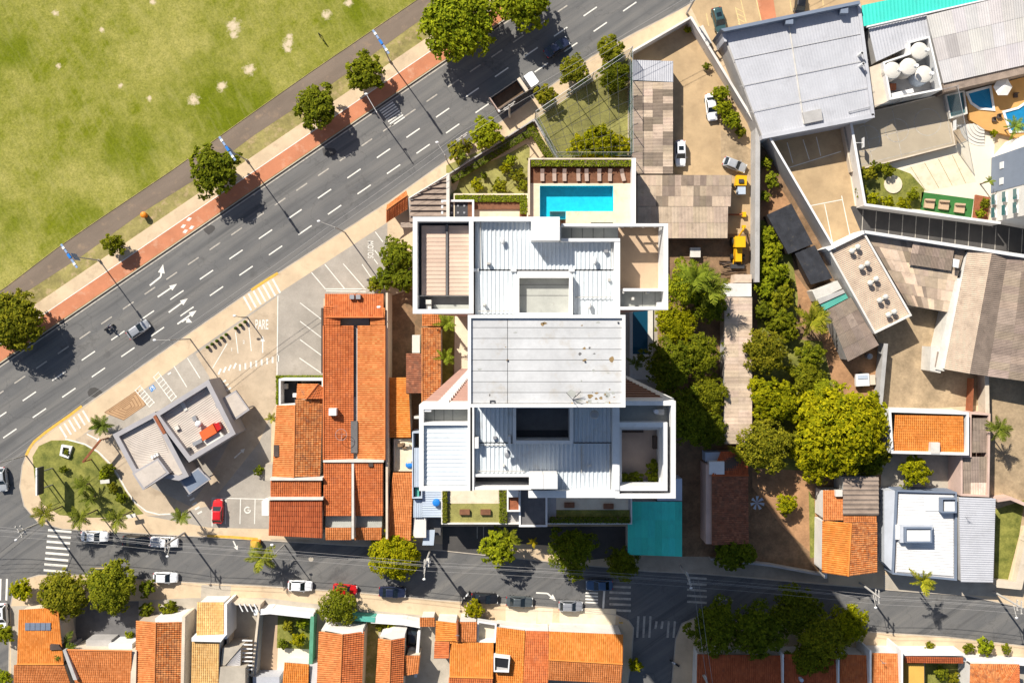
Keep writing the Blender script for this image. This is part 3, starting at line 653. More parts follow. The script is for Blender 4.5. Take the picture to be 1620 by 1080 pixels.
# north wing, middle: ribbed white sheets
corr(tower, [(752, 350, T - .8), (886, 350, T - .8), (886, 381, T - .86), (752, 381, T - .86)], 'white_metal', .40, .09); corr(tower, [(752, 381, T - .86), (974, 381, T - .86), (974, 426, T - .95), (752, 426, T - .95)], 'white_metal', .40, .09)
corr(tower, [(752, 428.5, T - .8), (818, 428.5, T - .8), (818, 498, T - .95), (752, 498, T - .95)], 'white_metal', .40, .09); corr(tower, [(904, 428.5, T - .8), (974, 428.5, T - .8), (974, 498, T - .95), (904, 498, T - .95)], 'white_metal', .40, .09); tb(818, 429, 904, 434, T - 1.4, T - .7, 'white', 'parapet')
tb(752, 426, 974, 428.5, T - 1.2, T - .98, 'slab_dark', 'roof_gutter')
tb(749, 343, 841, 350, ZB - .6, T); tb(972, 382.2, 981, 498, ZB - .6, T); tb(887, 377, 981, 382, ZB - .5, T + .05); tb(888.2, 353.5, 980.8, 358, ZB - .6, T + .003)
tface(887, 358, 978, 377, T - 1.5, 'slab', 'roof_slab'); [tb(x, 358, x + .8, 377, T - 1.5, T - 1.47, 'slab_dark', 'slab_joint') for x in (904, 921, 938, 955)]
tb(840.5, 343, 885.5, 380, ZB, T + 1.3, 'white', 'roof_housing'); tb(885, 358, 888, 380, T - 2, T + .5, 'white_old', 'parapet')
tring(816, 434, 906, 500, .32, T - 1.2, T + .25); tface(819, 437, 903, 499, T - .75, 'slab', 'roof_slab'); [tface(819, y, 903, y + .7, T - .73, 'slab_dark', 'slab_joint') for y in (450, 467)]
for x, y in ((748, 427), (808, 427), (900, 427)): tb(x, y - 2.5, x + 9, y + 2.5, T - 1, T - .55, 'white', 'gutter_cover')
for x, y in ((795, 380), (941, 412), (932, 482)):
    c = W(x, y, T - .3); m = MB(); m.tube((c.x, c.y, T - .9), (c.x, c.y, T - .35), .17, 10); m.dome((c.x, c.y, T - .38), .22, .40, .22); m.build('roof_vent', 'white', tower, True)
# north wing, right: sunken tiled terrace
tb(1050, 355, 1057, 490, ZB - .6, T); tb(981.2, 485, 1049.8, 490, ZB - .6, T); tb(986, 456, 1050, 460.5, ZB, T - .1); tb(981, 353.5, 1049.8, 358, T - .75, T, 'white', 'lintel')
tface(979, 358, 1051, 458, ZB + .05, 'terrace_tile', 'terrace_floor'); tface(981, 460, 1050, 485, T - 1.4, 'slab', 'roof_slab'); [tface(x, 460, x + .7, 485, T - 1.38, 'slab_dark', 'slab_joint') for x in (1016, 1036)]
tb(981, 353.5, 1057, 358, ZB, T - 2.4, 'white', 'parapet')
for x in (981, 1001, 1020, 1039, 1053): tb(x, 354, x + (3 if x > 981 else 8), 357.5, T - 2.4, T - .75, 'white', 'mullion')
tb(1003, 354.6, 1052, 356.9, T - 1.65, T - 1.55, 'white', 'window_bar')
tb(1040, 478, 1050, 486, T - 1.4, T - .6, 'white', 'air_unit')
for x, y in ((984, 461), (1023, 461)): tb(x, y, x + 5, y + 3, T - 1.4, T - .4, 'white_old', 'drain_box')
# middle roof: concrete panels in a low rim
tring(740, 498, 989.5, 644, .28, TC - 1.2, TC); 
for r_ in range(8):
    for x0, x1 in ((743.6, 802.6), (803.4, 986)):
        y0 = 501 + r_ * 17.1; q = WP(rect(x0, y0 + .35, x1, min(y0 + 16.75, 641)), TC - .22)
        MB().prism(q, TC - .45, TC - .22, tone=U(0, 1)).build('roof_panel', 'roof_panel', tower)
for x, y, r_ in ((800, 549, 1.2), (803, 569.5, 3.2), (925, 551, 3.0), (925, 569.5, 3.4), (934, 627, 5), (944, 622, 3), (951, 630, 3.6), (958, 624, 2), (965, 616, 1.6), (972, 628, 1.6), (929, 636, 2), (862, 511, 4), (858, 513, 4)):
    c = W(x, y, TC); m = MB(); m.poly([(c.x + r_ * .055 * U(.5, 1.3) * math.cos(t * .52), c.y + r_ * .035 * U(.5, 1.3) * math.sin(t * .52), TC - .214) for t in range(12)]); m.build('rust_stain', 'rust_stain', tower)
for k_ in range(28):
    x, y = U(745, 985), random.choice([U(620, 640), U(505, 638)]); x = x if R() < .3 else U(900, 984); c = W(x, y, TC); r_ = U(.05, .16) if R() < .8 else U(.2, .35); m = MB(); e_ = U(.4, 2.2)
    m.poly([(c.x + r_ * e_ * U(.5, 1.3) * math.cos(t * .7854), c.y + r_ * U(.5, 1.3) * math.sin(t * .7854), TC - .215) for t in range(8)]); m.build('rust_stain', random.choice(['rust_stain', 'slab', 'slab', 'slab_dark']), tower)
for x, y in ((803, 570), (925.5, 571.5), (978, 510)): tb(x - 1, y - 1, x + 1.3, y + 1.3, TC - .4, TC - .12, 'steel_dark', 'roof_drain')
tring(775, 633, 783, 639, .05, TC - .3, TC - .1, 'steel_dark', 'roof_hatch')
m = MB(); c = W(906, 632, TC)
for k in range(7): m.tube((c.x, c.y, TC - .2), (c.x + U(-.8, .8), c.y + U(-.3, .8), TC + U(.2, 1.2)), .02, 4)
m.build('antenna', 'steel_dark', tower)
# south wing, left: white flat roof behind a grey strip
tring(663, 640, 747, 776, .42, ZB - .6, T); tface(668, 645, 744, 670, T - 1.3, 'slab', 'roof_slab'); [tface(x, 645, x + .7, 670, T - 1.28, 'slab_dark', 'slab_joint') for x in (687, 702, 716)]
tb(668, 668, 744, 672.5, ZB, T - .02); corr(tower, [(740, 673, T - .35), (740, 767, T - .35), (671, 767, T - .42), (671, 673, T - .42)], 'white_metal', .40, .04)
tb(671, 645, 682, 651, T - 1.3, T - .1, 'white', 'air_unit')
# south wing, middle
corr(tower, [(750, 643, T - .8), (812, 643, T - .8), (812, 699, T - .95), (750, 699, T - .95)], 'white_metal', .40, .09); corr(tower, [(906, 643, T - .8), (974, 643, T - .8), (974, 699, T - .95), (906, 699, T - .95)], 'white_metal', .40, .09)
corr(tower, [(750, 701, T - .8), (974, 701, T - .8), (974, 751, T - .9), (750, 751, T - .9)], 'white_metal', .40, .09); corr(tower, [(838, 751, T - .9), (974, 751, T - .9), (974, 782, T - .95), (838, 782, T - .95)], 'white_metal', .40, .09)
tb(750, 699, 974, 701, T - 1.2, T - .98, 'slab_dark', 'roof_gutter'); tring(811, 640, 907, 702, .32, T - 2.5, T + .25); tface(815, 644, 903, 698, T - 2.2, 'slab_dark', 'roof_slab'); tface(815, 680, 903, 698, T - 2.15, 'plastic_black', 'roof_slab')
tb(744, 640, 750, 776, ZB - .6, T); tb(836, 776, 975, 787, ZB - .6, T - .05); tb(747, 750, 840, 754, ZB - .6, T - .2); tb(745, 770, 840, 774.5, ZB - .6, T - .1); tface(747, 753, 838, 771, T - 3.1, 'slab_dark', 'roof_slab')
tb(837.5, 750, 859, 773, ZB, T + 1.2, 'white', 'roof_housing'); tb(859.6, 750, 882, 773, ZB, T + 1.2, 'white', 'roof_housing')
tb(751, 692, 757, 709, T - .9, T + .2, 'white', 'roof_unit'); tb(804, 690, 808, 703, T - .9, T + .4, 'white', 'roof_unit')
c = W(940, 655, T); m = MB(); m.tube((c.x, c.y, T - .9), (c.x, c.y, T + .3), .03, 5); m.dome((c.x, c.y, T + .2), .42, .42, .12, 12, 3); m.build('satellite_dish', 'metal', tower, True)
c = W(803, 718, T); m = MB(); m.tube((c.x, c.y, T - .9), (c.x, c.y, T + .1), .03, 5); m.dome((c.x, c.y, T), .3, .42, .14, 12, 3); m.build('satellite_dish', 'metal', tower, True)
# south wing, right: stepped parapets round a brown terrace
tring(973, 634, 1069, 788, .42, ZB - .6, T); tface(976, 638, 1064, 669, T - 1.6, 'slab', 'roof_slab'); tface(1055, 669.1, 1064, 784, T - 1.6, 'slab', 'roof_slab'); tface(976, 775, 1054.9, 784, T - 1.6, 'slab', 'roof_slab'); tring(972, 668, 1056, 776, .45, T - 2, T - .02); tface(976, 672, 1050, 772, ZB + .1, 'terrace_brown', 'terrace_floor')
MB().ring(WP(rect(977, 673, 1050, 771), T - 1.5), .4, ZB, T - 1.5).build('terrace_bench', 'white', tower)
tb(969, 643, 977, 787, ZB - .6, T + .02); tb(972, 752, 980, 775, T - 1, T + .1)
tb(1040, 647, 1051, 656, T - 1.6, T - .9, 'white_old', 'air_unit'); c = W(1040, 652, T); MB().tube((c.x, c.y, T - 1.6), (c.x, c.y, T - .5), .22, 10).build('roof_fan', 'white', tower)
tb(984, 676, 1018, 684, ZB, ZB + .6, 'wood_dark', 'terrace_sofa'); tb(1033, 690, 1042, 710, ZB, ZB + .6, 'wood_dark', 'terrace_sofa')
for x0, y0, x1, y1 in ((756, 492, 812, 492), (760, 352, 760, 424), (968, 386, 968, 424), (910, 470, 972, 470), (756, 760 - 15, 830, 745), (920, 705, 920, 748), (965, 703, 965, 778), (760, 704, 800, 704)):
    a, b = W(x0, y0, T - .6), W(x1, y1, T - .6); MB().tube(a, b, .045, 5).build('conduit', 'pole', tower)
for x, y in ((770, 415), (962, 440), (956, 395), (780, 690), (930, 735), (860, 770), (795, 735), (764, 480), (1000, 470)):
    tb(x, y, x + U(3, 6), y + U(3, 5), T - 1.2, T - U(.3, .6), random.choice(['white_old', 'metal', 'pole']), 'service_box')
# stacked balconies and floor bands on the walls that face the middle
m = MB(); a = W(690, 641, T); b = W(707, 641, T)
for k in range(21): m.box(a.x, a.y - .02, 2 + k * 3, b.x, a.y + .22, 3.6 + k * 3)
m.build('balcony_stack', 'white', tower)
m = MB(); a = W(990, 636, T); b = W(1062, 636, T)
for k in range(21): m.box(a.x, a.y - .02, 2 + k * 3, b.x, a.y + .10, 2.9 + k * 3)
m.build('floor_bands', 'wood', tower); tb(1052, 630, 1066, 634, .1, T - 3, 'white', 'balcony_stack')

# ---------------------------------------------------------------- podium decks round the tower
HD = 8.0
deck = rooty('pool_deck', 'raised cream pool deck with brown timber strip north of the white tower', 'pool deck', rect(838, 253, 1005, 372), HD)
pp = WP([(854, 294), (970, 294), (970, 334), (895, 334), (895, 346), (854, 346)], HD); dp = WP(rect(838, 253, 1005, 385), HD)
m = MB()      # deck top as strips round the pool
def dt(x0, y0, x1, y1, z=HD, mat='stone_cream', name='deck_top', par=deck, zb=.1): return MB().prism(WP(rect(x0, y0, x1, y1), z), zb, z).build(name, mat, par)
dt(838, 290, 1005, 294); dt(838, 294.1, 854, 385); dt(970.1, 294.1, 1005, 385); dt(895, 334.1, 970, 352.0); dt(895, 355.5, 970, 385); dt(895.1, 352.1, 935, 355.4)
dt(838, 253, 1005, 289.9, HD - .15, 'wood', 'timber_deck')
for k in range(12):
    y0 = 266 + k * 2; dt(842, y0, 1000, y0 + 1.7, HD + .02, 'wood', 'deck_board', zb=HD - .2)
for nm, x0, y0, x1, y1 in (('pool_floor', 854, 294, 970, 346), ('pool_floor', 935, 352, 970, 355.6)):
    m = MB(); m.poly([(x, y, HD - 1.5) for x, y in ccw(WP(rect(x0, y0, x1, y1), HD))]); m.build(nm, 'pool_paint', deck)
MB().ring(offset(pp, -.02), .05, HD - 1.5, HD + .01).build('pool_lining', 'pool_paint', deck)
m = MB(); m.poly([(x, y, HD - .12) for x, y in ccw(pp)]); wtr = tag(m.build('pool_water', 'water'), 'turquoise water filling the rectangular pool beside the white tower', 'water')
m = MB(); m.poly([(x, y, HD - .12) for x, y in ccw(WP(rect(935, 352, 970, 355.6), HD))]); tag(m.build('pool_water', 'water'), 'narrow strip of turquoise water half hidden under the tower roof edge', 'water')
for k in range(6): dt(870, 334 + k * 1.4, 896, 335 + k * 1.4, HD - .2 - k * .12, 'slab', 'pool_step', zb=HD - 1.4)
MB().prism(WP(rect(1000, 250, 1006, 372), HD + 1.9), .1, HD + 1.9).build('side_wall', 'white', deck); MB().prism(WP(rect(836, 250, 838.5, 340), HD + .8), .1, HD + .8).build('side_wall', 'wall_cream', deck); MB().prism(WP(rect(838.6, 250, 1000, 252.5), HD + .9), .1, HD + .9).build('side_wall', 'wall_cream', deck)
# lower terrace west of the deck
ter = rooty('lower_terrace', 'low timber edged terrace with pale floor west of the pool deck', 'terrace', rect(717, 306, 838, 372), 3)
MB().prism(WP(rect(717, 306, 836, 372), 3), .1, 3).build('terrace_floor', 'stone_cream', ter); MB().ring(WP(rect(717, 306, 836, 372), 3.7), .25, .1, 3.7).build('wall', 'stone_cream', ter); MB().prism(WP([(747, 320), (834, 320), (834, 352), (822, 352), (822, 331), (747, 331)], 3.3), 2.9, 3.3).build('bench', 'wood', ter)
per = rooty('garden_pergola', 'small square pergola with dark glazed roof and white frame beside the tower', 'pergola', rect(698, 316, 750, 345), 4)
MB().ring(WP(rect(698, 316, 750, 350), 4.2), .32, .1, 4.2).build('frame', 'white', per); MB().prism(WP(rect(701, 319, 747, 350), 3.6), 3.5, 3.6).build('glazing', 'steel_dark', per)
for k in range(2): MB().prism(WP(rect((701, 740)[k], 319, (708, 747)[k], 350), 3.75), 3.62, 3.75).build('slat', 'wood', per)
for i in range(3):
    for j in range(2):
        MB().prism(WP(rect(713 + i * 10, 324 + j * 11, 716 + i * 10, 327 + j * 11), 3.7), 3.62, 3.7).build('clip', 'metal', per)
# south garden on the podium
HG = 5.0
sg = rooty('podium_garden', 'raised garden terrace with paving and lawn south of the white tower', 'roof garden', rect(700, 740, 1000, 828), HG)
MB().prism(WP(rect(698, 700, 1000, 829), HG), .1, HG - .05).build('podium', 'wall_grey', sg); MB().ring(WP(rect(698, 700, 1000, 829), HG + .5), .2, HG - .1, HG + .5).build('parapet', 'wall_white', sg)
dt(712, 772, 789, 796, HG, 'stone_cream', 'paving', sg, HG - .1); dt(704, 796.2, 803, 826, HG - .01, 'grass_pale', 'lawn', sg, HG - .1); dt(880, 772, 994, 806, HG, 'stone_cream', 'paving', sg, HG - .1); dt(880, 806.2, 996, 826, HG - .01, 'grass', 'lawn', sg, HG - .1)
for x, y in ((727, 806), (760, 806), (893, 795), (955, 797)): dt(x, y, x + 16, y + 8, HG + .5, 'wood', 'garden_table', sg, HG)
gh = rooty('stair_house', 'white framed stair head with rust brown roof on the south garden', 'roof house', rect(802, 777, 822, 808), 6)
flat(gh, rect(802, 777, 823, 809), 7.0, 'white', 'rust', .3, .25, HG); MB().prism(WP(rect(803, 772, 820, 786), 7.4), HG, 7.4).build('housing', 'white', gh)
lob = rooty('entrance_canopy', 'dark flat entrance roof with white rim projecting from the south garden', 'canopy', rect(821, 772, 866, 833), 6); flat(lob, rect(821, 760, 866, 833), 6.2, 'white', 'slab_dark', .25, .3, .1)
# lap pool in the shade
lp = rooty('lap_pool', 'narrow dark blue lap pool in the shade east of the tower', 'pool', rect(1001, 490, 1032, 560), .5)
dt(996, 480, 1001, 600, .5, 'white_old', 'pool_rim', lp); dt(1025, 480, 1033, 600, .5, 'white_old', 'pool_rim', lp); dt(1001.1, 560, 1024.9, 600, .5, 'white_old', 'pool_rim', lp)
m = MB(); m.poly([(x, y, .3) for x, y in ccw(WP(rect(1001, 480, 1025, 560), .4))]); m.build('pool_floor', 'pool_shaded', lp); m = MB(); m.poly([(x, y, .42) for x, y in ccw(WP(rect(1001, 480, 1025, 560), .42))]); m.build('water', 'water', lp)

# ---------------------------------------------------------------- burger restaurant with flat roofs
ff = rooty('restaurant', 'flat roofed grey restaurant set askew in the corner parking lot', 'restaurant', [(180, 690), (245, 655), (330, 605), (372, 688), (300, 745), (225, 775)], 5)
flat(ff, [(178, 687), (245, 651), (299, 753), (283, 760), (211, 748)], 4.6, 'ff_grey', 'ff_light', .7, .75)
corr(ff, [(186, 691, 3.93), (213, 741, 3.93), (277, 745, 3.93), (246, 660, 3.93)], 'ff_light', .35, .04, None, 'ribbed_roof'); corr(ff, [(252, 660, 4.75), (302, 724, 4.75), (365, 684, 4.75), (327, 608, 4.75)], 'ff_light', .35, .04, None, 'ribbed_roof')
up_ = [(242, 655), (330, 600), (373, 686), (299, 731)]; flat(ff, up_, 5.8, 'ff_grey', 'ff_light', 1.1, .75)
for a, b in (((300, 622), (322, 608)),): slabbox(ff, [(285, 637), (290, 634), (297, 648), (292, 651)], 4.6, 4.9, 'white_old', 'roof_patch')
slabbox(ff, [(209, 748), (250, 724), (268, 748), (226, 775)], 3.2, 5.4, 'ff_grey', 'raised_roof'); slabbox(ff, [(213, 749), (249, 728), (263, 747), (228, 771)], 5.4, 5.46, 'ff_light', 'roof_panel')
for nm, q, hh in (('canopy', [(350, 631), (373, 617), (395, 648), (372, 664)], 3.6), ('canopy', [(284, 760), (314, 739), (333, 758), (299, 782)], 3.4)):
    slabbox(ff, q, hh - .5, hh, 'ff_grey', nm); c = [((x - sum(a for a, _ in q) / 4) * .86 + sum(a for a, _ in q) / 4, (y - sum(b for _, b in q) / 4) * .86 + sum(b for _, b in q) / 4) for x, y in q]
    slabbox(ff, c, hh, hh + .03, 'ff_light' if hh == 3.6 else 'blue_grey', 'canopy_panel'); p = W(*q[2], hh); p2 = W(*q[1], hh); MB().tube((p.x - .4, p.y + .3, .1), (p.x - .4, p.y + .3, hh - .5), .12, 8).build('post', 'ff_grey', ff)
slabbox(ff, [(242, 659), (246, 656), (262, 684), (258, 687)], 5, 6.1, 'rust', 'roof_beam'); slabbox(ff, [(315, 684), (336, 670), (343, 684), (321, 697)], 4.7, 6.2, 'orange_box', 'kitchen_unit'); slabbox(ff, [(336, 671), (346, 668), (350, 678), (342, 683)], 4.7, 5.9, 'lamp_red', 'kitchen_unit')
slabbox(ff, [(322, 698), (348, 682), (355, 690), (330, 707)], 4.7, 5.6, 'white_old', 'air_unit'); slabbox(ff, [(340, 640), (348, 635), (351, 641), (343, 646)], 4.7, 5.3, 'metal', 'air_unit'); slabbox(ff, [(275, 675), (281, 672), (284, 678), (278, 681)], 4.7, 5.2, 'white_old', 'air_unit'); slabbox(ff, [(304, 700), (318, 693), (320, 699), (306, 706)], 4.7, 5.4, 'metal', 'duct')
c = W(314, 670, 5.6); m = MB(); m.tube((c.x, c.y, 4.7), (c.x, c.y, 5.7), .3, 12); m.dome((c.x, c.y, 5.7), .55, .55, .35, 12); m.build('extractor', 'white', ff, True); slabbox(ff, [(303, 660), (309, 657), (312, 664), (306, 667)], 4.7, 5.2, 'metal', 'duct')
c = W(299, 710, 5.2); MB().tube((c.x, c.y, 4.7), (c.x, c.y, 5.4), .28, 10).build('fan', 'steel_dark', ff)
for k in range(3): slabbox(ff, [(238 + k * 4, 722 - k * 2), (241 + k * 4, 720 - k * 2), (243 + k * 4, 724 - k * 2), (240 + k * 4, 726 - k * 2)], 3.9, 4.4, 'white', 'air_unit')
slabbox(ff, [(262, 720), (272, 714), (289, 748), (280, 753)], 3.9, 4.0, 'ff_light', 'roof_panel')
# gantry, sign, planter on the corner lawn
a, b = W(145, 726), W(172, 692); gt = thing('height_gantry', 'rust red height limit beam over the restaurant driveway', 'gantry', (a.x, a.y, .1))
m = MB(); m.tube((a.x, a.y, 3.0), (b.x, b.y, 3.0), .24, 4); m.build('beam', 'rust', gt)
for p in (a, b): MB().tube((p.x, p.y, .1), (p.x, p.y, 3.1), .1, 8).build('post', 'rust', gt)
a, b = W(57, 740, 5), W(60, 783, 5); sg_ = thing('pylon_sign', 'big billboard panel, its shaded face coloured dark, standing on the corner lawn', 'sign', (a.x, a.y, .1)); m = MB(); m.box(a.x, b.y, 3.2, a.x + .35, a.y, 5.0); m.build('panel', 'steel_dark', sg_); MB().box(a.x - .05, b.y - .05, 5.002, a.x + .2, a.y + .05, 5.08).build('top_rim', 'white', sg_)  # panel coloured dark for the shade on the side away from the sun
for y in (a.y - .8, b.y + .8): MB().tube((a.x + .17, y, .1), (a.x + .17, y, 3.3), .12, 8).build('post', 'metal', sg_)
pb = rooty('stone_planter', 'white square planter on the corner lawn', 'planter', rect(94, 703, 114, 724), .4); MB().ring(WP([(97, 703), (114, 706), (108, 725), (94, 720)], .6), .35, .1, .6).build('rim', 'white', pb)
for lb, (x, y), ang in (('pale sign board beside the palms by the street', (213, 813), .2), ('small pale board among plants on the corner lawn', (172, 759), .1)):
    p = W(x, y); o = thing('sign_board', lb, 'sign', (p.x, p.y, .1), rz=ang); o2 = MB(); o2.box(p.x - .75, p.y - .3, 1.3, p.x + .75, p.y + .3, 1.45); o2.build('panel', 'white_old', o); MB().tube((p.x, p.y, .1), (p.x, p.y, 1.3), .06, 6).build('post', 'metal', o)

# ---------------------------------------------------------------- long tiled buildings beside the parking lot
A = rooty('tiled_building', 'long rust red tiled building with a grey gutter valley beside the parking lot', 'building', rect(512, 463, 612, 855), 6)
EH, RH = 5.3, 6.1
tiled(A, [(514, 464, EH), (607, 464, EH), (607, 502, EH + .6), (514, 502, EH + .6)][::-1] and [(607, 502, EH + .7), (514, 502, EH + .7), (514, 465, EH), (607, 465, EH)], 'tile_rust', 'wall_pink')
tiled(A, [(512, 515, RH), (512, 727, RH), (559, 727, EH - .4), (559, 515, EH - .4)], 'tile_rust', 'wall_pink'); tiled(A, [(512, 484, RH), (512, 514.6, RH), (538, 514.6, EH + .25), (538, 484, EH + .25)], 'tile_rust', 'wall_pink', ridge=False)
tiled(A, [(609, 515, RH - .3), (609, 727, RH - .3), (566, 727, EH - .5), (566, 515, EH - .5)], 'tile_orange', 'wall_pink'); tiled(A, [(609, 487, RH - .3), (609, 514.6, RH - .3), (586, 514.6, EH + .1), (586, 487, EH + .1)], 'tile_orange', 'wall_pink', ridge=False)
slabbox(A, rect(540, 502, 584, 520), .1, EH - 1.6, 'slab', 'light_well'); slabbox(A, rect(555, 515, 570, 728), .1, EH - .85, 'wall_grey', 'valley_gutter')
for y0, y1 in ((515, 627), (666, 716)): slabbox(A, rect(555 if y0 > 600 else 557, y0, 565.5 if y0 > 600 else 563, y1), EH - .9, EH - .15 if y0 > 600 else EH - .75, 'slab_dark', 'skylight')
slabbox(A, rect(610.2, 463, 613.5, 852), .1, 5.4, 'wall_cream', 'side_wall'); slabbox(A, rect(508, 487, 511, 590), .1, 4.4, 'wood_dark', 'shade_strip')
tiled(A, [(512, 731, 5.9), (556, 731, 5.9), (556, 815, 4.6), (512, 815, 4.6)], 'tile_rust', 'wall_grey', ridge=False); tiled(A, [(560, 731, 5.9), (606, 731, 5.9), (606, 815, 4.6), (560, 815, 4.6)], 'tile_rust', 'wall_grey', ridge=False)
slabbox(A, rect(511, 727.5, 607, 731), .1, 6.25, 'white_old', 'party_wall'); slabbox(A, rect(556.2, 731, 559.8, 852), .1, 6.0, 'white_old', 'party_wall')
for x0, x1 in ((515, 556), (561, 604)): slabbox(A, rect(x0, 816, x1, 834), .1, 3.5, 'slab', 'light_well'); tiled(A, [(x0, 834, 4.6), (x1, 834, 4.6), (x1, 853, 4.0), (x0, 853, 4.0)], 'tile_orange', 'wall_grey', ridge=False)
slabbox(A, rect(520, 646, 532, 657), 5.4, 6.7, 'white', 'water_box'); c = W(540, 687, 6.4); m = MB()
for k in range(16): m.tube((c.x + .9 * math.cos(k * .3927), c.y + .9 * math.sin(k * .3927), 6.6), (c.x + .9 * math.cos(k * .3927 + .3927), c.y + .9 * math.sin(k * .3927 + .3927), 6.6), .035, 4)
for k in range(4): m.tube((c.x, c.y, 5.8), (c.x + .9 * math.cos(k * 1.57), c.y + .9 * math.sin(k * 1.57), 6.6), .025, 4)
m.build('satellite_dish', 'metal', A)
for x in (553, 563): slabbox(A, rect(x, 466, x + 7, 473), 5.2, 6.2, 'metal', 'air_unit')
c = W(599, 486, 6); MB().dome((c.x, c.y, 5.5), .55, .3, .35).build('roof_tank', 'white', A, True); slabbox(A, rect(583, 731, 590, 738), 5.8, 6.1, 'wood_dark', 'hatch')
B = rooty('tiled_house', 'orange gabled house with a dark courtyard against the long tiled building', 'house', rect(427, 600, 511, 855), 5)
tiled(B, [(467, 640, 6.2), (465, 755, 6.2), (431, 755, 5.0), (438, 641, 5.0)], 'tile_orange', 'wall_cream'); tiled(B, [(467, 632, 6.2), (466, 754, 6.2), (506, 754, 5.0), (510, 632, 5.0)], 'tile_old', 'wall_cream', ridge=False)
tiled(B, [(484, 631, 6.2), (503, 607, 6.0), (471, 607, 5.0), (469, 631, 5.4)], 'tile_orange', 'wall_cream', ridge=False); tiled(B, [(503, 607, 6.0), (484, 631, 6.15), (511, 631, 5.7), (511, 612, 5.7)], 'tile_rust', 'wall_cream')
slabbox(B, rect(443, 604, 471, 641), .1, 2.2, 'black_sheet', 'courtyard_roof'); MB().ring(WP(rect(441, 599, 512, 642), 4.5), .3, .1, 4.5).build('courtyard_wall', 'white', B)
slabbox(B, rect(445, 607, 454, 615), 2.2, 3, 'white_old', 'air_unit'); slabbox(B, rect(463, 622, 470, 628), 2.2, 3, 'white', 'water_box'); slabbox(B, rect(433, 704, 441, 722), 4.9, 5.5, 'wood_dark', 'roof_hatch')
slabbox(B, rect(427, 755.5, 510, 759.5), .1, 6.3, 'white_old', 'party_wall'); slabbox(B, rect(424, 786.5, 511, 790.5), .1, 6.0, 'white_old', 'party_wall')
tiled(B, [(428, 760, 5.9), (508, 760, 5.9), (508, 786, 5.3), (428, 786, 5.3)], 'tile_rust', 'wall_cream', ridge=False); tiled(B, [(427, 791, 5.6), (510, 791, 5.6), (510, 850, 4.6), (425, 846, 4.6)], 'tile_red', 'wall_cream', ridge=False, pv=.9)
slabbox(B, rect(414, 792, 425, 815), .1, 2.8, 'white', 'air_unit'); slabbox(B, [(420, 734), (431, 734), (430, 760), (419, 760)], .1, 3.0, 'concrete', 'side_canopy')
# small roofs between the long building and the tower
C1 = rooty('alley_house', 'narrow house of stepped orange tile roofs in the alley west of the tower', 'house', rect(614, 496, 698, 695), 4)
tiled(C1, [(668, 496, 4.3), (698, 496, 4.3), (698, 515, 3.9), (668, 515, 3.9)], 'tile_orange', 'wall_cream', ridge=False); tiled(C1, [(668, 518, 5.0), (668, 657, 5.0), (697, 657, 4.4), (697, 518, 4.4)], 'tile_old', 'wall_cream')
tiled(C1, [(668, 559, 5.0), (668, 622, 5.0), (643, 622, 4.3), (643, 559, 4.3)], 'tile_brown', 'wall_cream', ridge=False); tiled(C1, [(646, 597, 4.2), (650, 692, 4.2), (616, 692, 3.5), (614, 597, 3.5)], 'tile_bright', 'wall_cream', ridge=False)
slabbox(C1, rect(655, 658, 690, 662), .1, 3.5, 'white_old', 'pergola_beam'); slabbox(C1, rect(652, 530, 664, 558), .1, 2.5, 'white_old', 'lean_to')
C2 = rooty('cluttered_terrace', 'pale flat terrace strewn with debris in the alley', 'terrace', rect(623, 693, 654, 746), 3); flat(C2, rect(623, 694, 654, 745), 3.4, 'wall_cream', 'stone_cream', .25)
for k in range(6): x, y = U(627, 646), U(700, 738); slabbox(C2, rect(x, y, x + U(3, 9), y + U(2, 6)), 3.1, U(3.3, 3.9), random.choice(['wall_cream', 'white_old', 'timber', 'wall_pink']), 'scrap_board')
tp = MB(); c = W(648, 736, 3.6); tp.dome((c.x, c.y, 3.15), .75, .6, .45, 9, 3); tag(tp.build('blue_tarp', 'blue_plastic'), 'crumpled blue tarpaulin on the cluttered terrace', 'tarpaulin')
C3 = rooty('alley_house', 'plain orange tiled strip house by the street beneath the blue roofed house', 'house', rect(612, 747, 654, 853), 4); tiled(C3, [(622, 747, 4.6), (654, 747, 4.6), (650, 854, 3.9), (610, 852, 3.9)], 'tile_orange', 'wall_cream', ridge=False)
Dh = rooty('blue_roof_house', 'narrow pale blue metal roofed house squeezed beside the tower garden', 'house', rect(652, 680, 699, 860), 4)
corr(Dh, [(668, 772, 4.4), (668, 818, 4.2), (698, 818, 4.2), (698, 772, 4.4)], 'blue_metal', .35, .06, 'wall_grey'); corr(Dh, [(655, 708, 4.8), (665, 708, 4.8), (665, 770, 4.8), (655, 770, 4.8)], 'blue_metal', .3, .05, 'wall_grey')
corr(Dh, [(654, 790, 4.1), (668, 790, 4.1), (668, 818, 4.0), (654, 818, 4.0)], 'blue_metal', .3, .05, 'wall_grey'); slabbox(Dh, rect(654, 819, 674, 850), .1, 3.6, 'wall_white', 'flat_roof'); slabbox(Dh, [(672, 838), (688, 838), (686, 862), (668, 862)], 2.6, 2.9, 'blue_metal', 'canopy'); slabbox(Dh, rect(675, 819, 697, 846), .1, 2.0, 'slab_dark', 'service_yard')
MB().ring(WP(rect(652, 683, 668, 788), 4.9), .18, .1, 5.0).build('parapet', 'blue_metal', Dh); slabbox(Dh, rect(657, 771, 663, 785), 4.0, 4.2, 'teal_wall', 'light_well')
bt = MB(); c = W(690, 795, 5); bt.tube((c.x, c.y, 4.2), (c.x, c.y, 4.9), .6, 14, .55); bt.dome((c.x, c.y, 4.9), .62, .62, .2, 14, 3); tag(bt.build('water_tank', 'blue_plastic', smooth=False), 'round bright blue water tank on the pale blue roof', 'water tank')
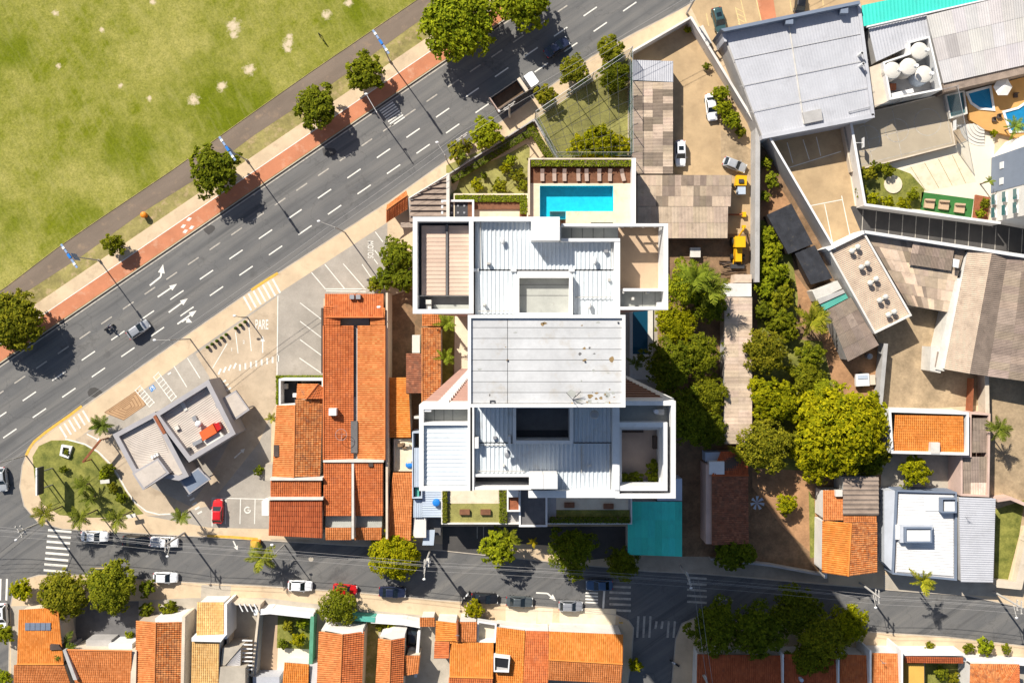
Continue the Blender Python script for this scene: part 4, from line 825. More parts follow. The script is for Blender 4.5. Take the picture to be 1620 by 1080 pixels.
# ribbed shed and tile kiosk by the avenue
S1 = rooty('ribbed_shed', 'brown ribbed shed roof with pointed corner by the avenue pavement', 'shed', [(648, 312), (706, 277), (710, 345), (650, 345)], 4)
for k in range(9):
    y0 = 280 + k * 9; xl = max(650, 706 - (y0 - 277) * 1.63) if y0 < 312 else 648; y1 = y0 + 8.2; xl1 = max(649, 706 - (y1 - 277) * 1.63) if y1 < 312 else 648
    if y1 > 352: xl = xl1 = 634
    m = MB(); a = WP([(xl, y0), (708, y0), (708, y1), (xl1, y1)], 4); z = (4.0, 4.0, 4.35, 4.35); m.poly([(*a[i], z[i]) for i in (3, 2, 1, 0)]); m.poly([(*a[3], 4.0), (*a[2], 4.0), (*a[2], 4.35), (*a[3], 4.35)]); m.build('roof_fold', 'sheet_dark', S1)
MB().prism(WP([(646, 314), (709, 276), (711, 345), (648, 345)], 3.9), .1, 3.9).build('wall', 'wall_grey', S1); a, b = W(647, 314, 4.5), W(709, 276, 4.5); MB().tube(a, b, .16, 6).build('fascia', 'white_old', S1); MB().prism(WP(rect(706, 274, 711, 345), 4.6), .1, 4.6).build('side_wall', 'white_old', S1)
K = rooty('tile_kiosk', 'small orange tiled gatehouse roof at the avenue pavement', 'kiosk', rect(610, 307, 646, 350), 3); tiled(K, [(611, 333, 3.6), (645, 309, 3.6), (643, 302, 3.2), (612, 325, 3.2)], 'tile_orange', 'wall_cream', ridge=True); tiled(K, [(611, 334, 3.6), (645, 310, 3.6), (645, 330, 2.6), (611, 352, 2.6)], 'tile_rust', None, ridge=False)

# ---------------------------------------------------------------- sheds and yard east of the pool deck
E1 = rooty('workshop', 'long narrow workshop roofed in patched pale sheets beside the netted court', 'workshop', rect(997, 95, 1065, 275), 4.5)
corr(E1, [(1000, 95, 3.5), (1065, 97, 3.3), (1065, 130, 3.3), (1000, 127, 3.5)], 'sheet_grey', .35, .05, 'wall_grey'); sheets(E1, [(1000, 129, 3.5), (1000, 275, 3.5), (1064, 275, 3.2), (1064, 131, 3.3)], 'sheet', 1.15, 1.75, (1, .45, .75, 1.15), seed=3, wt=(.5, .2, .22, .08))
E2 = rooty('workshop', 'wide pale patched sheet workshop roof directly east of the pool deck', 'workshop', rect(1008, 275, 1155, 376), 4.5)
sheets(E2, [(1008, 277, 3.9), (1158, 277, 3.9), (1156, 326, 3.4), (1008, 326, 3.4)], 'sheet', 1.05, 1.75, (1, .5, .78, 1.12), seed=5, wt=(.5, .2, .22, .08)); sheets(E2, [(1008, 327, 3.5), (1152, 327, 3.5), (1151, 376, 3.0), (1008, 376, 3.0)], 'sheet', 1.1, 2.5, (.92, .88, .95, .55), seed=9, wt=(.45, .3, .22, .03))
bwall('tall grey wall between the yellow digger yard and the green plot', [(1190, 212), (1189, 445)], 3.4, 'wall_grey', .55)
bwall('white rendered wall running down beside the parked white cars', [(1088, 38), (1196, 216)], 3.0, 'wall_white', .3)
bwall('tan wall along the pavement above the workshop yard', [(998, 88), (1088, 36)], 2.6, 'wall_white', .25)
bwall('high pale wall between the scrub plot and the paved yard', [(1197, 212), (1305, 397)], 4.6, 'wall_grey', .25, cap='white')
bwall('pale retaining wall around the patio garden', [(1334, 200), (1356, 328), (1564, 356)], 3.4, 'wall_white', .3, cap='white')
F1 = rooty('long_shed', 'long pale sheet roof running between trees beside the tower shadow', 'shed', rect(1143, 445, 1192, 700), 3.5)
slabbox(F1, rect(1146, 448, 1189, 469), .1, 3.6, 'wall_white', 'flat_end'); sheets(F1, [(1146, 470, 3.6), (1146, 702, 3.4), (1189, 702, 3.2), (1189, 470, 3.4)], 'sheet', 1.1, 2.3, (1.08, 1.0, .8, 1.15), seed=11, wt=(.5, .3, .15, .05))
slabbox(F1, rect(1162, 434, 1189, 447), .1, 2.9, 'sheet', 'lean_to')
G1 = rooty('shaded_house', 'rust brown tiled house wholly in the tower shadow', 'house', rect(1118, 712, 1184, 862), 4)
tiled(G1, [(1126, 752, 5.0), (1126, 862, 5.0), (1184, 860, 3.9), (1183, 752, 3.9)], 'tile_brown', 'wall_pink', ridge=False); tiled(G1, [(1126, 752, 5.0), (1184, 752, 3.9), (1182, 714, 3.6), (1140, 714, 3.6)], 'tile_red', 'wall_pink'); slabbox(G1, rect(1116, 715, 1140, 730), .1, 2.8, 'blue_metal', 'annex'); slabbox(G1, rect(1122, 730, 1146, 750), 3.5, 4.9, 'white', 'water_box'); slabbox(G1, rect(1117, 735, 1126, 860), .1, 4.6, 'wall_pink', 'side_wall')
TE = rooty('teal_shed', 'flat teal green metal shed roof at the foot of the tower', 'shed', rect(993, 793, 1079, 878), 4); sheets(TE, [(993, 793, 4.2), (1079, 793, 4.2), (1079, 879, 4.0), (993, 876, 4.0)], 'teal', 1.05, 2.9, (1, .93, .86, 1.08), seed=71, wt=(.4, .3, .15, .15)); slabbox(TE, rect(1040, 757, 1079, 792), .1, 4.0, 'blue_metal', 'pale_end')

# ---------------------------------------------------------------- big shop roofs, top right
Hh = rooty('warehouse', 'large pale grey warehouse roof in the upper right corner', 'warehouse', [(1143, 48), (1355, 5), (1380, 180), (1205, 215)], 7)
corr(Hh, [(1146, 52, 4.9), (1358, 8, 4.9), (1381, 182, 4.7), (1206, 214, 4.7)], 'sheet_grey', .5, .022, None); MB().prism(WP([(1140, 46), (1360, 2), (1383, 182), (1206, 218)], 4.6), .1, 4.6).build('wall', 'wall_grey', Hh)
for q in ([(1140, 46), (1360, 1), (1361, 6), (1146, 50)],): MB().prism(WP(q, 6.3), .1, 6.3).build('parapet', 'blue_grey', Hh)
for q in ([(1140, 46), (1147, 45), (1150, 66), (1146, 66)], [(1378, 180), (1383, 180), (1384, 186), (1206, 220), (1205, 214)], [(1356, 6), (1361, 5), (1384, 182), (1379, 183)]): MB().prism(WP(q, 5.15), .1, 5.15).build('parapet', 'sheet_grey', Hh)
for x, y in ((1243, 33), (1330, 16)): MB().prism(WP(rect(x, y - 4, x + 12, y + 5), 6.1), 4.6, 6.1).build('buttress', 'blue_grey', Hh)
c = [W(1364, 84, 6.3), W(1366, 101, 6.3)]
for p in c: MB().tube((p.x, p.y, 4.7), (p.x, p.y, 6.3), .28, 10).build('vent_pipe', 'white', Hh); MB().tube((p.x, p.y, 6.3), (p.x, p.y, 6.32), .2, 10).build('vent_mouth', 'steel_dark', Hh)
slabbox(Hh, [(1270, 178), (1299, 172), (1302, 190), (1274, 196)], 4.4, 5.3, 'wall_grey', 'roof_notch')
for k in range(3): q = [(1150 + k * 0, 0)]; a, b = W(1160 + k * 10, 95 + k * 42, 4.92), W(1366 + k * 8, 53 + k * 42, 4.92); MB().tube(a, b, .04, 4).build('sheet_seam', 'wall_grey', Hh)
a, b = W(1247, 33, 4.92), W(1272, 196, 4.8); MB().tube(a, b, .12, 4).build('ridge_strip', 'white_old', Hh)
H2 = rooty('shop_building', 'shop with teal front strip and lilac grey roof beside the warehouse', 'shop', [(1362, 10), (1600, -40), (1620, 110), (1400, 160)], 6)
corr(H2, [(1363, 9, 4.9), (1600, -42, 4.9), (1600, -10, 4.7), (1366, 42, 4.7)], 'teal', .6, .03, 'wall_grey'); corr(H2, [(1374, 45, 4.4), (1466, 24, 4.4), (1472, 58, 4.2), (1386, 98, 4.2)], 'sheet_grey', .5, .05, 'wall_grey')
a, b = W(1371, 43, 4.9), W(1600, -9, 4.9); MB().tube(a, b, .18, 5).build('fascia', 'white', H2)
H3 = rooty('warehouse', 'streaked pale sheet roof reaching the top right edge', 'warehouse', [(1466, 24), (1700, -30), (1700, 95), (1492, 142)], 6.2)
pq = [(1466, 25, 5.2), (1700, -32, 5.2), (1700, 84, 4.5), (1492, 131, 4.5)]; sheets(H3, pq, 'sheet_white', 2.1, 3.6, (1, .92, .72, 1.05), seed=21, wt=(.48, .32, .12, .08)); slabbox(H3, [(1492, 132), (1700, 85), (1700, 98), (1494, 146)], .1, 4.3, 'sheet_dark', 'gutter_strip')
TK = rooty('tank_enclosure', 'white walled enclosure holding four round water tanks', 'enclosure', [(1395, 95), (1470, 57), (1490, 145), (1405, 160)], 7)
flat(TK, [(1437, 66), (1471, 57), (1491, 142), (1408, 158), (1397, 98), (1438, 84)], 5.4, 'white', 'wall_grey', 2.6, .3); slabbox(TK, [(1372, 108), (1397, 99), (1409, 158), (1384, 170)], .1, 4.2, 'wall_cream', 'side_block')
for x, y, lb in ((1456, 80, 'round white water tank in the enclosure corner nearest the teal strip'), (1413, 111, 'round white water tank nearest the warehouse roof'), (1439, 105, 'round white water tank in the middle of the four'), (1463, 117, 'round white water tank with pale blue side at lower corner of enclosure')):
    c = W(x, y, 5.6); t_ = thing('water_tank', lb, 'water tank', (c.x, c.y, 2.8), 'four water tanks'); MB().tube((c.x, c.y, 2.8), (c.x, c.y, 5.3), 1.42, 20, 1.36).build('tank_body', 'white_old' if x < 1460 else 'blue_metal', t_); m = MB(); m.dome((c.x, c.y, 5.3), 1.4, 1.4, .3, 20, 4); m.build('lid', 'white_old', t_, True)
    MB().tube((c.x + .5, c.y - .3, 7.2), (c.x + .5, c.y - .3, 6.6), .3, 10).build('hatch', 'white', t_)
slabbox(TK, rect(1408, 132, 1418, 142), 2.8, 3.6, 'rust', 'pump_box'); slabbox(TK, [(1410, 148), (1444, 140), (1446, 146), (1412, 154)], 2.8, 3.9, 'white', 'board')
# apartment block on the right edge, leaning out of the frame
RB = rooty('apartment_block', 'grey and white apartment block rising at the right edge of the picture', 'building', rect(1575, 225, 1700, 362), 0)
MB().prism(WP([(1568, 250), (1590, 225), (1760, 190), (1780, 380), (1660, 370), (1566, 352)], 0), .1, 46).build('wall', 'wall_white', RB)
g = [W(1568, 250), W(1566, 352)]
fr_ = lambda t, z: (g[0].x + (g[1].x - g[0].x) * t - .06, g[0].y + (g[1].y - g[0].y) * t, z)
m = MB(); m.poly([fr_(0, .2), fr_(0, 44), fr_(.55, 44), fr_(.55, .2)][::-1]); m.build('grey_panel', 'blue_grey', RB)
for k in range(13):
    for t in (.12, .36):
        if (k * 7 + int(t * 50)) % 3: continue
        z = 3 + k * 3.2; m = MB(); a, b_ = fr_(t, z), fr_(t + .1, z); m.box(a[0] - .12, b_[1], z, a[0], a[1], z + 1.1); m.build('window', 'white', RB)
    for t in (.6, .8):
        z = 2 + k * 3.2; a, b_ = fr_(t, z), fr_(t + .15, z); m = MB(); m.box(a[0] - .9, b_[1], z, a[0], a[1], z + .15); bl = m.build('balcony', 'white', RB); m = MB(); m.box(a[0] - .92, b_[1], z + .16, a[0] - .86, a[1], z + 1.1); m.build('railing', 'glass_teal', bl)
# ---------------------------------------------------------------- patio garden, pools and court, right side
crt = patch('sports_court', [(1326, 190), (1492, 150), (1506, 232), (1342, 274)], 'court', 6, 1.2); MB().ring(WP([(1326, 190), (1492, 150), (1506, 232), (1342, 274)]), .2, .1, 1.24).build('court_edge', 'wall_cream', crt)
def ringline(cx, cy, r, parent, z=1.235, mat='paint_worn', a0=0, a1=6.283):
    q = W(cx, cy); m = MB(); n = 20
    for k in range(n):
        t0, t1 = a0 + (a1 - a0) * k / n, a0 + (a1 - a0) * (k + 1) / n
        m.poly([(q.x + (r - .06) * math.cos(t0), q.y + (r - .06) * math.sin(t0), z), (q.x + (r + .06) * math.cos(t0), q.y + (r + .06) * math.sin(t0), z), (q.x + (r + .06) * math.cos(t1), q.y + (r + .06) * math.sin(t1), z), (q.x + (r - .06) * math.cos(t1), q.y + (r - .06) * math.sin(t1), z)])
    return m.build('court_line', mat, parent)
for cx, cy, r in ((1414, 209, 1.9), (1366, 222, 2.2), (1462, 196, 2.2)): ringline(cx, cy, r, crt)
for p0, p1 in (((1335, 232), (1499, 190)), ((1406, 172), (1422, 252)), ((1344, 266), (1500, 228)), ((1330, 196), (1344, 268)), ((1486, 156), (1500, 228)), ((1360, 186), (1376, 258))): stripe(p0, p1, 1, 'paint_worn', crt, 'court_line', 1.235)
patch('patio', [(1345, 276), (1508, 232), (1575, 200), (1568, 300), (1560, 352), (1352, 325)], 'patio_white', 5)
pat = patch('paved_patio', [(1428, 268), (1520, 240), (1544, 288), (1455, 305)], 'stone_cream', 6)
for k in range(4): stripe((1440 + k * 22, 264 - k * 6), (1464 + k * 21, 302 - k * 4), .8, 'verge', pat, 'paving_joint', .146)
patch('garden_bed', [(1348, 268), (1405, 262), (1440, 275), (1462, 300), (1455, 332), (1360, 322)], 'grass', 7)
ringb = MB(); q = W(1412, 292); tag(MB().prism([(q.x + 1.5 * math.cos(k * .3927), q.y + 1.5 * math.sin(k * .3927)) for k in range(16)], .1, .3).build('stone_circle', 'stone_cream'), 'round pale stone seat in the patio garden', 'paving')
tf = patch('artificial_turf', [(1458, 304), (1540, 315), (1536, 345), (1455, 332)], 'turf', 7)
for k, (x, y) in enumerate(((1465, 314), (1488, 316), (1513, 321))):
    r = rooty('sun_bed', ('square tan garden sofa on green turf, nearest the hedge', 'square tan garden sofa in the middle of the green turf', 'square tan garden sofa on green turf, nearest the white facade')[k], 'sofa', rect(x, y, x + 16, y + 16), .5, 'tan sofas on the turf'); p = WP([(x, y), (x + 15, y + 1), (x + 13, y + 16), (x - 2, y + 14)], .7); MB().prism(p, .15, .6).build('seat', 'terrace_tile', r); MB().prism(WP([(x, y), (x + 15, y + 1), (x + 14.6, y + 4), (x - .4, y + 3)], 1), .6, 1.0).build('backrest', 'terrace_tile', r)
ubed = rooty('flower_bed', 'rust brown planter box with leafy plants beside the turf', 'planter', rect(1543, 310, 1562, 346), .5); MB().prism(WP([(1544, 308), (1566, 312), (1562, 350), (1540, 346)], .6), .1, .6).build('box', 'rust', ubed)
dk = rooty('pool_terrace', 'orange tiled pool terrace in the right hand patio', 'terrace', [(1530, 135), (1640, 112), (1640, 240), (1555, 205)], .8); MB().prism(WP([(1528, 146), (1660, 112), (1660, 245), (1600, 215), (1558, 205), (1535, 190)], .9), .1, .9).build('terrace_floor', 'deck_orange', dk)
for lb, pts, col in (('small quarter round pool with white rim on the orange terrace', [(1532, 148), (1566, 139), (1571, 172), (1550, 170), (1538, 162)], 'pool_dark'), ('larger curved pool cut by the right edge of the picture', [(1590, 178), (1612, 172), (1625, 163), (1650, 160), (1650, 205), (1600, 207)], 'pool_dark')):
    r = rooty('patio_pool', lb, 'pool', pts, 1); p = WP(pts, 1.1); MB().ring(offset(p, -.35), .38, .85, 1.08).build('rim', 'white', r); m = MB(); m.poly([(x, y, .92) for x, y in ccw(p)]); m.build('pool_floor', col, r); m = MB(); m.poly([(x, y, 1.0) for x, y in ccw(p)]); m.build('water', 'water', r)
um = thing('parasol', 'white hexagonal parasol on the orange pool terrace', 'parasol', tuple(W(1588, 140)[:2]) + (.9,)); c = W(1588, 137, 3.2); m = MB(); P = [(c.x + 1.55 * math.cos(k * 1.047), c.y + 1.55 * math.sin(k * 1.047), 2.9) for k in range(6)]
for k in range(6): m.poly([P[k], P[(k + 1) % 6], (c.x, c.y, 3.5)])
m.build('canopy', 'umbrella', um); MB().tube((c.x, c.y, .9), (c.x, c.y, 3.5), .04, 6).build('pole', 'metal', um)
for k, (x, y) in enumerate(((1606, 152), (1580, 185), (1572, 190))):
    r = rooty('lounge_chair', ('dark lounge chair near the parasol', 'dark lounge chair at the terrace edge, upper one', 'dark lounge chair at the terrace edge, lower one')[k], 'chair', rect(x, y, x + 6, y + 6), 1, 'dark chairs on the pool terrace'); c = W(x, y, 1); MB().box(c.x - .3, c.y - .3, .95, c.x + .3, c.y + .3, 1.3).build('seat', 'wood_dark', r); MB().box(c.x - .3, c.y + .3, 1.0, c.x + .3, c.y + .4, 1.75).build('backrest', 'wood_dark', r)
st = rooty('garden_stair', 'fan shaped white stair leading down from the pool terrace', 'stairs', [(1513, 195), (1550, 188), (1556, 220), (1530, 218)], .8); q = W(1552, 196)
for k in range(6):
    r0 = 3.7 - k * .5; MB().prism([(q.x, q.y)] + [(q.x + r0 * math.cos(t), q.y + r0 * math.sin(t)) for t in np.linspace(3.2, 4.85, 9)], .1, .2 + k * .13).build('step', 'white_old', st)
# netting round the ball court
bw_ = [(1326, 188), (1492, 148), (1508, 232)]
nf = thing('court_netting', 'tall pale green net fence along the ball court', 'net fence', tuple(W(1326, 188)[:2]) + (.1,))
for a, b in zip(bw_[:-1], bw_[1:]):
    a, b = W(*a), W(*b); m = MB(); m.poly([(a.x, a.y, .2), (b.x, b.y, .2), (b.x, b.y, 5), (a.x, a.y, 5)]); m.build('net', 'net_grey', nf)
    for z in (.3, 5): MB().tube((a.x, a.y, z), (b.x, b.y, z), .04, 5).build('rail', 'metal', nf)
for p in bw_ + [(1408, 168)]: p = W(*p); MB().tube((p.x, p.y, .1), (p.x, p.y, 5.1), .06, 6).build('post', 'metal', nf)
for lb, (x, y) in (('white basketball hoop post at the west end of the court', (1344, 232)), ('white basketball hoop post at the east end of the court', (1505, 205))):
    c = W(x, y); r = thing('basketball_hoop', lb, 'hoop', (c.x, c.y, 1.2), 'hoops of the ball court'); s_ = 1 if x < 1400 else -1; MB().tube((c.x, c.y, .1), (c.x, c.y, 3.2), .08, 6).build('post', 'white', r); MB().tube((c.x, c.y, 3.1), (c.x + s_ * 1.0, c.y, 3.2), .05, 6).build('arm', 'white', r); MB().box(c.x + s_ * 1.0 - .03, c.y - .8, 2.7, c.x + s_ * 1.0 + .03, c.y + .8, 3.7).build('backboard', 'white', r)
slb = rooty('equipment_house', 'small teal glazed pump room beside the ball court', 'pump house', [(1495, 150), (1526, 143), (1530, 178), (1502, 186)], 2); flat(slb, [(1495, 150), (1526, 143), (1531, 180), (1503, 188)], 1.8, 'white_old', 'glass_teal', .3, .25)

# ---------------------------------------------------------------- sheet roofed works on the right
V1 = rooty('vent_hall', 'slanted tan sheet roof carrying five pairs of white turbine vents', 'factory', [(1311, 394), (1368, 367), (1442, 498), (1384, 527)], 6)
vq = [(1311.5, 395), (1367, 369), (1440, 499), (1384, 525)]
corr(V1, [(1312, 397, 4.25), (1385, 525, 4.25), (1440, 498, 4.25), (1367, 370, 4.25)], 'sheet', .30, .06, None); MB().ring(WP([(1309, 393), (1367, 366), (1443, 499), (1384, 528)], 4.65), .3, .1, 4.65).build('wall', 'wall_white', V1)
for x1, y1, x2, y2 in ((1348, 397, 1357.5, 390.5), (1363, 422.5, 1372.5, 417), (1377, 447.5, 1386.5, 441), (1392, 475, 1401.5, 469.5), (1406, 498, 1415, 493)):
    for k, (x, y) in enumerate(((x1, y1), (x2, y2))):
        c = W(x, y, 5.15); m = MB(); m.tube((c.x, c.y, 4.25), (c.x, c.y, 4.85), .22, 10); m.dome((c.x, c.y, 5.1), .46, .46, .36, 12, 4); m.tube((c.x, c.y, 4.75), (c.x, c.y, 5.13), .30, 12, .46); m.build('turbine_vent', 'white_old', V1, True)
    a, b = W(x1, y1, 4.35), W(x2, y2, 4.35); MB().tube(a, b, .2, 4).build('vent_base', 'white_old', V1)
    slabbox(V1, rect(x1 + 9, y1 + 6, x1 + 13, y1 + 12), 4.25, 4.37, 'sheet_dark', 'patch_plate')
V2 = rooty('patched_factory', 'broad factory roof of mixed brown and pale sheets between the vents and the long hall', 'factory', [(1370, 370), (1528, 394), (1498, 492), (1435, 482)], 3.85)
sheets(V2, [(1370, 370, 3.75), (1527, 395, 3.75), (1499, 493, 3.35), (1436, 482, 3.35)], 'sheet', 1.05, 2.4, (.78, 1.2, .5, 1.0), seed=31, wt=(.35, .22, .23, .2))
sheets(V2, [(1445, 382, 4.35), (1510, 392, 4.35), (1505, 428, 4.05), (1438, 418, 4.05)], 'sheet_dark', 1.1, 1.9, (1, 1.4, .8, 2.0), seed=33, wt=(.5, .2, .2, .1), wall=None); slabbox(V2, [(1508, 409), (1518, 411), (1516, 424), (1507, 422)], 5, 4.95, 'white', 'air_unit')
V3 = rooty('long_hall', 'long ribbed grey hall roof in three planes at the right edge', 'factory', [(1529, 394), (1620, 405), (1620, 605), (1493, 585)], 6)
corr(V3, [(1531, 397, 4.35), (1494, 584, 4.35), (1534, 591, 4.85), (1569, 400, 4.85)], 'sheet', .32, .06, 'wall_white'); corr(V3, [(1569, 400, 4.85), (1534, 591, 4.85), (1562, 595, 4.25), (1594, 403, 4.25)], 'sheet_dark', .32, .06, 'wall_white'); sheets(V3, [(1594, 403, 4.25), (1562, 595, 4.25), (1690, 612, 5.05), (1690, 415, 5.05)], 'sheet_dark', 1.2, 2.5, (1, 1.25, .85, 1.9), seed=41, wt=(.5, .25, .2, .05), wall='wall_white')
MB().prism(WP([(1512, 440), (1519, 440), (1494, 587), (1480, 584)], 3.6), .1, 3.6).build('gutter_block', 'white_old', V3); MB().prism(WP([(1473, 548), (1494, 550), (1488, 590), (1471, 586)], 3.4), .1, 3.4).build('porch', 'white_old', V3)
for k in range(3): slabbox(V3, [(1483 + k * 3.4, 556), (1485 + k * 3.4, 556), (1481 + k * 3.4, 580), (1479 + k * 3.4, 580)], 3.4, 3.5, 'sheet_dark', 'vent_slot')
for q in ([(1306, 393), (1367, 364), (1369, 369), (1311, 397)], [(1366, 364), (1571, 395), (1700, 414), (1700, 420), (1570, 400), (1368, 369)]): MB().prism(WP(q, 4.95), .1, 4.95).build('street_wall', 'white', V3 if q[0][0] > 1320 else V1)
a, b = W(1563, 394, 4.95), W(1620, 402, 4.95)
BK = [('black tarpaulin roof of the upper lean-to by the scrub plot', [(1213, 340), (1252, 322), (1286, 386), (1247, 402)], 2.7), ('black tarpaulin roof of the lower lean-to by the scrub plot', [(1257, 400), (1289, 388), (1317, 440), (1283, 450)], 2.5)]
for lb, q, hh in BK:
    r = rooty('lean_to_shed', lb, 'shed', q, hh, 'black lean-to sheds'); corr(r, [(*q[0], hh), (*q[1], hh + .4), (*q[2], hh + .4), (*q[3], hh)], 'black_sheet', 1.0, .03, 'wood_dark', 'sheet_roof')
W1 = rooty('brown_shed', 'dark brown patched sheet shed below the vent roof', 'shed', [(1310, 480), (1340, 463), (1390, 545), (1340, 570)], 4)
sheets(W1, [(1309, 490, 3.9), (1346, 470, 3.9), (1390, 545, 3.6), (1341, 571, 3.6)], 'sheet_dark', 1.0, 2.2, (1, 1.2, .9, 1.6), seed=51, wt=(.5, .25, .2, .05)); slabbox(W1, [(1285, 460), (1325, 444), (1332, 456), (1292, 476)], .1, 3.1, 'white_old', 'white_lean_to'); slabbox(W1, [(1298, 482), (1337, 463), (1342, 471), (1304, 491)], .1, 3.0, 'teal_wall', 'mint_roof'); slabbox(W1, [(1292, 473), (1334, 458), (1337, 463), (1297, 481)], .1, 3.2, 'wall_grey', 'wall_top')
bwall('grey concrete wall beside the white tractor parking space', [(1391, 545), (1383, 635)], 2.6, 'wall_grey', .5)
bwall('thin wall stub dividing the dusty back yards', [(1548, 595), (1549, 650)], 2.6, 'wall_cream', .5); bwall('rusty rail fence in the dusty back yard', [(1530, 598), (1527, 652)], 2.2, 'rust', .08, 'fence', 'fence')
# houses lower right
I1 = rooty('orange_roof_house', 'bright orange tiled house in a white frame beside the great yellow tree', 'house', rect(1407, 649, 1533, 719), 5)
MB().ring(WP([(1406, 648), (1533, 652), (1533, 720), (1410, 717)], 5.4), .38, .1, 5.4).build('wall', 'white', I1); tiled(I1, [(1416, 656, 5.2), (1524, 658, 5.2), (1525, 716, 4.5), (1412, 714, 4.5)], 'tile_bright', None, ridge=False); slabbox(I1, rect(1473, 700, 1487, 717), 4.5, 5.5, 'white_old', 'roof_lantern')
I2 = rooty('side_annex', 'brown sheet roofed annex strip beside the bright orange house', 'annex', rect(1520, 655, 1565, 785), 4); MB().ring(WP([(1534, 652), (1567, 654), (1565, 786), (1520, 784), (1520, 720), (1534, 720)], 4.4), .3, .1, 4.4).build('wall', 'wall_pink', I2)
sheets(I2, [(1539, 661, 4.1), (1562, 661, 4.1), (1562, 715, 3.9), (1538, 715, 3.9)], 'sheet_dark', 1.0, 1.9, (1, 1.3, .9, 1.2), seed=61, wall=None); sheets(I2, [(1524, 722, 4.1), (1562, 722, 4.1), (1562, 782, 3.9), (1522, 782, 3.9)], 'sheet_dark', 1.3, 2.0, (1, 1.2, 2.4, 2.4), seed=62, wt=(.5, .25, .15, .1), wall=None)
I3 = rooty('modern_house', 'modern white roofed house with slate blue rims and two roof boxes', 'house', rect(1398, 776, 1518, 912), 5)
MB().prism(WP([(1399, 776), (1419, 776), (1416, 905), (1408, 900), (1399, 890)], 3.2), .1, 3.2).build('side_roof', 'pale_grey', I3); flat(I3, [(1418, 775), (1514, 778), (1514, 918), (1412, 908)], 3.7, 'blue_grey', 'sheet_white', .5, .24); corr(I3, [(1422, 781, 3.35), (1418, 904, 3.35), (1508, 911, 3.35), (1508, 783, 3.35)], 'white', .45, .04)
slabbox(I3, rect(1424, 830, 1476, 858), 3.2, 4.2, 'pale_grey', 'roof_box'); MB().ring(WP(rect(1432, 834, 1475, 858), 4.9), .2, 3.3, 4.9).build('box_rim', 'blue_grey', I3); slabbox(I3, rect(1434, 837, 1473, 856), 4.2, 4.6, 'white', 'box_roof'); MB().ring(WP(rect(1490, 788, 1514, 811), 4.6), .2, 3.0, 4.6).build('box_rim', 'blue_grey', I3); slabbox(I3, rect(1494, 792, 1512, 808), 3.3, 4.2, 'white', 'box_roof'); slabbox(I3, rect(1417, 830, 1423, 853), 3.2, 3.9, 'white', 'air_unit'); slabbox(I3, rect(1464, 783, 1486, 808), 3.3, 3.47, 'white', 'roof_panel')
I4 = rooty('grey_sheet_house', 'flat light grey ribbed roof house beside the triangular lawn', 'house', rect(1516, 785, 1576, 922), 4.4); corr(I4, [(1517, 786, 4.4), (1520, 920, 4.2), (1571, 921, 4.2), (1575, 788, 4.4)], 'sheet_grey', .36, .05, 'wall_grey')
bwall('cream wall with broad coping round the triangular lawn', [(1572, 918), (1602, 921), (1618, 850), (1640, 800)], 1.8, 'wall_cream', .9); bwall('pink wall corner behind the grey roof house', [(1566, 786), (1585, 783), (1640, 806)], 2.6, 'wall_pink', .4)
I5 = rooty('gabled_house', 'small bright gabled house with dark ribbed rear roof below the great yellow tree', 'house', rect(1300, 755, 1390, 912), 4.5)
tiled(I5, [(1347, 827, 5.3), (1342, 911, 5.3), (1300, 905, 4.3), (1301, 823, 4.3)], 'tile_bright', 'wall_white'); tiled(I5, [(1347, 827, 5.3), (1342, 911, 5.3), (1387, 905, 4.3), (1387, 826, 4.3)], 'tile_old', 'wall_white', ridge=False); tiled(I5, [(1302, 775, 4.2), (1334, 775, 4.2), (1334, 822, 4.6), (1302, 822, 4.6)], 'tile_orange', 'wall_white', ridge=False); tiled(I5, [(1334, 816, 4.5), (1387, 816, 4.5), (1387, 825, 4.3), (1334, 825, 4.3)], 'tile_orange', None, ridge=False)
corr(I5, [(1390, 754, 4.8), (1390, 814, 4.8), (1333, 814, 4.6), (1334, 754, 4.6)], 'sheet_dark', .8, .12, 'wall_grey', 'ribbed_roof'); slabbox(I5, rect(1322, 775, 1333, 785), 4.3, 4.9, 'white_old', 'water_box'); bwall('white side wall between dirt yard and the small gabled house', [(1297, 812), (1297, 905)], 2.8, 'wall_white', .35)
bwall('low street wall of the shaded dirt yard', [(1122, 880), (1215, 890), (1297, 905)], 1.6, 'wall_grey', .25)

# ---------------------------------------------------------------- houses along the lower street
J1 = rooty('curved_roof_house', 'orange tiled corner house with rounded front and solar panel', 'house', rect(22, 960, 119, 1080), 5)
tiled(J1, [(27, 1050, 5.6), (101, 1050, 5.6), (92, 960, 4.2), (30, 964, 4.2)], 'tile_bright', 'wall_cream'); tiled(J1, [(22, 1051, 5.6), (102, 1052, 5.6), (125, 1120, 4.2), (22, 1120, 4.2)], 'tile_orange', 'wall_cream', ridge=False)
for k in range(2):
    for i in range(5): slabbox(J1, rect(39.5 + i * 8.2, 985 + k * 6, 47 + i * 8.2, 990.5 + k * 6), 4.7 + k * .1, 4.85 + k * .1, 'solar', 'solar_panel')
slabbox(J1, [(79, 1019), (93, 1020), (98, 1027), (79, 1028)], 3.5, 5.6, 'wood_dark', 'roof_notch'); MB().prism(WP([(99, 1028), (104, 1027), (122, 1075), (116, 1075)], 5.5), .1, 5.5).build('party_wall', 'wall_grey', J1)
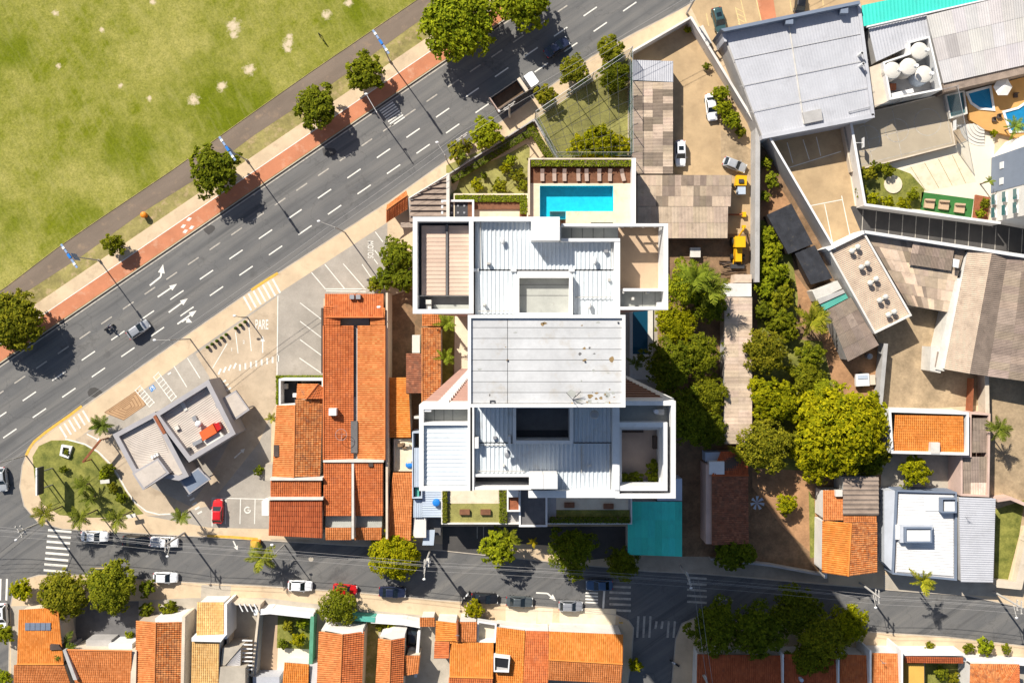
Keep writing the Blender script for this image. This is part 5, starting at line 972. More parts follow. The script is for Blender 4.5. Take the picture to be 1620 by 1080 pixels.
J2 = rooty('tiled_house', 'plain orange slope roof between the rounded house and the twin tone gable', 'house', rect(106, 1026, 211, 1080), 4.5); tiled(J2, [(107, 1027, 5.2), (209, 1029, 5.2), (206, 1120, 4.2), (128, 1120, 4.2)], 'tile_orange', 'wall_cream'); slabbox(J2, rect(172, 1018, 209, 1027), .1, 3.6, 'white', 'ledge'); slabbox(J2, rect(136, 1012, 176, 1024), .1, 2.9, 'wall_grey', 'rear_block'); MB().prism(WP([(208, 1028), (216, 1029), (214, 1120), (205, 1120)], 4.9), .1, 4.9).build('party_wall', 'wall_cream', J2)
J3 = rooty('twin_tone_house', 'gable with pale left slope and mottled dark right slope in the lower street', 'house', rect(215, 981, 290, 1080), 5)
tiled(J3, [(247, 984, 5.7), (244, 1120, 5.7), (214, 1120, 4.4), (216, 981, 4.4)], 'tile_orange', 'wall_cream'); tiled(J3, [(247, 984, 5.7), (244, 1120, 5.7), (286, 1120, 4.4), (288, 983, 4.4)], 'tile_old', 'wall_cream', ridge=False); J3.children[-2].color = (.7, .68, .68, 1)
MB().prism(WP([(288, 975), (293, 975), (290, 1120), (285, 1120)], 4.6), .1, 4.6).build('party_wall', 'wall_cream', J3); slabbox(J3, [(245, 978), (289, 976), (290, 983), (246, 984)], .1, 4.5, 'wall_white', 'front_wall')
J4 = rooty('yellow_tile_house', 'house with straw yellow tile roofs stepped around a white parapet', 'house', rect(302, 951, 356, 1080), 5)
tiled(J4, [(312, 952, 4.3), (354, 952, 4.3), (354, 1006, 5.0), (311, 1006, 5.0)], 'tile_tan', 'wall_white', ridge=False); tiled(J4, [(304, 1014, 5.4), (347, 1016, 5.4), (345, 1120, 4.6), (302, 1120, 4.6)], 'tile_tan', 'wall_white', ridge=False); slabbox(J4, [(303, 1008), (356, 1006), (349, 1015), (303, 1014)], .1, 6.0, 'white', 'parapet'); slabbox(J4, rect(354.5, 955, 359, 1010), .1, 5.2, 'white', 'side_wall')
J5 = rooty('terrace_house', 'cream house with open pergola beams and grey slab roofs', 'house', rect(345, 950, 410, 1080), 4)
slabbox(J5, [(352, 1024), (382, 1022), (356, 1052), (349, 1052)], .1, 4.6, 'concrete', 'roof_slab'); corr(J5, [(381, 1024, 4.4), (380, 1062, 3.9), (354, 1055, 4.4), (358, 1052, 4.5)], 'sheet_white', .35, .05, 'wall_cream'); slabbox(J5, [(342, 1054), (388, 1056), (388, 1120), (338, 1120)], .1, 4.9, 'concrete', 'roof_slab'); MB().ring(WP([(362, 952), (412, 956), (400, 1070), (388, 1066), (380, 1020), (358, 1024)], 2.8), .35, .1, 2.8).build('wall', 'wall_cream', J5)
for k in range(8): slabbox(J5, [(383, 1012 + k * 6.5), (399, 1012.5 + k * 6.5), (399, 1014 + k * 6.5), (383, 1013.5 + k * 6.5)], 3.3, 3.6, 'white', 'pergola_beam')
for k in range(4): slabbox(J5, [(377 + k * 8, 955), (379 + k * 8, 955), (385 + k * 8, 967), (383 + k * 8, 967)], 2.9, 3.1, 'white', 'gate_beam')
slabbox(J5, [(408, 962), (412, 962), (405, 1070), (400, 1070)], .1, 2.4, 'wall_grey', 'party_wall'); J5b = MB()
J6 = rooty('garden_annex', 'little bright orange roof behind the walled garden with green wall', 'annex', rect(447, 1046, 490, 1080), 3); tiled(J6, [(450, 1047, 3.5), (489, 1050, 3.5), (487, 1120, 3.0), (444, 1120, 3.0)], 'tile_bright', 'wall_white', ridge=False); slabbox(J6, rect(490, 1050, 502, 1100), .1, 2.9, 'sheet_white', 'lean_to'); slabbox(J6, rect(400, 1070, 442, 1100), .1, 3.1, 'sheet_grey', 'lean_to')
bwall('green painted garden wall beside the walled shrub garden', [(500, 968), (497, 1050)], 2.8, 'green_wall', .45); bwall('white street wall of the walled shrub garden', [(412, 960), (434, 958), (498, 965)], 2.6, 'white', .7); bwall('teal painted street wall by the red car', [(541, 968), (594, 972)], 2.4, 'teal_wall', .6)
J7 = rooty('gabled_house', 'wide gable of orange and deep rust slopes between two narrow side yards', 'house', rect(503, 998, 577, 1080), 5)
tiled(J7, [(542, 1003, 5.7), (537, 1120, 5.7), (500, 1120, 4.4), (505, 998, 4.4)], 'tile_orange', 'wall_cream'); tiled(J7, [(542, 1003, 5.7), (537, 1120, 5.7), (571, 1120, 4.4), (576, 998, 4.4)], 'tile_rust', 'wall_cream', ridge=False); slabbox(J7, [(508, 996), (520, 993), (574, 995), (574, 1001), (542, 1002)], .1, 4.6, 'wall_white', 'front_wall')
J8 = rooty('gabled_house', 'narrow steep gable beside the courtyard with the black parked car', 'house', rect(596, 1008, 640, 1080), 5)
tiled(J8, [(619, 1012, 5.6), (615, 1120, 5.6), (592, 1120, 4.5), (599, 1009, 4.5)], 'tile_orange', 'wall_cream'); tiled(J8, [(619, 1012, 5.6), (615, 1120, 5.6), (636, 1120, 4.5), (640, 1008, 4.5)], 'tile_rust', 'wall_cream', ridge=False); tiled(J8, [(641, 1036, 4.2), (665, 1036, 4.2), (662, 1064, 3.8), (638, 1068, 3.8)], 'tile_orange', 'wall_cream', ridge=False); slabbox(J8, [(601, 1006), (619, 999), (641, 1001), (640, 1008), (620, 1011)], .1, 4.5, 'wall_white', 'front_wall')
bwall('white street wall before the courtyard of the black car', [(594, 973), (642, 976), (664, 980)], 2.3, 'white', .75); bwall('white wall east of the black car courtyard', [(665, 992), (660, 1060)], 2.4, 'white', .35)
c = W(652, 1029, 1); m = MB(); m.tube((c.x, c.y, .1), (c.x, c.y, 1.2), .7, 16); m.dome((c.x, c.y, 1.2), .72, .72, .2, 16, 3); tag(m.build('water_tank', 'white_old'), 'round white tank behind the black car in the courtyard', 'water tank')
J9 = rooty('orange_complex', 'large bright orange roof with many planes next to the white patio', 'house', rect(663, 975, 800, 1080), 5)
tiled(J9, [(664, 976, 3.6), (688, 976, 3.6), (688, 990, 3.2), (664, 990, 3.2)], 'tile_orange', 'wall_white', ridge=False); tiled(J9, [(723, 985, 5.0), (723, 1014, 5.0), (689, 1014, 4.2), (690, 981, 4.2)], 'tile_bright', 'wall_white'); tiled(J9, [(725, 983, 5.0), (755, 983, 4.4), (754, 1014, 4.4), (723, 1014, 5.0)], 'tile_orange', 'wall_white', ridge=False); tiled(J9, [(711, 1015, 5.2), (710, 1041, 5.2), (687, 1041, 4.4), (688, 1014, 4.4)], 'tile_rust', 'wall_white', ridge=False); tiled(J9, [(711, 1070, 5.8), (780, 1072, 5.8), (781, 1016, 4.6), (712, 1015, 4.6)], 'tile_bright', 'wall_white'); tiled(J9, [(710, 1071, 5.8), (780, 1073, 5.8), (778, 1120, 4.8), (708, 1120, 4.8)], 'tile_rust', 'wall_white', ridge=False)
slabbox(J9, [(756, 983), (785, 988), (783, 1016), (755, 1015)], .1, 2.6, 'stone_cream', 'patio'); MB().ring(WP([(755, 981), (786, 986), (784, 1016), (754, 1016)], 3.8), .3, 2.6, 3.8).build('patio_wall', 'white', J9); slabbox(J9, [(722, 983), (725, 983), (725, 1012), (722, 1012)], 4.5, 5.6, 'rust', 'fire_wall')
J10 = rooty('orange_complex', 'bright orange corner house with ridge and dark skylight box by the crossing', 'house', rect(784, 990, 985, 1080), 5)
tiled(J10, [(786, 991, 4.5), (831, 997, 4.5), (826, 1120, 5.2), (780, 1120, 5.2)], 'tile_bright', 'wall_white', ridge=False); tiled(J10, [(832, 997, 4.6), (869, 998, 4.6), (866, 1120, 5.3), (826, 1120, 5.3)], 'tile_rust', 'wall_white', ridge=False); tiled(J10, [(868, 1043, 6.0), (985, 1050, 6.0), (986, 1003, 4.8), (869, 998, 4.8)], 'tile_bright', 'wall_white'); tiled(J10, [(868, 1044, 6.0), (985, 1051, 6.0), (983, 1080, 4.9), (867, 1074, 4.9)], 'tile_orange', 'wall_white', ridge=False)
MB().ring(WP([(781, 1037), (807, 1040), (805, 1063), (781, 1062)], 6.0), .2, 4.5, 6.0).build('skylight_rim', 'white', J10); slabbox(J10, [(782, 1038), (806, 1041), (804, 1056), (782, 1053)], 4.6, 5.7, 'plastic_black', 'skylight'); slabbox(J10, rect(785, 1052, 803, 1061), 4.6, 5.6, 'wall_grey', 'skylight_base'); slabbox(J10, rect(848, 1073, 866, 1100), .1, 3.8, 'plastic_black', 'light_well')
bwall('pale street wall along the corner house forecourts', [(787, 984), (850, 990), (975, 1002)], 2.8, 'wall_white', .8)
# bottom right
K1 = rooty('red_roof_house', 'wide red tiled house mostly under the big corner trees', 'house', rect(1102, 1030, 1376, 1100), 4.5)
for x0, x1 in ((1103, 1237), (1241, 1325), (1329, 1375)): tiled(K1, [(x0, 1034, 4.4), (x1, 1036, 4.4), (x1 - 2, 1130, 5.3), (x0 - 2, 1130, 5.3)], 'tile_red' if x0 < 1300 else 'tile_rust', 'wall_white', ridge=False)
for x in (1239, 1327): slabbox(K1, rect(x - 1, 1034, x + 1, 1110), .1, 5.6, 'white', 'fire_wall')
c = W(1268, 1075, 5.5); m = MB(); m.tube((c.x, c.y, 4.5), (c.x, c.y, 5.7), .3, 10); m.build('vent_pipe', 'blue_metal', K1)
K2 = rooty('tiled_house', 'orange tiled slice between white walls at the bottom edge', 'house', rect(1379, 1031, 1425, 1100), 4.5); tiled(K2, [(1380, 1032, 4.4), (1424, 1033, 4.4), (1423, 1130, 5.2), (1379, 1130, 5.2)], 'tile_orange', 'wall_white', ridge=False)
for x in (1377, 1427): slabbox(K2, rect(x - 1.6, 1028, x + 1.6, 1110), .1, 5.7, 'white', 'fire_wall')
K3 = rooty('carport', 'carport with thin tile strip and mustard yellow wall at the bottom edge', 'carport', rect(1431, 1036, 1525, 1100), 3.2); tiled(K3, [(1431, 1037, 3.6), (1524, 1039, 3.6), (1524, 1048, 3.2), (1431, 1047, 3.2)], 'tile_red', None, ridge=False); slabbox(K3, rect(1437, 1050, 1462, 1110), .1, 2.4, 'wall_yellow', 'yellow_slab'); slabbox(K3, rect(1429, 1034, 1526, 1036.5), .1, 3.8, 'white', 'front_wall')
K4 = rooty('hip_roof_house', 'pale orange hipped house in the bottom right corner', 'house', rect(1534, 1050, 1612, 1100), 4.5); tiled(K4, [(1560, 1085, 5.6), (1590, 1085, 5.6), (1612, 1050, 4.2), (1535, 1049, 4.2)], 'tile_old', 'wall_white'); tiled(K4, [(1560, 1130, 5.6), (1560, 1085, 5.6), (1535, 1049, 4.2), (1533, 1130, 4.2)], 'tile_old', 'wall_white', ridge=False); tiled(K4, [(1590, 1085, 5.6), (1590, 1130, 5.6), (1613, 1130, 4.2), (1612, 1050, 4.2)], 'tile_rust', 'wall_white', ridge=False)
bwall('white street wall in front of the bottom right houses', [(1378, 1026), (1520, 1034), (1640, 1043)], 2.4, 'white', .45)
# ---------------------------------------------------------------- vegetation
def leaves_np(C, N, size, rng, lift=1.):
    """rhombus leaves at points C facing N, with jitter"""
    k = len(C); N = N + rng.normal(0, .45, (k, 3)); N /= np.linalg.norm(N, axis=1)[:, None] + 1e-9
    t = rng.normal(0, 1, (k, 3)); a = np.cross(N, t); a /= np.linalg.norm(a, axis=1)[:, None] + 1e-9; b = np.cross(N, a)
    s = size * rng.uniform(.6, 1.35, k)[:, None]
    return np.stack([C - a * s, C - b * s * .55, C + a * s, C + b * s * .55], 1).reshape(-1, 3), np.arange(4 * k).reshape(-1, 4)
def mesh_from(name, V, F, T, mats, mi=None, smooth=False):
    me = bpy.data.meshes.new(name); me.from_pydata(np.asarray(V).tolist(), [], [tuple(f) for f in np.asarray(F).tolist()])
    at = me.attributes.new('tone', 'FLOAT', 'FACE'); at.data.foreach_set('value', np.asarray(T, dtype=np.float32))
    for m_ in mats: me.materials.append(M[m_])
    return me
def crown_mesh(r, nl, n, leaf, seed, flat=.7, gap=.0):
    rng = np.random.default_rng(seed); Cs = []; Ns = []; Ts = []
    for k in range(nl):
        th = k * 2.39996 + rng.uniform(-.3, .3); rad = r * .80 * math.sqrt((k + .4) / nl) * rng.uniform(.86, 1.1) * (1 + .08 * math.sin(3 * th + seed) + .06 * math.sin(5 * th + 2 * seed)); lr = r * rng.uniform(.24, .36) * (1.2 if k < nl * .3 else .95)
        z = flat * r * math.sqrt(max(.02, 1 - (rad / r) ** 2)) * rng.uniform(.72, 1.08) - .25 * r; c = np.array([rad * math.cos(th), rad * math.sin(th), z])
        m_ = int(n / nl); d = rng.normal(0, 1, (m_, 3)); d[:, 2] = np.where(d[:, 2] < -.2, -d[:, 2], d[:, 2]); d /= np.linalg.norm(d, axis=1)[:, None]
        # small clumps on the lobe give dark gaps between bright tufts
        kc = max(5, int(m_ / 16)); seeds = rng.normal(0, 1, (kc, 3)); seeds[:, 2] = np.abs(seeds[:, 2]); seeds /= np.linalg.norm(seeds, axis=1)[:, None]
        s = seeds[rng.integers(0, kc, m_)]; d = s + .33 * d; d /= np.linalg.norm(d, axis=1)[:, None]
        Cs.append(c + d * lr * rng.uniform(.72, 1.12, m_)[:, None] * np.array([1, 1, .8])); Ns.append(d + np.array([0, 0, .6])); Ts.append(np.clip(rng.normal(.5 + rng.uniform(-.12, .12), .24, m_), 0, 1))
    m_ = int(n * .25); d = rng.normal(0, 1, (m_, 3)); d[:, 2] = np.abs(d[:, 2]) * .6; d /= np.linalg.norm(d, axis=1)[:, None]; Cs.append(d * r * rng.uniform(.25, .7, m_)[:, None]); Ns.append(d); Ts.append(rng.uniform(0, .4, m_))  # inner leaves get a darker tone for the shade inside the crown
    C = np.concatenate(Cs); V, F = leaves_np(C, np.concatenate(Ns), leaf, rng)
    return mesh_from('crown', V, F, np.concatenate(Ts), ['leaf'])
def trunk_mesh(r, hc, seed):
    rng = np.random.default_rng(seed); m = MB(); tr = .05 * r + .07
    m.tube((0, 0, 0), (0, 0, hc * .55), tr, 8, tr * .75)
    for k in range(5):
        a = k * 1.2566 + rng.uniform(-.3, .3); m.tube((0, 0, hc * .5), (r * .5 * math.cos(a), r * .5 * math.sin(a), hc * rng.uniform(.9, 1.1)), tr * .5, 6, tr * .2)
    me = bpy.data.meshes.new('trunk'); me.from_pydata([tuple(v) for v in m.v], [], m.f); me.materials.append(M['bark']); at = me.attributes.new('tone', 'FLOAT', 'FACE'); return me
KIND = {}   # kind: (crown meshes, base radius, crown height, trunk mesh)
for nm, r, nl, n, leaf, hc, fl, cnt in (('bush', 1.4, 9, 900, .17, .75, .8, 2), ('small', 2.3, 14, 2200, .20, 1.6, .75, 2), ('round', 3.8, 26, 5200, .25, 2.35, .72, 4), ('big', 7.6, 60, 13000, .34, 4.3, .62, 2), ('fine', 4.0, 34, 7500, .17, 2.9, .7, 3), ('loose', 3.4, 18, 2600, .24, 2.8, .8, 2)):
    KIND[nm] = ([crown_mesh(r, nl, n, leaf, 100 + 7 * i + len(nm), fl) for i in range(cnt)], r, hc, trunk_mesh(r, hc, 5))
TINT = {'g': (1.2, 1.1, .9), 'd': (.88, .90, .8), 'y': (1.82, 1.52, .5), 'o': (1.3, 1.1, 1.1), 'l': (1.5, 1.45, .9), 'p': (1.25, 1.2, 1.15)}
tcount = [0]
def tree(px, py, rpx, kind, tint, label, cat='tree', group=None, name=None, z0=.12, sq=1.):
    ms, r0, hc0, tm = KIND[kind]; s = rpx * KPX / r0 / .98; hc = hc0 * s
    p = W(px, py, hc + .35 * r0 * s + z0); k = tcount[0]; tcount[0] += 1
    o = thing(name or ('shrub' if kind == 'bush' else 'tree'), label, cat, (p.x, p.y, z0), group)
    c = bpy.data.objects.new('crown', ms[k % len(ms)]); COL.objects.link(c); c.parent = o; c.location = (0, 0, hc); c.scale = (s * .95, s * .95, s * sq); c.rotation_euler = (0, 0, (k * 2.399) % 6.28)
    t = TINT[tint]; v = U(.88, 1.12); c.color = (t[0] * v * U(.95, 1.05), t[1] * v, t[2] * v, 1)
    b = bpy.data.objects.new('trunk', tm); COL.objects.link(b); b.parent = o; b.scale = (s, s, s); return o
SV = 'street trees along the cycle lane'
for row in (
    (725, 30, 64, 'big', 'l', 'largest yellow green tree over the cycle lane at the top'), (826, 4, 46, 'round', 'l', 'yellow green tree cut by the top edge beside the largest street tree'), (577, 116, 34, 'round', 'g', 'round street tree just left of the small zebra crossing'), (500, 168, 38, 'round', 'd', 'round dark street tree on the cycle lane, second below the zebra'),
    (338, 268, 42, 'round', 'd', 'round dark street tree beside the blue twin lamp head'), (180, 386, 21, 'small', 'g', 'smallest tree on the park verge near the painted arrows'), (12, 507, 52, 'big', 'o', 'big dark tree cut by the left edge of the picture')):
    tree(*row, group=SV)
for row in (
    (965, 79, 25, 'round', 'o', 'young tree on the pavement nearest the workshop wall'), (907, 111, 25, 'round', 'o', 'young tree on the pavement outside the netted court'), (862, 150, 20, 'small', 'o', 'small tree at the nose of the dump truck'), (770, 212, 28, 'round', 'l', 'leafy tree on the pavement behind the dump truck'), (724, 238, 21, 'small', 'o', 'small tree beside the avenue utility pole'), (742, 228, 10, 'bush', 'o', 'tiny bush between the two pavement trees')):
    tree(*row)
for row in (
    (972, 122, 27, 'round', 'd', 'dark tree inside the netted court corner'), (945, 226, 34, 'round', 'y', 'dense yellow green tree between court and pool deck'), (918, 236, 24, 'small', 'y', 'rounded yellow shrub touching the pool deck wall'), (978, 232, 24, 'small', 'y', 'rounded yellow bush by the workshop corner'),
    (808, 254, 12, 'bush', 'l', 'garden shrub beside the curved garden walk'), (818, 276, 14, 'bush', 'o', 'garden shrub nearest the pool deck'), (790, 295, 16, 'bush', 'g', 'broad garden shrub in the middle of the tower garden'), (755, 292, 13, 'bush', 'y', 'bright round shrub in the tower garden'), (828, 292, 13, 'bush', 'g', 'dark shrub tucked into the garden corner'), (800, 266, 11, 'bush', 'y', 'light shrub near the garden lawn'), (766, 278, 7, 'bush', 'd', 'tiny dark plant on the garden lawn'),
    (628, 405, 30, 'round', 'd', 'dense dark tree against the west side of the tower'), (610, 440, 22, 'small', 'd', 'dark bushy tree at the corner of the long tiled building'), (640, 438, 26, 'round', 'd', 'lower dark tree against the tower side alley'), (592, 452, 15, 'bush', 'o', 'rounded olive shrub at the parking bay end'),
    (1088, 452, 40, 'fine', 'l', 'tall bright tree rising east of the sunken terrace'), (1122, 480, 34, 'fine', 'd', 'dark tree beside the long pale shed'), (1068, 512, 36, 'fine', 'y', 'yellow green tree beside the lap pool'), (1060, 580, 45, 'fine', 'd', 'shaded tree in the tower shadow below the lap pool'), (1105, 560, 40, 'fine', 'g', 'half lit tree at the edge of the tower shadow'), (1120, 625, 34, 'fine', 'g', 'half lit tree beside the pale shed'), (1080, 660, 48, 'fine', 'd', 'large dark tree right beside the stepped terrace'), (1120, 680, 34, 'fine', 'd', 'dark tree at the foot of the long pale shed')):
    tree(*row)
for row in (
    (1215, 372, 17, 'small', 'l', 'green crop bush highest in the plot beside the black tarpaulin'), (1222, 400, 20, 'small', 'l', 'green crop bush second from the top of the planted row'), (1208, 425, 16, 'small', 'l', 'green crop bush beside the tall grey wall'), (1232, 432, 22, 'small', 'l', 'green crop bush mid row near the lower tarpaulin'), (1212, 455, 19, 'small', 'l', 'green crop bush by the wall halfway down the row'), (1240, 470, 22, 'small', 'g', 'green crop bush near the dirt path'), (1208, 492, 17, 'small', 'd', 'dark crop bush low in the row by the wall'), (1238, 505, 22, 'small', 'g', 'green bush at the bottom of the planted row'), (1228, 385, 14, 'bush', 'l', 'low crop plant beside the upper tarpaulin edge'), (1205, 400, 13, 'bush', 'l', 'low crop plant against the grey wall'), (1245, 450, 14, 'bush', 'g', 'low crop plant at the dirt path edge'), (1222, 475, 15, 'bush', 'l', 'low crop plant in the thick of the planted row'), (1222, 515, 14, 'bush', 'g', 'low plant below the last crop bush'), (1250, 525, 18, 'small', 'g', 'rounded bush between crop row and olive tree'),
    (1212, 555, 40, 'fine', 'o', 'rounded olive tree beside the long pale shed end'), (1282, 562, 25, 'small', 'g', 'small dark tree above the dense green bush'), (1276, 596, 29, 'round', 'g', 'dense green tree right of the olive tree'), (1224, 632, 42, 'round', 'y', 'round yellow green tree touching the pale shed'), (1208, 706, 46, 'fine', 'o', 'olive tree above the shaded brown house'), (1284, 650, 36, 'round', 'y', 'smaller yellow tree pressed against the great yellow tree'),
    (1338, 682, 70, 'big', 'y', 'great golden yellow tree, the largest crown on the right'), (1388, 720, 26, 'small', 'o', 'olive clump at the right foot of the great yellow tree'), (1245, 798, 20, 'small', 'y', 'bright little tree alone in the red dirt yard'), (1448, 745, 27, 'loose', 'y', 'loose bright tree in the courtyard below the orange roof'), (1250, 700, 24, 'small', 'o', 'olive clump between the two large crowns'), (1292, 728, 38, 'round', 'y', 'golden lobe at the lower edge of the great yellow tree'), (1372, 655, 34, 'round', 'y', 'golden crown at the upper right of the great yellow tree'), (1300, 625, 30, 'round', 'l', 'yellow green crown above the great yellow tree'), (1374, 728, 30, 'round', 'd', 'darker crown at the lower right of the great yellow tree'),
    (1162, 874, 34, 'round', 'd', 'dark shaded tree in front of the brown roofed house')):
    tree(*row)
for row in (
    (98, 942, 40, 'big', 'o', 'large dark round tree at the lower left corner block'), (172, 930, 43, 'big', 'p', 'large paler tree beside the first lower left tree'), (33, 934, 21, 'small', 'y', 'clipped round tree on the street corner'), (6, 1004, 17, 'small', 'l', 'round tree on the left edge below the parked car'), (5, 1072, 15, 'small', 'l', 'round tree in the bottom left corner'), (232, 930, 17, 'bush', 'd', 'small dark tree behind the white parked car'), (232, 965, 15, 'bush', 'd', 'dark hedge plant in the front garden'), (268, 962, 18, 'bush', 'g', 'green shrub in the front garden beside the yellow roof house'),
    (624, 880, 41, 'big', 'y', 'large globe shaped yellow green tree standing in the street'), (534, 960, 33, 'fine', 'p', 'grey green tree overhanging the red car'), (750, 964, 18, 'small', 'y', 'small bright globe tree on the lower pavement'), (1005, 1052, 13, 'small', 'y', 'small bright tree beside the corner house'),
    (787, 868, 32, 'loose', 'l', 'leafy tree in front of the tower driveway'), (905, 868, 40, 'fine', 'd', 'dark tree in the shade at the tower entrance'), (985, 893, 31, 'fine', 'd', 'dark tree in shade beside the teal roof'), (910, 903, 18, 'loose', 'l', 'sunlit low branch tree over the street'),
    (1132, 992, 46, 'fine', 'd', 'shaded tree nearest the crossing in the bottom right block'), (1200, 1000, 50, 'fine', 'd', 'large shaded tree in the middle of the bottom right row'), (1262, 968, 44, 'fine', 'd', 'shaded tree at the street edge of the bottom right row'), (1300, 1010, 46, 'fine', 'g', 'dark tree next to the sunlit one in the bottom right row'), (1345, 988, 36, 'fine', 'y', 'sunlit tree at the right end of the bottom right row'), (1325, 1055, 22, 'small', 'y', 'small yellow tree in front of the red roof'), (1280, 1045, 36, 'fine', 'd', 'dark tree over the red tiled roof'),
    (1471, 1021, 10, 'bush', 'g', 'single small bush on the tan pavement'), (1533, 1025, 11, 'bush', 'g', 'left bush of the three planted by the white wall'), (1560, 1022, 18, 'bush', 'l', 'largest bush of the three planted by the white wall'), (1592, 1026, 10, 'bush', 'g', 'right bush of the three planted by the white wall'),
    (472, 1012, 15, 'bush', 'y', 'bright round shrub in the walled garden'), (478, 985, 11, 'bush', 'l', 'upper round shrub in the walled garden'), (455, 990, 12, 'bush', 'o', 'olive shrub in the walled garden'), (448, 1018, 10, 'bush', 'd', 'dark shrub at the lower edge of the walled garden'), (620, 990, 13, 'bush', 'l', 'shrub beside the black car courtyard'), (603, 990, 10, 'bush', 'o', 'thin plant by the narrow side yard'), (205, 1004, 9, 'bush', 'l', 'little bush in the dark paved courtyard'), (1490, 1065, 14, 'bush', 'p', 'grey green plant in the carport garden'), (1510, 1072, 11, 'bush', 'o', 'olive plant in the carport garden'), (409, 744, 10, 'bush', 'd', 'clipped dark bush beside the grey side canopy')):
    tree(*row)
for row in (
    (1375, 275, 15, 'bush', 'o', 'olive bush at the top of the patio garden'), (1405, 268, 13, 'bush', 'g', 'green bush beside the sports court corner'), (1362, 302, 13, 'bush', 'g', 'green bush by the patio garden wall'), (1382, 316, 14, 'bush', 'y', 'yellow bush in the lower patio garden hedge'), (1405, 318, 13, 'bush', 'y', 'yellow bush mid hedge in the patio garden'), (1430, 322, 13, 'bush', 'y', 'yellow bush next to the green turf'), (1445, 308, 13, 'bush', 'l', 'green bush beside the stone circle'), (1558, 322, 10, 'bush', 'g', 'upper plant in the rust planter'), (1552, 338, 10, 'bush', 'l', 'lower plant in the rust planter'), (1385, 262, 11, 'bush', 'd', 'dark bush against the court edge'),
    (1572, 210, 8, 'bush', 'y', 'small yellow bush below the pool terrace'), (1140, 148, 17, 'small', 'l', 'round bush at the top of the row by the white wall'), (1146, 172, 17, 'small', 'l', 'round bush second in the row by the white wall'), (1160, 190, 17, 'small', 'l', 'round bush third in the row by the white wall'), (1172, 208, 12, 'bush', 'o', 'straggly bush at the end of the row by the white wall'),
    (1118, 75, 7, 'bush', 'o', 'slim yellow plant at the top of the white wall'), (1118, 105, 8, 'bush', 'd', 'thin dark sapling on the tan yard'), (1088, 47, 7, 'bush', 'y', 'small yellow plant in the yard corner'), (1212, 258, 13, 'bush', 'p', 'dry scrub at the top of the scrub plot'), (1222, 285, 15, 'bush', 'p', 'dry scrub in the middle of the scrub plot'), (1210, 310, 12, 'bush', 'p', 'dry scrub above the black tarpaulin'),
    (172, 742, 12, 'bush', 'd', 'dark shrub at the gantry foot on the corner lawn'), (165, 752, 11, 'bush', 'l', 'lighter shrub below the gantry'), (178, 772, 11, 'bush', 'o', 'olive shrub right side of the corner lawn'), (192, 788, 12, 'bush', 'd', 'dark shrub near the curve of the driveway'), (100, 742, 8, 'bush', 'd', 'small dark shrub on the corner lawn'), (105, 716, 6, 'bush', 'd', 'plant growing in the white planter'), (704, 790, 6, 'bush', 'g', 'creeper on the podium garden edge')):
    tree(*row, **({'z0': 5.0} if row[5].startswith('creeper') else {}))
for lb, (x, y) in (('potted plant in the left corner of the brown terrace', (984, 757)), ('potted plant in the middle of the brown terrace edge', (1005, 758)), ('potted plant in the right corner of the brown terrace', (1034, 755)), ('tall potted plant beside the terrace sofa', (1036, 740))):
    tree(x, y, 9, 'bush', 'd', lb, 'plant', None, 'potted_plant', z0=62.8, sq=.6)
# hedges: loose leaves over a clipped box
def hedge(label, x0, y0, x1, y1, z0, z1, tint='l', n=None, pts=None):
    p = WP(pts or rect(x0, y0, x1, y1), z1); c = Vector((sum(a for a, _ in p) / len(p), sum(b for _, b in p) / len(p), z0)); o = thing('hedge', label, 'hedge', c); rng = np.random.default_rng(int(x0 + y0))
    a, b, d = np.array(p[0]), np.array(p[1]), np.array(p[3]); L1, L2 = np.linalg.norm(b - a), np.linalg.norm(d - a); n = n or int(90 * (L1 + L2) + 130 * L1 * L2)
    u, v = rng.random(n), rng.random(n); xy = a + np.outer(u, b - a) + np.outer(v, d - a); z = z1 - rng.random(n) ** 2 * (z1 - z0) * .7 + rng.normal(0, .05, n)
    V, F = leaves_np(np.column_stack([xy, z]), np.tile([0, 0, 1.], (n, 1)), .14, rng); f = raw('foliage', V, F, np.clip(rng.normal(.5, .25, n), 0, 1), 'leaf_hedge', o); t = TINT[tint]; f.color = (*[q * .75 for q in t], 1)
    MB().prism(offset(p, .08), z0, z1 - .1).build('branches', 'bark', o); return o
hedge('clipped hedge along the north edge of the pool deck', 841, 253.5, 999, 263, HD - .2, HD + .9); hedge('clipped hedge above the lower timber terrace', 719, 308.5, 834, 319, 3.0, 3.7); hedge('short hedge at the corner of lower terrace and pool deck', 823, 320, 834, 338, 3.0, 3.8)
hedge('thin clipped hedge along the top of the white courtyard wall', 440, 594, 511, 598.5, .1, 1.0); hedge('thin clipped hedge left of the white courtyard wall', 436.5, 594, 440.5, 640, .1, 1.0); hedge('dark hedge below the curving garden walk', 0, 0, 0, 0, .1, 1.2, 'd', pts=[(712, 281), (838, 204), (840, 211), (716, 290)])
hedge('clipped hedge between the paths beside the court fence', 1, 0, 0, 0, .1, 1.1, 'g', pts=[(832, 200), (842, 194), (876, 248), (866, 254)]); hedge('hedge at the east end of the podium garden paving', 790, 772, 802, 827, HG, HG + .8, 'g'); hedge('ivy strip at the west edge of the podium garden', 700, 772, 707, 827, HG, HG + .7, 'o'); hedge('shaded hedge along the south edge of the podium garden', 870, 818, 996, 827, HG, HG + .8, 'd')
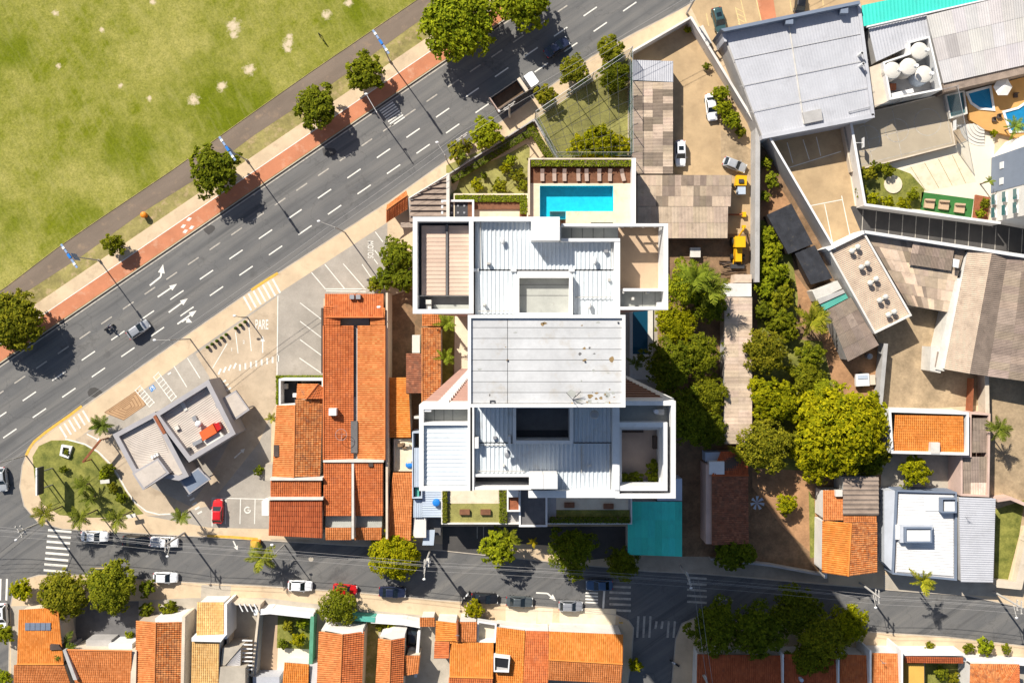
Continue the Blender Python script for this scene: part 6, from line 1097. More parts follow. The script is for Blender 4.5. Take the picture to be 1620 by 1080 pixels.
# palms
def frond_mesh(L, seed, droop=.55, wid=.32, n=13):
    rng = np.random.default_rng(seed); V = []; F = []; T = []
    def pt(t): return np.array([L * t * (1 - .12 * t), 0, L * (.42 * t - droop * 1.15 * t * t)])
    for k in range(n):
        t = .08 + .92 * k / (n - 1); p = pt(t); w_ = L * wid * math.sin(math.pi * min(1, .18 + .8 * t)) * (1.0 if t < .9 else .8)
        for s in (-1, 1):
            tip = p + np.array([L * .13, s * w_, -.18 * w_ + rng.normal(0, .04)]); q = pt(min(1, t + .055)); i = len(V); V += [p, q, tip + np.array([.05, 0, 0]), tip]; F.append((i, i + 1, i + 2, i + 3)); T.append(float(np.clip(rng.normal(.55, .25), 0, 1)))
    for k in range(5):
        a, b = pt(k / 5), pt((k + 1) / 5); i = len(V); h = np.array([0, .035, .015]); V += [a - h, b - h, b + h * [1, 1, -1], a + h * [1, 1, -1]]; F.append((i, i + 1, i + 2, i + 3)); T.append(.8)
    return mesh_from('frond', V, F, T, ['leaf_palm'])
FR = [frond_mesh(1., 1, .5, .20, 15), frond_mesh(1., 2, .7, .17, 15), frond_mesh(1., 3, .4, .22, 15)]
def palm(px, py, rpx, nfr, h, label, tint=(1, 1, 1), z0=.12, name='palm_tree'):
    L = rpx * KPX * 1.12; p = W(px, py, h); o = thing(name, label, 'palm tree', (p.x, p.y, z0)); m = MB()
    zs = [0, .3, .7, 1]; x = [0, .05 * h, .08 * h, 0]
    off = Vector((p.x, p.y, z0))
    for a, b in zip(range(3), range(1, 4)): m.tube(off + Vector((x[a] * .12, 0, zs[a] * (h - z0))), off + Vector((x[b] * .12, 0, zs[b] * (h - z0))), .12 - .01 * a, 8, .11 - .01 * a)
    m.build('trunk', 'bark', o)
    nfr = max(7, int(nfr * .78))
    for k in range(nfr):
        f = bpy.data.objects.new('frond', FR[k % 3]); COL.objects.link(f); f.parent = o; f.location = (0, 0, h - z0); s = L * U(.85, 1.1); f.scale = (s, s, s * U(.8, 1.2)); f.rotation_euler = (0, U(-.35, .1) if k % 2 else U(-.9, -.3), k * 2.39996 + U(-.2, .2)); v = U(.8, 1.2); f.color = (tint[0] * v, tint[1] * v, tint[2] * v, 1)
for row in (
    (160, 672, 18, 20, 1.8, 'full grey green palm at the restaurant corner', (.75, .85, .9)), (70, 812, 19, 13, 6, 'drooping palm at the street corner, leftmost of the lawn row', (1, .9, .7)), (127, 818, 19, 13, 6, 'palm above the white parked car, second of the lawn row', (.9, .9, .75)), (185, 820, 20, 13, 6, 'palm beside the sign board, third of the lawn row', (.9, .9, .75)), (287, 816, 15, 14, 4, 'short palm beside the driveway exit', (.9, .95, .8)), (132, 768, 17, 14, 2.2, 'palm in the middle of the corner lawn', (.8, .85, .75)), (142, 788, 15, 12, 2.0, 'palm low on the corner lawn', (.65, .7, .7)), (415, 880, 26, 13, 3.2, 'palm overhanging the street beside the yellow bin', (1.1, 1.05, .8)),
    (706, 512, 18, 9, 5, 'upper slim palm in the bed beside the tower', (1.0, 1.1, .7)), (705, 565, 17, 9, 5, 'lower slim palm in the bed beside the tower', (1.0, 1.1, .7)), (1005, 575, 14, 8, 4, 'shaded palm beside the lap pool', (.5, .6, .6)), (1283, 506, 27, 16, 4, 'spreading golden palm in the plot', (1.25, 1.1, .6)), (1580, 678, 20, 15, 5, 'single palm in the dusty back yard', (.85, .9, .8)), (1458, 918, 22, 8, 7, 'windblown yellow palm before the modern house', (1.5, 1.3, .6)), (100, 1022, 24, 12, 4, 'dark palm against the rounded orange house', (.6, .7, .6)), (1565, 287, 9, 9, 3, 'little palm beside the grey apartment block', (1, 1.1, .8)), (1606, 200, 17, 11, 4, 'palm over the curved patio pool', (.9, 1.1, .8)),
    (430, 662, 10, 9, 3, 'small yellow palm at the driveway beside the tiled house', (1.4, 1.2, .6)), (1100, 440, 30, 14, 9, 'tall palm among the trees east of the tower', (.9, 1, .7)), (1125, 455, 28, 14, 8, 'leaning palm beside the timber pile', (.95, 1, .75)), (805, 850, 20, 12, 4, 'bright palm beside the tower driveway', (1.2, 1.15, .6)), (730, 245, 9, 8, 3, 'dwarf palm under the avenue pole', (.8, .9, .7)), (1250, 640, 12, 9, 4, 'small palm showing between the dark crowns', (1, 1.1, .6)), (843, 857, 9, 8, 2, 'yellow fan plant at the tower entrance', (1.9, 1.3, .4))):
    palm(*row)

# ---------------------------------------------------------------- vehicles
def loft(m, secs, caps=True):
    for a, b in zip(secs[:-1], secs[1:]):
        n = len(a)
        for k in range(n - 1): m.poly([a[k], b[k], b[k + 1], a[k + 1]])
    if caps: m.poly(secs[0]); m.poly(secs[-1][::-1])
def make_car(kind):
    L, Wd, Hh_ = {'hatch': (4.0, 1.72, 1.48), 'sedan': (4.45, 1.76, 1.45), 'suv': (4.3, 1.82, 1.68), 'pickup': (4.6, 1.72, 1.55)}[kind]
    o = thing('car', '', 'car'); X = L / 2; hw = Wd / 2
    xs = [-X, -X + .12, -X + .4, -X * .45, 0, X * .42, X - .55, X - .18, X]; wf = [.74, .90, .97, 1, 1, 1, .96, .88, .70]
    hood = {'suv': .98}.get(kind, .88); rear = {'sedan': .95, 'pickup': .92}.get(kind, .95)
    zt = [rear - .12, rear - .02, rear, rear + .02, .96, .95, hood - .02, hood - .10, hood - .26]
    secs = []
    for x, f, z in zip(xs, wf, zt):
        h = hw * f; secs.append([(x, -h * .90, .22), (x, -h, .45), (x, -h * .98, z - .14), (x, -h * .86, z), (x, -h * .4, z + .025), (x, h * .4, z + .025), (x, h * .86, z), (x, h * .98, z - .14), (x, h, .45), (x, h * .90, .22)])
    m = MB(); loft(m, secs); body = m.build('body', 'car_white', o, True)
    # greenhouse
    f0, f1 = (X * .44, X * .06) if kind != 'pickup' else (X * .50, X * .20)
    r1, r0 = {'hatch': (-X * .62, -X * .90), 'sedan': (-X * .42, -X * .74), 'suv': (-X * .78, -X * .93), 'pickup': (-X * .12, -X * .22)}[kind]
    zb, zt_ = .93, Hh_; wb_, wt_ = hw * .88, hw * .755; xm = (f1 + r1) / 2
    B = {'fl': (f0, wb_, zb), 'fr': (f0, -wb_, zb), 'rl': (r0, wb_, zb), 'rr': (r0, -wb_, zb)}; Tp = {'fl': (f1, wt_, zt_ - .04), 'fr': (f1, -wt_, zt_ - .04), 'rl': (r1, wt_, zt_ - .05), 'rr': (r1, -wt_, zt_ - .05)}
    m = MB(); m.poly([B['fr'], B['fl'], Tp['fl'], Tp['fr']]); m.build('windscreen', 'glass_dark', o)
    m = MB(); m.poly([B['rl'], B['rr'], Tp['rr'], Tp['rl']]); m.build('rear_window', 'glass_dark', o)
    for a in ('l', 'r'):
        m = MB(); q = [B['f' + a], B['r' + a], Tp['r' + a], Tp['f' + a]]; m.poly(q if a == 'l' else q[::-1]); m.build('side_window', 'glass_dark', o)
    m = MB(); n = 4; secs = []
    for k, x in enumerate((f1 + .06, f1 - .12, xm, r1 + .12, r1 - .06)):
        z = zt_ - (.05 if k in (0, 4) else 0); w2 = wt_ * (.94 if k in (0, 4) else 1.0); secs.append([(x, -w2, z - .03), (x, -w2 * .8, z + .02), (x, 0, z + .045), (x, w2 * .8, z + .02), (x, w2, z - .03)])
    loft(m, secs, False); rf = m.build('roof', 'car_white', o, True)
    m = MB()
    for a in ('l', 'r'):
        for e in ('f', 'r'): m.tube(B[e + a], Tp[e + a], .07, 4)
    m.build('pillars', 'car_white', o)
    if kind == 'suv':
        m = MB(); m.poly([(f1 - .45, -.4, zt_ + .05), (f1 - .45, .4, zt_ + .05), (f1 - 1.15, .4, zt_ + .05), (f1 - 1.15, -.4, zt_ + .05)][::-1]); m.build('sunroof', 'glass_dark', o)
    if kind == 'pickup':
        m = MB(); m.ring([(r0 - .08, -wb_ * .98), (r0 - .08, wb_ * .98), (-X + .12, wb_ * .96), (-X + .12, -wb_ * .96)], .09, .5, 1.02); m.build('bed_sides', 'car_white', o); m = MB(); m.box(-X + .2, -wb_ * .86, .95, r0 - .16, wb_ * .86, .972); m.build('bed_cover', 'car_lightgrey', o)
    for sx in (-.60, .62):
        for sy in (-1, 1):
            m = MB(); m.tube((X * sx, sy * (hw - .2), .31), (X * sx, sy * (hw + .01), .31), .31, 14); t = m.build('tyre', 'tyre', o); m = MB(); m.tube((X * sx, sy * (hw - .02), .31), (X * sx, sy * (hw + .022), .31), .19, 10); m.build('rim', 'metal', t)
    for sy in (-1, 1):
        m = MB(); m.box(X - .30, sy * hw * .66 - .16, hood - .24, X - .06, sy * hw * .66 + .16, hood - .13); m.build('headlight', 'lamp_clear', o); m = MB(); m.box(-X + .0, sy * hw * .68 - .12, .62, -X + .16, sy * hw * .68 + .12, rear - .03); m.build('tail_light', 'lamp_red', o); m = MB(); m.box(f0 - .28, sy * hw - .04 + sy * .08, .93, f0 - .14, sy * hw + .04 + sy * .12, 1.06); m.build('mirror', 'car_white', o)
    m = MB(); m.box(X - .10, -.42, .42, X + .015, .42, .60); m.build('grille', 'plastic_black', o); m = MB(); m.box(-X - .012, -.26, .5, -X + .05, .26, .62); m.build('number_plate', 'white', o)
    return o
protos = {}
PAINTED = {'body', 'roof', 'pillars', 'bed_sides', 'mirror'}
def car(px, py, dx, dy, kind, paint, label, group=None):
    p = W(px, py, .7); rz = math.atan2(-dy, dx); z = .0
    if kind not in protos: protos[kind] = make_car(kind); o = protos[kind]
    else: o = dup(protos[kind], (0, 0, 0))
    inblock = label.startswith('*'); label = label.lstrip('*'); z = .13 if inblock else .005
    o.location = (p.x, p.y, z); o.rotation_euler = (0, 0, rz); o['label'] = label; o['category'] = 'car'
    if group: o['group'] = group
    elif 'group' in o: del o['group']
    for ch in o.children:
        if ch.name.split('.')[0] in PAINTED: ch.material_slots[0].link = 'OBJECT'; ch.material_slots[0].material = M['car_' + paint]
    return o
GS = 'cars parked along the lower street'
for kind in ('hatch', 'sedan', 'suv', 'pickup'): protos[kind] = make_car(kind); protos[kind]['label'] = 'x'; protos[kind].location = (0, 0, -50)
used = set()
def car_(px, py, dx, dy, kind, paint, label, group=None):
    if kind not in used:
        used.add(kind); keep = protos[kind]; src = dup(keep, (0, 0, 0)); protos[kind] = src
        for a_ in [keep] + list(keep.children): pass
        o = keep; protos[kind] = src
    return car(px, py, dx, dy, kind, paint, label, group)
for row in (
    (219, 521, .826, -.563, 'hatch', 'lightgrey', 'silver hatchback driving up the avenue'), (881, 75, .84, -.54, 'sedan', 'navy', 'dark blue sedan driving in the tree shade on the avenue'),
    (150, 848, 1, .03, 'sedan', 'white', 'white sedan parked under the palms by the zebra crossing', GS), (216, 855, 1, .03, 'sedan', 'black', 'black car parked in palm shade between two white cars', GS), (260, 857, 1, .03, 'pickup', 'white', 'white pickup parked beside the street lamp pole', GS),
    (262, 913, 1, .02, 'hatch', 'white', 'white hatchback parked alone on the lower kerb beside the big trees', GS), (475, 926, 1, .04, 'hatch', 'white', 'white hatchback parked just left of the red car', GS), (546, 932, 1, .1, 'hatch', 'red', 'red hatchback half hidden beneath the grey green tree', GS), (621, 936, 1, .05, 'sedan', 'navy', 'navy car with pale windscreen below the globe tree', GS), (767, 946, 1, .06, 'sedan', 'black', 'black car parked beside the small globe tree', GS), (822, 951, 1, .05, 'sedan', 'grey', 'dark grey sedan parked before the pale forecourt', GS), (903, 958, 1, .03, 'hatch', 'lightgrey', 'light grey hatchback nearest the stop line', GS), (948, 925, -1, .02, 'sedan', 'blue', 'dark blue car waiting at the shaded crossing', None),
    (1125, 170, .12, 1, 'sedan', 'white', '*white sedan beside the round bushes in the tan yard'), (1076, 243, .02, 1, 'suv', 'white', '*white car with sunroof beside the patched workshop'), (1162, 261, 1, .38, 'hatch', 'silver', '*silver hatchback parked askew by the grey wall'), (1137, 33, .25, 1, 'suv', 'teal', '*dark teal car with black roof window by the warehouse'), (1266, 3, .1, -1, 'sedan', 'black', '*black car at the top edge beside the warehouse'),
    (345, 808, .02, -1, 'hatch', 'red', '*red hatchback standing alone in the restaurant bays'), (653, 1002, .05, -1, 'hatch', 'black', '*black car inside the lower house courtyard'), (3, 758, .1, 1, 'hatch', 'silver', 'pale car cut by the left edge on the side street'), (3, 975, .05, 1, 'suv', 'white', 'white car with blue windscreen at the left edge below the crossing')):
    car(*row)
for k_ in list(protos.values()):      # the patterns themselves are not part of the place
    for ch in list(k_.children):
        for g_ in list(ch.children): bpy.data.objects.remove(g_)
        bpy.data.objects.remove(ch)
    bpy.data.objects.remove(k_)
# dump truck
p = W(815, 149); tk = thing('dump_truck', 'dark dump truck with open tipping bed and white cab', 'truck', (p.x, p.y, 0), rz=AV)
def lp_(m, name, mat_): # local-space build under the truck
    me = bpy.data.meshes.new(name); me.from_pydata([tuple(v) for v in m.v], [], m.f); at = me.attributes.new('tone', 'FLOAT', 'FACE'); me.materials.append(M[mat_]); o = bpy.data.objects.new(name, me); COL.objects.link(o); return o
def pt(root, m, name, mat_): o = lp_(m, name, mat_); o.parent = root; return o
m = MB(); m.ring([(-4.1, -1.25), (1.2, -1.25), (1.2, 1.25), (-4.1, 1.25)], .1, 1.2, 2.75); pt(tk, m, 'bed_sides', 'steel_dark')
m = MB(); m.box(-4.0, -1.15, 1.2, 1.1, 1.15, 1.35); pt(tk, m, 'bed_floor', 'timber'); m = MB(); m.box(1.2, -1.25, 2.0, 1.75, 1.25, 2.95); pt(tk, m, 'bed_visor', 'wall_cream'); m = MB(); m.box(-4.2, -1.3, 1.2, -4.1, 1.3, 2.85); pt(tk, m, 'tailgate', 'wall_pink')
m = MB(); m.box(-4.0, -.45, .7, 3.6, .45, 1.0); pt(tk, m, 'chassis', 'steel_dark'); m = MB(); m.prism([(2.4, -1.1), (3.5, -1.15), (4.0, -1.0), (4.0, 1.0), (3.5, 1.15), (2.4, 1.1)], .7, 2.55); pt(tk, m, 'cab', 'car_white'); m = MB(); m.poly([(4.02, -.95, 1.6), (4.02, .95, 1.6), (3.9, .9, 2.45), (3.9, -.9, 2.45)]); pt(tk, m, 'windscreen', 'glass_dark')
for x in (3.2, -1.6, -2.9):
    for s in (-1, 1): m = MB(); m.tube((x, s * .85, .5), (x, s * 1.2, .5), .5, 14); pt(tk, m, 'tyre', 'tyre')
m = MB(); m.tube((2.0, .5, 1), (2.0, .5, 2.4), .14, 8); pt(tk, m, 'exhaust', 'steel_dark')
for x in (-3, -1.2, .4):
    for s in (-1, 1): m = MB(); m.box(x - .06, s * 1.3 - .05, 1.2, x + .06, s * 1.3 + .05, 2.75); pt(tk, m, 'bed_rib', 'steel_dark')
# motorcycles and people
def person_mesh(name, label, loc, rz, pose, mats, cat='person'):
    J, E, Rr = pose; me = bpy.data.meshes.new(name); me.from_pydata(J, E, []); o = bpy.data.objects.new(name, me); COL.objects.link(o); o.location = loc; o.rotation_euler = (0, 0, rz); tag(o, label, cat)
    sk = o.modifiers.new('skin', 'SKIN'); sk.use_smooth_shade = True
    for v, r in zip(me.skin_vertices[0].data, Rr): v.radius = (r, r)
    me.skin_vertices[0].data[0].use_root = True; ss = o.modifiers.new('sub', 'SUBSURF'); ss.levels = 1; ss.render_levels = 1; me.materials.append(M[mats]); return o
def head(par, z, x=0, y=0, hair='plastic_black'):
    m = MB(); m.dome((x, y, z), .095, .085, .13, 10, 4); m.tube((x, y, z - .10), (x, y, z), .07, 10, .093); o = pt(par, m, 'face', 'skin'); m = MB(); m.dome((x - .012, y, z + .02), .108, .098, .135, 10, 4); pt(par, m, 'hair', hair)
stand = ([(0, 0, .95), (0, 0, 1.2), (0, 0, 1.42), (0, 0, 1.52), (0, .1, .9), (.08, .11, .5), (0, .12, .08), (.16, .12, .04), (0, -.1, .9), (-.12, -.11, .5), (-.22, -.12, .1), (-.06, -.12, .05), (0, .2, 1.40), (.03, .25, 1.12), (.14, .24, .90), (.17, .235, .82), (0, -.2, 1.40), (-.05, -.26, 1.12), (.04, -.25, .88), (.06, -.245, .80)],
         [(0, 1), (1, 2), (2, 3), (0, 4), (4, 5), (5, 6), (6, 7), (0, 8), (8, 9), (9, 10), (10, 11), (2, 12), (12, 13), (13, 14), (14, 15), (2, 16), (16, 17), (17, 18), (18, 19)], [.14, .145, .13, .06, .09, .065, .05, .045, .09, .065, .05, .045, .065, .05, .038, .03, .065, .05, .038, .03])
p = W(506, 56, .9); pe = person_mesh('person', 'person in dark clothes walking across the park lawn', (p.x, p.y, .125), math.radians(210), stand, 'cloth_dark'); head(pe, 1.62)
ride = ([(-.25, 0, .85), (-.15, 0, 1.1), (.0, 0, 1.33), (.04, 0, 1.42), (-.2, .12, .82), (.2, .2, .72), (.05, .2, .35), (.2, .2, .3), (-.2, -.12, .82), (.2, -.2, .72), (.05, -.2, .35), (.2, -.2, .3), (.0, .2, 1.3), (.22, .28, 1.1), (.46, .3, 1.04), (.54, .3, 1.03), (.0, -.2, 1.3), (.22, -.28, 1.1), (.46, -.3, 1.04), (.54, -.3, 1.03)], stand[1], stand[2])
def motorcycle(label, px, py, rz, z=.0, mat_='car_black'):
    p = W(px, py); o = thing('motorcycle', label, 'motorcycle', (p.x, p.y, z), rz=rz)
    for x, nm in ((-.62, 'wheel'), (.66, 'wheel')): m = MB(); m.tube((x, -.06, .3), (x, .06, .3), .3, 14); pt(o, m, nm, 'tyre')
    m = MB(); m.tube((-.6, 0, .35), (.2, 0, .55), .08, 6); m.tube((.66, .07, .3), (.45, .07, .95), .03, 6); m.tube((.66, -.07, .3), (.45, -.07, .95), .03, 6); m.box(-.2, -.14, .3, .3, .14, .6); pt(o, m, 'frame', 'metal'); m = MB(); m.dome((.2, 0, .6), .3, .15, .28, 10, 3); pt(o, m, 'tank', mat_); m = MB(); m.box(-.75, -.12, .68, -.05, .12, .80); pt(o, m, 'seat', 'plastic_black'); m = MB(); m.tube((.42, -.36, 1.0), (.42, .36, 1.0), .02, 6); pt(o, m, 'handlebar', 'metal'); m = MB(); m.dome((.58, 0, .85), .1, .1, .12, 8, 3); pt(o, m, 'headlight', 'lamp_clear'); return o
motorcycle('dark motorcycle driving beside the silver hatchback on the avenue', 174, 518, AV, mat_='car_red'); p = W(174, 517, .8); rd = person_mesh('person', 'rider in dark clothes on the avenue motorcycle', (p.x, p.y, 0.02), AV, ride, 'cloth_blue'); head(rd, 1.5, .06, 0, 'car_black')
motorcycle('black motorcycle parked on the lower kerb near the globe tree', 733, 948, 1.2); motorcycle('white motorcycle parked upright at the kerb before the small globe tree', 738, 941, 1.0, mat_='car_white'); motorcycle('pale motorcycle in the shaded side street', 1067, 1047, 2.6, mat_='car_white')
# yellow digger, its neighbour, site clutter
p = W(1165, 384); dg = thing('backhoe_loader', 'yellow backhoe loader parked behind the workshop', 'digger', (p.x, p.y, .13), rz=math.pi / 2)
m = MB(); m.box(-3.2, -.5, .6, -.9, .5, 1.5); pt(dg, m, 'engine_hood', 'yellow_machine'); m = MB(); m.box(-.85, -.8, .6, .75, .8, 1.5); pt(dg, m, 'cab_base', 'yellow_machine'); m = MB(); m.box(-.75, -.72, 1.5, .65, .72, 2.3); pt(dg, m, 'cab_glass', 'glass_dark'); m = MB(); m.box(-.95, -.85, 2.3, .85, .85, 2.5); pt(dg, m, 'cab_roof', 'yellow_machine')
for x, r in ((-2.4, .5), (.1, .75)):
    for s in (-1, 1): m = MB(); m.tube((x, s * .75, r), (x, s * 1.15, r), r, 14); pt(dg, m, 'wheel', 'tyre')
m = MB(); m.tube((.8, 0, 1), (1.9, -.5, 2.4), .16, 6); m.tube((1.9, -.5, 2.4), (2.5, -1.0, 1.0), .13, 6); pt(dg, m, 'boom', 'yellow_machine'); m = MB(); m.box(2.3, -1.3, .5, 2.8, -.7, 1.0); pt(dg, m, 'rear_bucket', 'yellow_machine')
m = MB(); m.box(-4.3, -1.1, .1, -3.6, 1.1, .8); pt(dg, m, 'front_bucket', 'steel_dark'); m = MB(); m.tube((-1.0, .6, 1.0), (-3.8, .7, .5), .08, 6); m.tube((-1.0, -.6, 1.0), (-3.8, -.7, .5), .08, 6); pt(dg, m, 'loader_arms', 'yellow_machine')
p = W(1168, 296); cm = thing('compressor_trailer', 'yellow site machine with grey hood in the yard corner', 'machine', (p.x, p.y, .13)); m = MB(); m.prism([(-.9, 0), (.9, 0), (1, 1.6), (-.7, 1.7)], .5, 1.7); pt(cm, m, 'housing', 'yellow_machine'); m = MB(); m.box(-.5, -1.4, .4, .8, -.05, 1.5); pt(cm, m, 'grey_hood', 'blue_metal'); m = MB(); m.box(-.4, .4, 1.7, .4, 1.0, 1.95); pt(cm, m, 'exhaust_cover', 'steel_dark')
for s in (-1, 1): m = MB(); m.tube((s * .95, .2, .35), (s * 1.15, .2, .35), .35, 12); pt(cm, m, 'wheel', 'tyre')
p = W(1168, 340); bk_ = thing('digger_arm', 'loose yellow digger arm lying beside the workshop', 'digger arm', (p.x, p.y, .13)); m = MB(); m.tube((-2, 0, .3), (.6, 0, .5), .16, 6); pt(bk_, m, 'arm', 'rust'); m = MB(); m.box(.5, -.4, .1, 1.1, .4, .7); pt(bk_, m, 'bucket', 'yellow_machine')
p = W(1158, 424); tl = thing('timber_pile', 'loose pile of brown timber planks beside the digger', 'timber pile', (p.x, p.y, .13))
for k in range(22):
    m = MB(); a = U(-.25, .25); x, y, z = U(-.8, .8), U(-1.2, 1.2), .1 + .05 * (k % 6); m.tube((x - 1.5 * math.cos(a), y - 1.5 * math.sin(a), z), (x + 1.5 * math.cos(a), y + 1.5 * math.sin(a), z + U(-.05, .1)), .09, 4); pt(tl, m, 'plank', 'timber' if k % 3 else 'wood_dark')
p = W(1098, 400); bx_ = thing('white_crate', 'white square crate on planks south of the patched workshop', 'crate', (p.x, p.y, .13)); m = MB(); m.box(-.8, -.75, 0, .8, .75, .9); pt(bx_, m, 'box', 'white_old'); m = MB(); m.box(-.85, -.8, .9, .85, .8, .98); pt(bx_, m, 'lid', 'white_old')
for k in range(5): p = W(1085 + k * 7, 402 + k % 2 * 5); m = MB(); m.box(p.x - 1.2, p.y - .12, .13, p.x + 1.2, p.y + .12, .25 + k * .01); tag(m.build('plank', 'timber'), ('first', 'second', 'third', 'fourth', 'fifth')[k] + ' loose timber plank from the west beside the white crate', 'plank', 'planks by the white crate')
p = W(1360, 600); tr_ = thing('trailer', 'small white box trailer against the grey concrete wall', 'trailer', (p.x, p.y, .13), rz=.05); m = MB(); m.box(-1.1, -1.0, .5, 1.1, 1.0, 1.2); pt(tr_, m, 'box', 'white'); m = MB(); m.box(-.8, .2, 1.2, .8, .8, 1.3); pt(tr_, m, 'hatch', 'blue_metal'); m = MB(); m.box(1.2, -.9, .3, 2.2, .7, .9); pt(tr_, m, 'crate', 'wall_cream')
for s in (-1, 1): m = MB(); m.tube((0, s * 1.0, .35), (0, s * 1.2, .35), .35, 12); pt(tr_, m, 'wheel', 'tyre')
p = W(1372, 563); m = MB(); m.tube((p.x, p.y, .1), (p.x, p.y, 1.1), .5, 14); m.dome((p.x, p.y, 1.1), .5, .5, .15, 14, 3); tag(m.build('drum', 'metal'), 'grey metal drum beside the brown shed', 'drum')
p = W(1113, 57); m = MB(); q = [(1104, 44), (1112, 40), (1126, 68), (1118, 72)]; MBx = MB().prism(WP(q, .8), .13, .9).build('skip_container', 'white_old'); tag(MBx, 'pale long box standing beside the white wall by the warehouse', 'container')
p = W(231, 341); bn = thing('litter_bin', 'orange litter bin on the park verge', 'bin', (p.x, p.y, .12)); m = MB(); m.tube((0, 0, .1), (0, 0, 1.0), .42, 12, .5); pt(bn, m, 'bin_body', 'plastic_orange'); m = MB(); m.dome((0, 0, 1.0), .52, .52, .25, 12, 3); pt(bn, m, 'lid', 'plastic_orange')
p = W(406, 858); bn = thing('yellow_skip', 'yellow orange street bin at the corner of the red tiled block', 'bin', (p.x, p.y, .12)); m = MB(); m.prism([(-.7, -.6), (.7, -.5), (.75, .6), (-.6, .6)], .0, 1.0); pt(bn, m, 'bin_body', 'plastic_orange'); m = MB(); m.box(-.68, -.5, 1.0, .7, .55, 1.1); pt(bn, m, 'lid', 'paint_yellow')
p = W(1194, 792); nt_ = thing('mesh_dish', 'large round satellite mesh dish beside the shaded house', 'dish', (p.x, p.y, .13)); m = MB(); m.tube((0, 0, 0), (0, 0, 1.2), .06, 6); pt(nt_, m, 'post', 'metal'); m = MB()
for k in range(14):
    a, b = k * .4488, (k + 1) * .4488
    for r0, r1, z0_, z1_ in ((.0, .6, 1.2, 1.3), (.6, 1.15, 1.3, 1.55)):
        if k % 2: m.poly([(r0 * math.cos(a), r0 * math.sin(a), z0_), (r1 * math.cos(a), r1 * math.sin(a), z1_), (r1 * math.cos(b), r1 * math.sin(b), z1_), (r0 * math.cos(b), r0 * math.sin(b), z0_)])
pt(nt_, m, 'dish', 'blue_metal')
# pool loungers on the timber deck
for k, x in enumerate((858, 877, 893, 915, 928, 948, 965, 985)):
    p = W(x, 277, HD + .3); o = thing('sun_lounger', ('dark sun lounger, first from the west on the pool deck', 'dark sun lounger, second from the west on the pool deck', 'dark sun lounger, third from the west on the pool deck', 'dark sun lounger, fourth from the west on the pool deck', 'dark sun lounger, fifth from the west on the pool deck', 'dark sun lounger, sixth from the west on the pool deck', 'dark sun lounger, seventh from the west on the pool deck', 'tilted dark sun lounger at the east end of the pool deck')[k], 'sun lounger', (p.x, p.y, HD + .02), 'sun loungers on the timber deck', rz=.25 if k == 7 else U(-.05, .05))
    m = MB(); m.box(-.3, -.95, .22, .3, .25, .32); pt(o, m, 'seat', 'terrace_brown'); m = MB(); m.poly([(-.3, .25, .30), (.3, .25, .30), (.3, .9, .75), (-.3, .9, .75)]); m.poly([(-.3, .27, .24), (-.3, .92, .69), (.3, .92, .69), (.3, .27, .24)]); pt(o, m, 'backrest', 'terrace_brown')
    for sx in (-.26, .26):
        for sy in (-.85, .7): m = MB(); m.tube((sx, sy, 0), (sx, sy, .25), .03, 5); pt(o, m, 'leg', 'steel_dark')

# ---------------------------------------------------------------- net court by the avenue
cp = [(846, 190), (993, 92), (994, 252)]; cf = thing('net_enclosure', 'tall green netting on posts round the avenue ball court', 'net fence', tuple(W(*cp[0])[:2]) + (.1,)); q3 = cp + [(878, 252)]
for a, b in zip(q3, q3[1:] + q3[:1]):
    a, b = W(*a), W(*b); m = MB(); m.poly([(a.x, a.y, .2), (b.x, b.y, .2), (b.x, b.y, 6.4), (a.x, a.y, 6.4)]); m.build('net', 'net_green' if a.y > 25 else 'net_grey', cf); n = max(2, int((b - a).length / 3.5))
    for z in (.4, 3.3, 6.4): MB().tube((a.x, a.y, z), (b.x, b.y, z), .035, 5).build('rail', 'metal', cf)
    for k in range(n): c = a.lerp(b, k / n); MB().tube((c.x, c.y, .1), (c.x, c.y, 6.5), .06, 6).build('post', 'metal', cf)
a0, a1, b1, b0 = [W(*p, 6.4) for p in ((846, 190), (993, 92), (994, 252), (878, 252))]
m = MB()
for k in range(1, 9): m.tube(a0.lerp(a1, k / 9), b0.lerp(b1, k / 9), .03, 4)
for k in range(1, 7): m.tube(a0.lerp(b0, k / 7), a1.lerp(b1, k / 7), .03, 4)
m.build('overhead_cords', 'steel_dark', cf)
bwall('low grey wall at the foot of the avenue court net', [(838, 196), (846, 191), (882, 252)], .9, 'wall_grey', .3); bwall('thin garden fence wall of the tower along the pavement', [(712, 277), (842, 194)], 1.5, 'wall_grey', .15)

# ---------------------------------------------------------------- lamps, poles, cables
def twin_lamp(label, px, py, h=10.2):
    p = W(px, py); o = thing('street_lamp', label, 'street lamp', (p.x, p.y, .12), 'twin arm lamps along the cycle lane', rz=AV); m = MB(); m.tube((0, 0, 0), (0, 0, h), .11, 8, .07); pt(o, m, 'pole', 'pole'); m = MB(); m.tube((0, 0, 0), (0, 0, .5), .22, 8); pt(o, m, 'base', 'concrete')
    for s in (-1, 1):
        m = MB(); m.tube((0, 0, h - .3), (0, s * 1.2, h + .1), .05, 6); pt(o, m, 'arm', 'lamp_blue'); m = MB(); m.box(-.16, s * .6 if s > 0 else -2.2, h + .02, .16, 2.2 if s > 0 else -.6, h + .16); pt(o, m, 'lamp_head', 'lamp_blue'); m = MB(); m.box(-.2, s * 1.5 - .2, h + .17, .2, s * 1.5 + .2, h + .24); pt(o, m, 'photocell', 'white')
    m = MB(); m.box(-.2, -.4, h - .15, .2, .4, h + .2); pt(o, m, 'hub', 'blue_plastic'); m = MB(); m.box(-.06, -.6, h - 2.8, .06, .6, h - 1.2); pt(o, m, 'banner', 'lamp_blue')
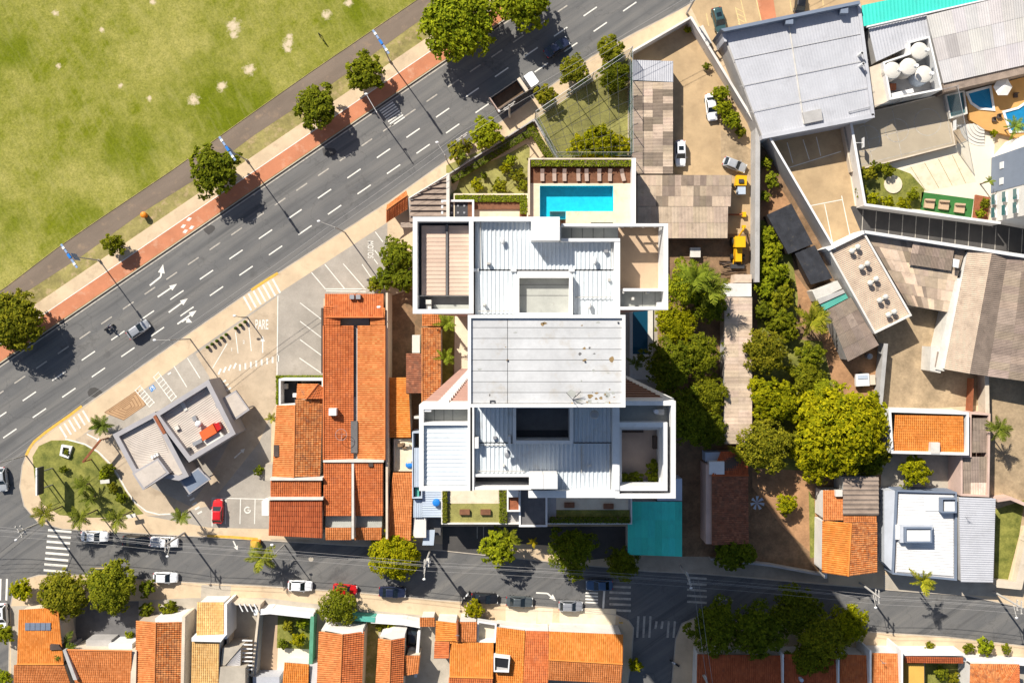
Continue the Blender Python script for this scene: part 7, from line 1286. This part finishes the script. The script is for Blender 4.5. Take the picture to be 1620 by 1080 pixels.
twin_lamp('twin arm street lamp near the small zebra crossing', 617, 97); twin_lamp('twin arm street lamp beside the round dark tree', 391, 254); twin_lamp('twin arm street lamp whose shadow reaches the silver hatchback', 158, 412)
def lamp_pole(label, px, py, h, ax, ay, mat_='pole', name='lamp_pole', al=2.2):
    p = W(px, py); o = thing(name, label, 'lamp pole', (p.x, p.y, .12)); m = MB(); m.tube((0, 0, 0), (0, 0, h), .11, 8, .08); pt(o, m, 'pole', mat_); d = Vector((ax, -ay, 0)).normalized(); e = d * al; m = MB(); m.tube((0, 0, h - .1), (e.x, e.y, h + .3), .045, 6); pt(o, m, 'arm', mat_); m = MB(); m.dome((e.x, e.y, h + .28), .3, .2, .16, 10, 3); pt(o, m, 'lamp_head', 'white'); return o
lamp_pole('slim white camera pole leaning over the small zebra crossing', 606, 193, 7.0, -.5, -.86, 'white', 'camera_pole', 3.2); lamp_pole('lamp pole casting a long shadow over the parking bays', 546, 368, 8.6, -.95, -.35, al=2.6); lamp_pole('lamp pole on the avenue pavement above the restaurant', 301, 536, 9.0, -1, 0); lamp_pole('thin pale pole beside the avenue cables at the garden corner', 709, 258, 7.5, -.5, -.8); lamp_pole('lamp pole at the corner lawn near the left edge', 42, 720, 8.0, -1, .2)
lamp_pole('slim lamp pole beside the street palm and yellow bin', 450, 861, 6.2, -.2, -1, al=1.6); lamp_pole('dark signal pole at the corner by the motorcycle bays', 392, 502, 3.6, -.8, -.2, 'steel_dark', 'signal_pole', 1.0)
def util(label, px, py, h, ang, lamp=None, trafo=False):
    p = W(px, py); o = thing('utility_pole', label, 'utility pole', (p.x, p.y, .12), rz=ang); m = MB(); m.tube((0, 0, 0), (0, 0, h), .19, 8, .13); pt(o, m, 'pole', 'pole')
    for k, z in enumerate((h - .3, h - 1.5)):
        m = MB(); m.box(-.07, -1.1 + .2 * k, z, .07, 1.1 - .2 * k, z + .12); c = pt(o, m, 'crossarm', 'pole')
        for y in (-.9, 0, .9): m = MB(); m.tube((0, y * (1 - .15 * k), z + .12), (0, y * (1 - .15 * k), z + .36), .07, 6); pt(o, m, 'insulator', 'white_old')
    if trafo: m = MB(); m.tube((.45, .3, h - 3.2), (.45, .3, h - 2.0), .38, 12); pt(o, m, 'transformer', 'metal'); m = MB(); m.box(.2, -.5, h - 2.0, .6, .9, h - 1.9); pt(o, m, 'transformer_bracket', 'white_old')
    if lamp: m = MB(); m.tube((0, 0, h - 2.6), (lamp[0], lamp[1], h - 1.9), .04, 6); pt(o, m, 'lamp_arm', 'white_old'); m = MB(); m.dome((lamp[0], lamp[1], h - 1.95), .26, .2, .16, 10, 3); pt(o, m, 'lamp_head', 'white')
    return o
util('utility pole with transformer standing over the lower street by the globe tree', 680, 872, 9.5, 0, (-.2, -2.4), True); util('utility pole at the shaded crossing corner', 1076, 894, 8.0, .3, (0, -2)); util('utility pole before the small gabled house', 1360, 921, 8.0, 0, (.2, -2.2)); util('utility pole at the right edge of the lower street', 1571, 935, 8.5, 0, (.2, -2.2)); util('utility pole beside the white pickup', 292, 842, 8.5, 0, (-.3, -2.2)); util('utility pole near the corner zebra crossing', 74, 822, 8.5, .6, (-2.2, -.6)); util('utility pole hanging over the dump truck', 806, 186, 8.5, AV + 1.57, (.5, 1.6)); util('utility pole in the avenue pavement beside small trees', 735, 232, 8.5, AV + 1.57); util('utility pole at the warehouse end of the avenue', 1086, 22, 8.0, AV + 1.57); util('utility pole at the lower pavement crossing', 1103, 1050, 8.0, .2)
def cable(label, pts, h, r=.03, sag=.5, mat_='wire'):
    m = MB(); P = []
    for a, b in zip(pts[:-1], pts[1:]):
        A, B_ = W(*a), W(*b)
        for k in range(8):
            t = k / 8; c = A.lerp(B_, t); P.append((c.x, c.y, h - sag * 4 * t * (1 - t)))
    c = W(*pts[-1]); P.append((c.x, c.y, h))
    for a, b in zip(P[:-1], P[1:]): m.tube(a, b, r, 4, caps=False)
    return tag(m.build('power_cable', mat_), label, 'cable', 'overhead cables')
LS = [(-60, 815), (74, 822), (292, 842), (680, 872), (1076, 896), (1360, 922), (1571, 936), (1700, 950)]
for k, (dy, h, lb) in enumerate(((-6, 9.0, 'overhead cable over the lower street, nearest the tower'), (0, 9.1, 'overhead cable over the lower street, running over the pole tops'), (7, 9.0, 'overhead cable over the lower street, farther from the tower'), (3, 7.2, 'thicker low hung cable under the lower street wires'))): cable(lb, [(x, y + dy) for x, y in LS], h, .02 if k < 3 else .03)
AVL = [(-60, 800), (301, 538), (546, 366), (735, 232), (806, 186), (1086, 22), (1300, -100)]
for dy, h, lb in ((-6, 8.6, 'overhead cable along the avenue kerb, road side'), (4, 8.6, 'overhead cable along the avenue kerb, pavement side')): cable(lb, [(x, y + dy) for x, y in AVL], h, .022)
for dx, lb in ((0, 'overhead cable crossing the side street, west one'), (8, 'overhead cable crossing the side street, east one')): cable(lb, [(1082 + dx, 896), (1103 + dx, 1050), (1110 + dx, 1150)], 7.8, .03)
# aerial on tiled roofs
for lb, (x, y), h in (('thin rooftop aerial on the large orange roof', (724, 1000), 6.5), ('thin rooftop aerial on the grey ribbed roof', (1530, 818), 5.5), ('thin rooftop aerial on the right bottom tiled roof', (1395, 1045), 6.0)):
    p = W(x, y, 5); m = MB(); m.tube((p.x, p.y, 4.3), (p.x, p.y, h), .03, 5)
    for k in range(4): m.tube((p.x - .4 + .05 * k, p.y, h - .12 * k), (p.x + .4 - .05 * k, p.y, h - .12 * k), .015, 4)
    tag(m.build('aerial', 'metal'), lb, 'aerial')
for nm_, lb, (x, y), z in (('street_sign', 'yellow and black sign board by the crossing corner', (980, 977), .12), ('street_sign', 'small sign post on the forecourt of the corner house', (962, 995), .12)):
    p = W(x, y); o = thing(nm_, lb, 'sign', (p.x, p.y, z)); m = MB(); m.tube((0, 0, 0), (0, 0, 2.4), .035, 6); pt(o, m, 'post', 'metal'); m = MB(); m.box(-.3, -.02, 1.9, .3, .02, 2.5); pt(o, m, 'plate', 'paint_yellow' if 'yellow' in lb else 'white')

for k in range(9):      # stubby planters along the parking lot edge
    x, y = 330 + k * 7.4, 549 - k * 5.0
    if k == 5: continue
    p = W(x, y); o = thing('planter_bollard', ('first', 'second', 'third', 'fourth', 'fifth', 'x', 'sixth', 'seventh', 'eighth')[k] + ' dark planter bollard from the restaurant along the parking lot edge', 'bollard', (p.x, p.y, .12), 'planter bollards by the motorcycle bays'); m = MB(); m.tube((0, 0, 0), (0, 0, .5), .22, 8, .28); pt(o, m, 'pot', 'wood_dark'); m = MB(); m.dome((0, 0, .5), .3, .3, .35, 7, 3); pt(o, m, 'plant', 'leaf_palm')
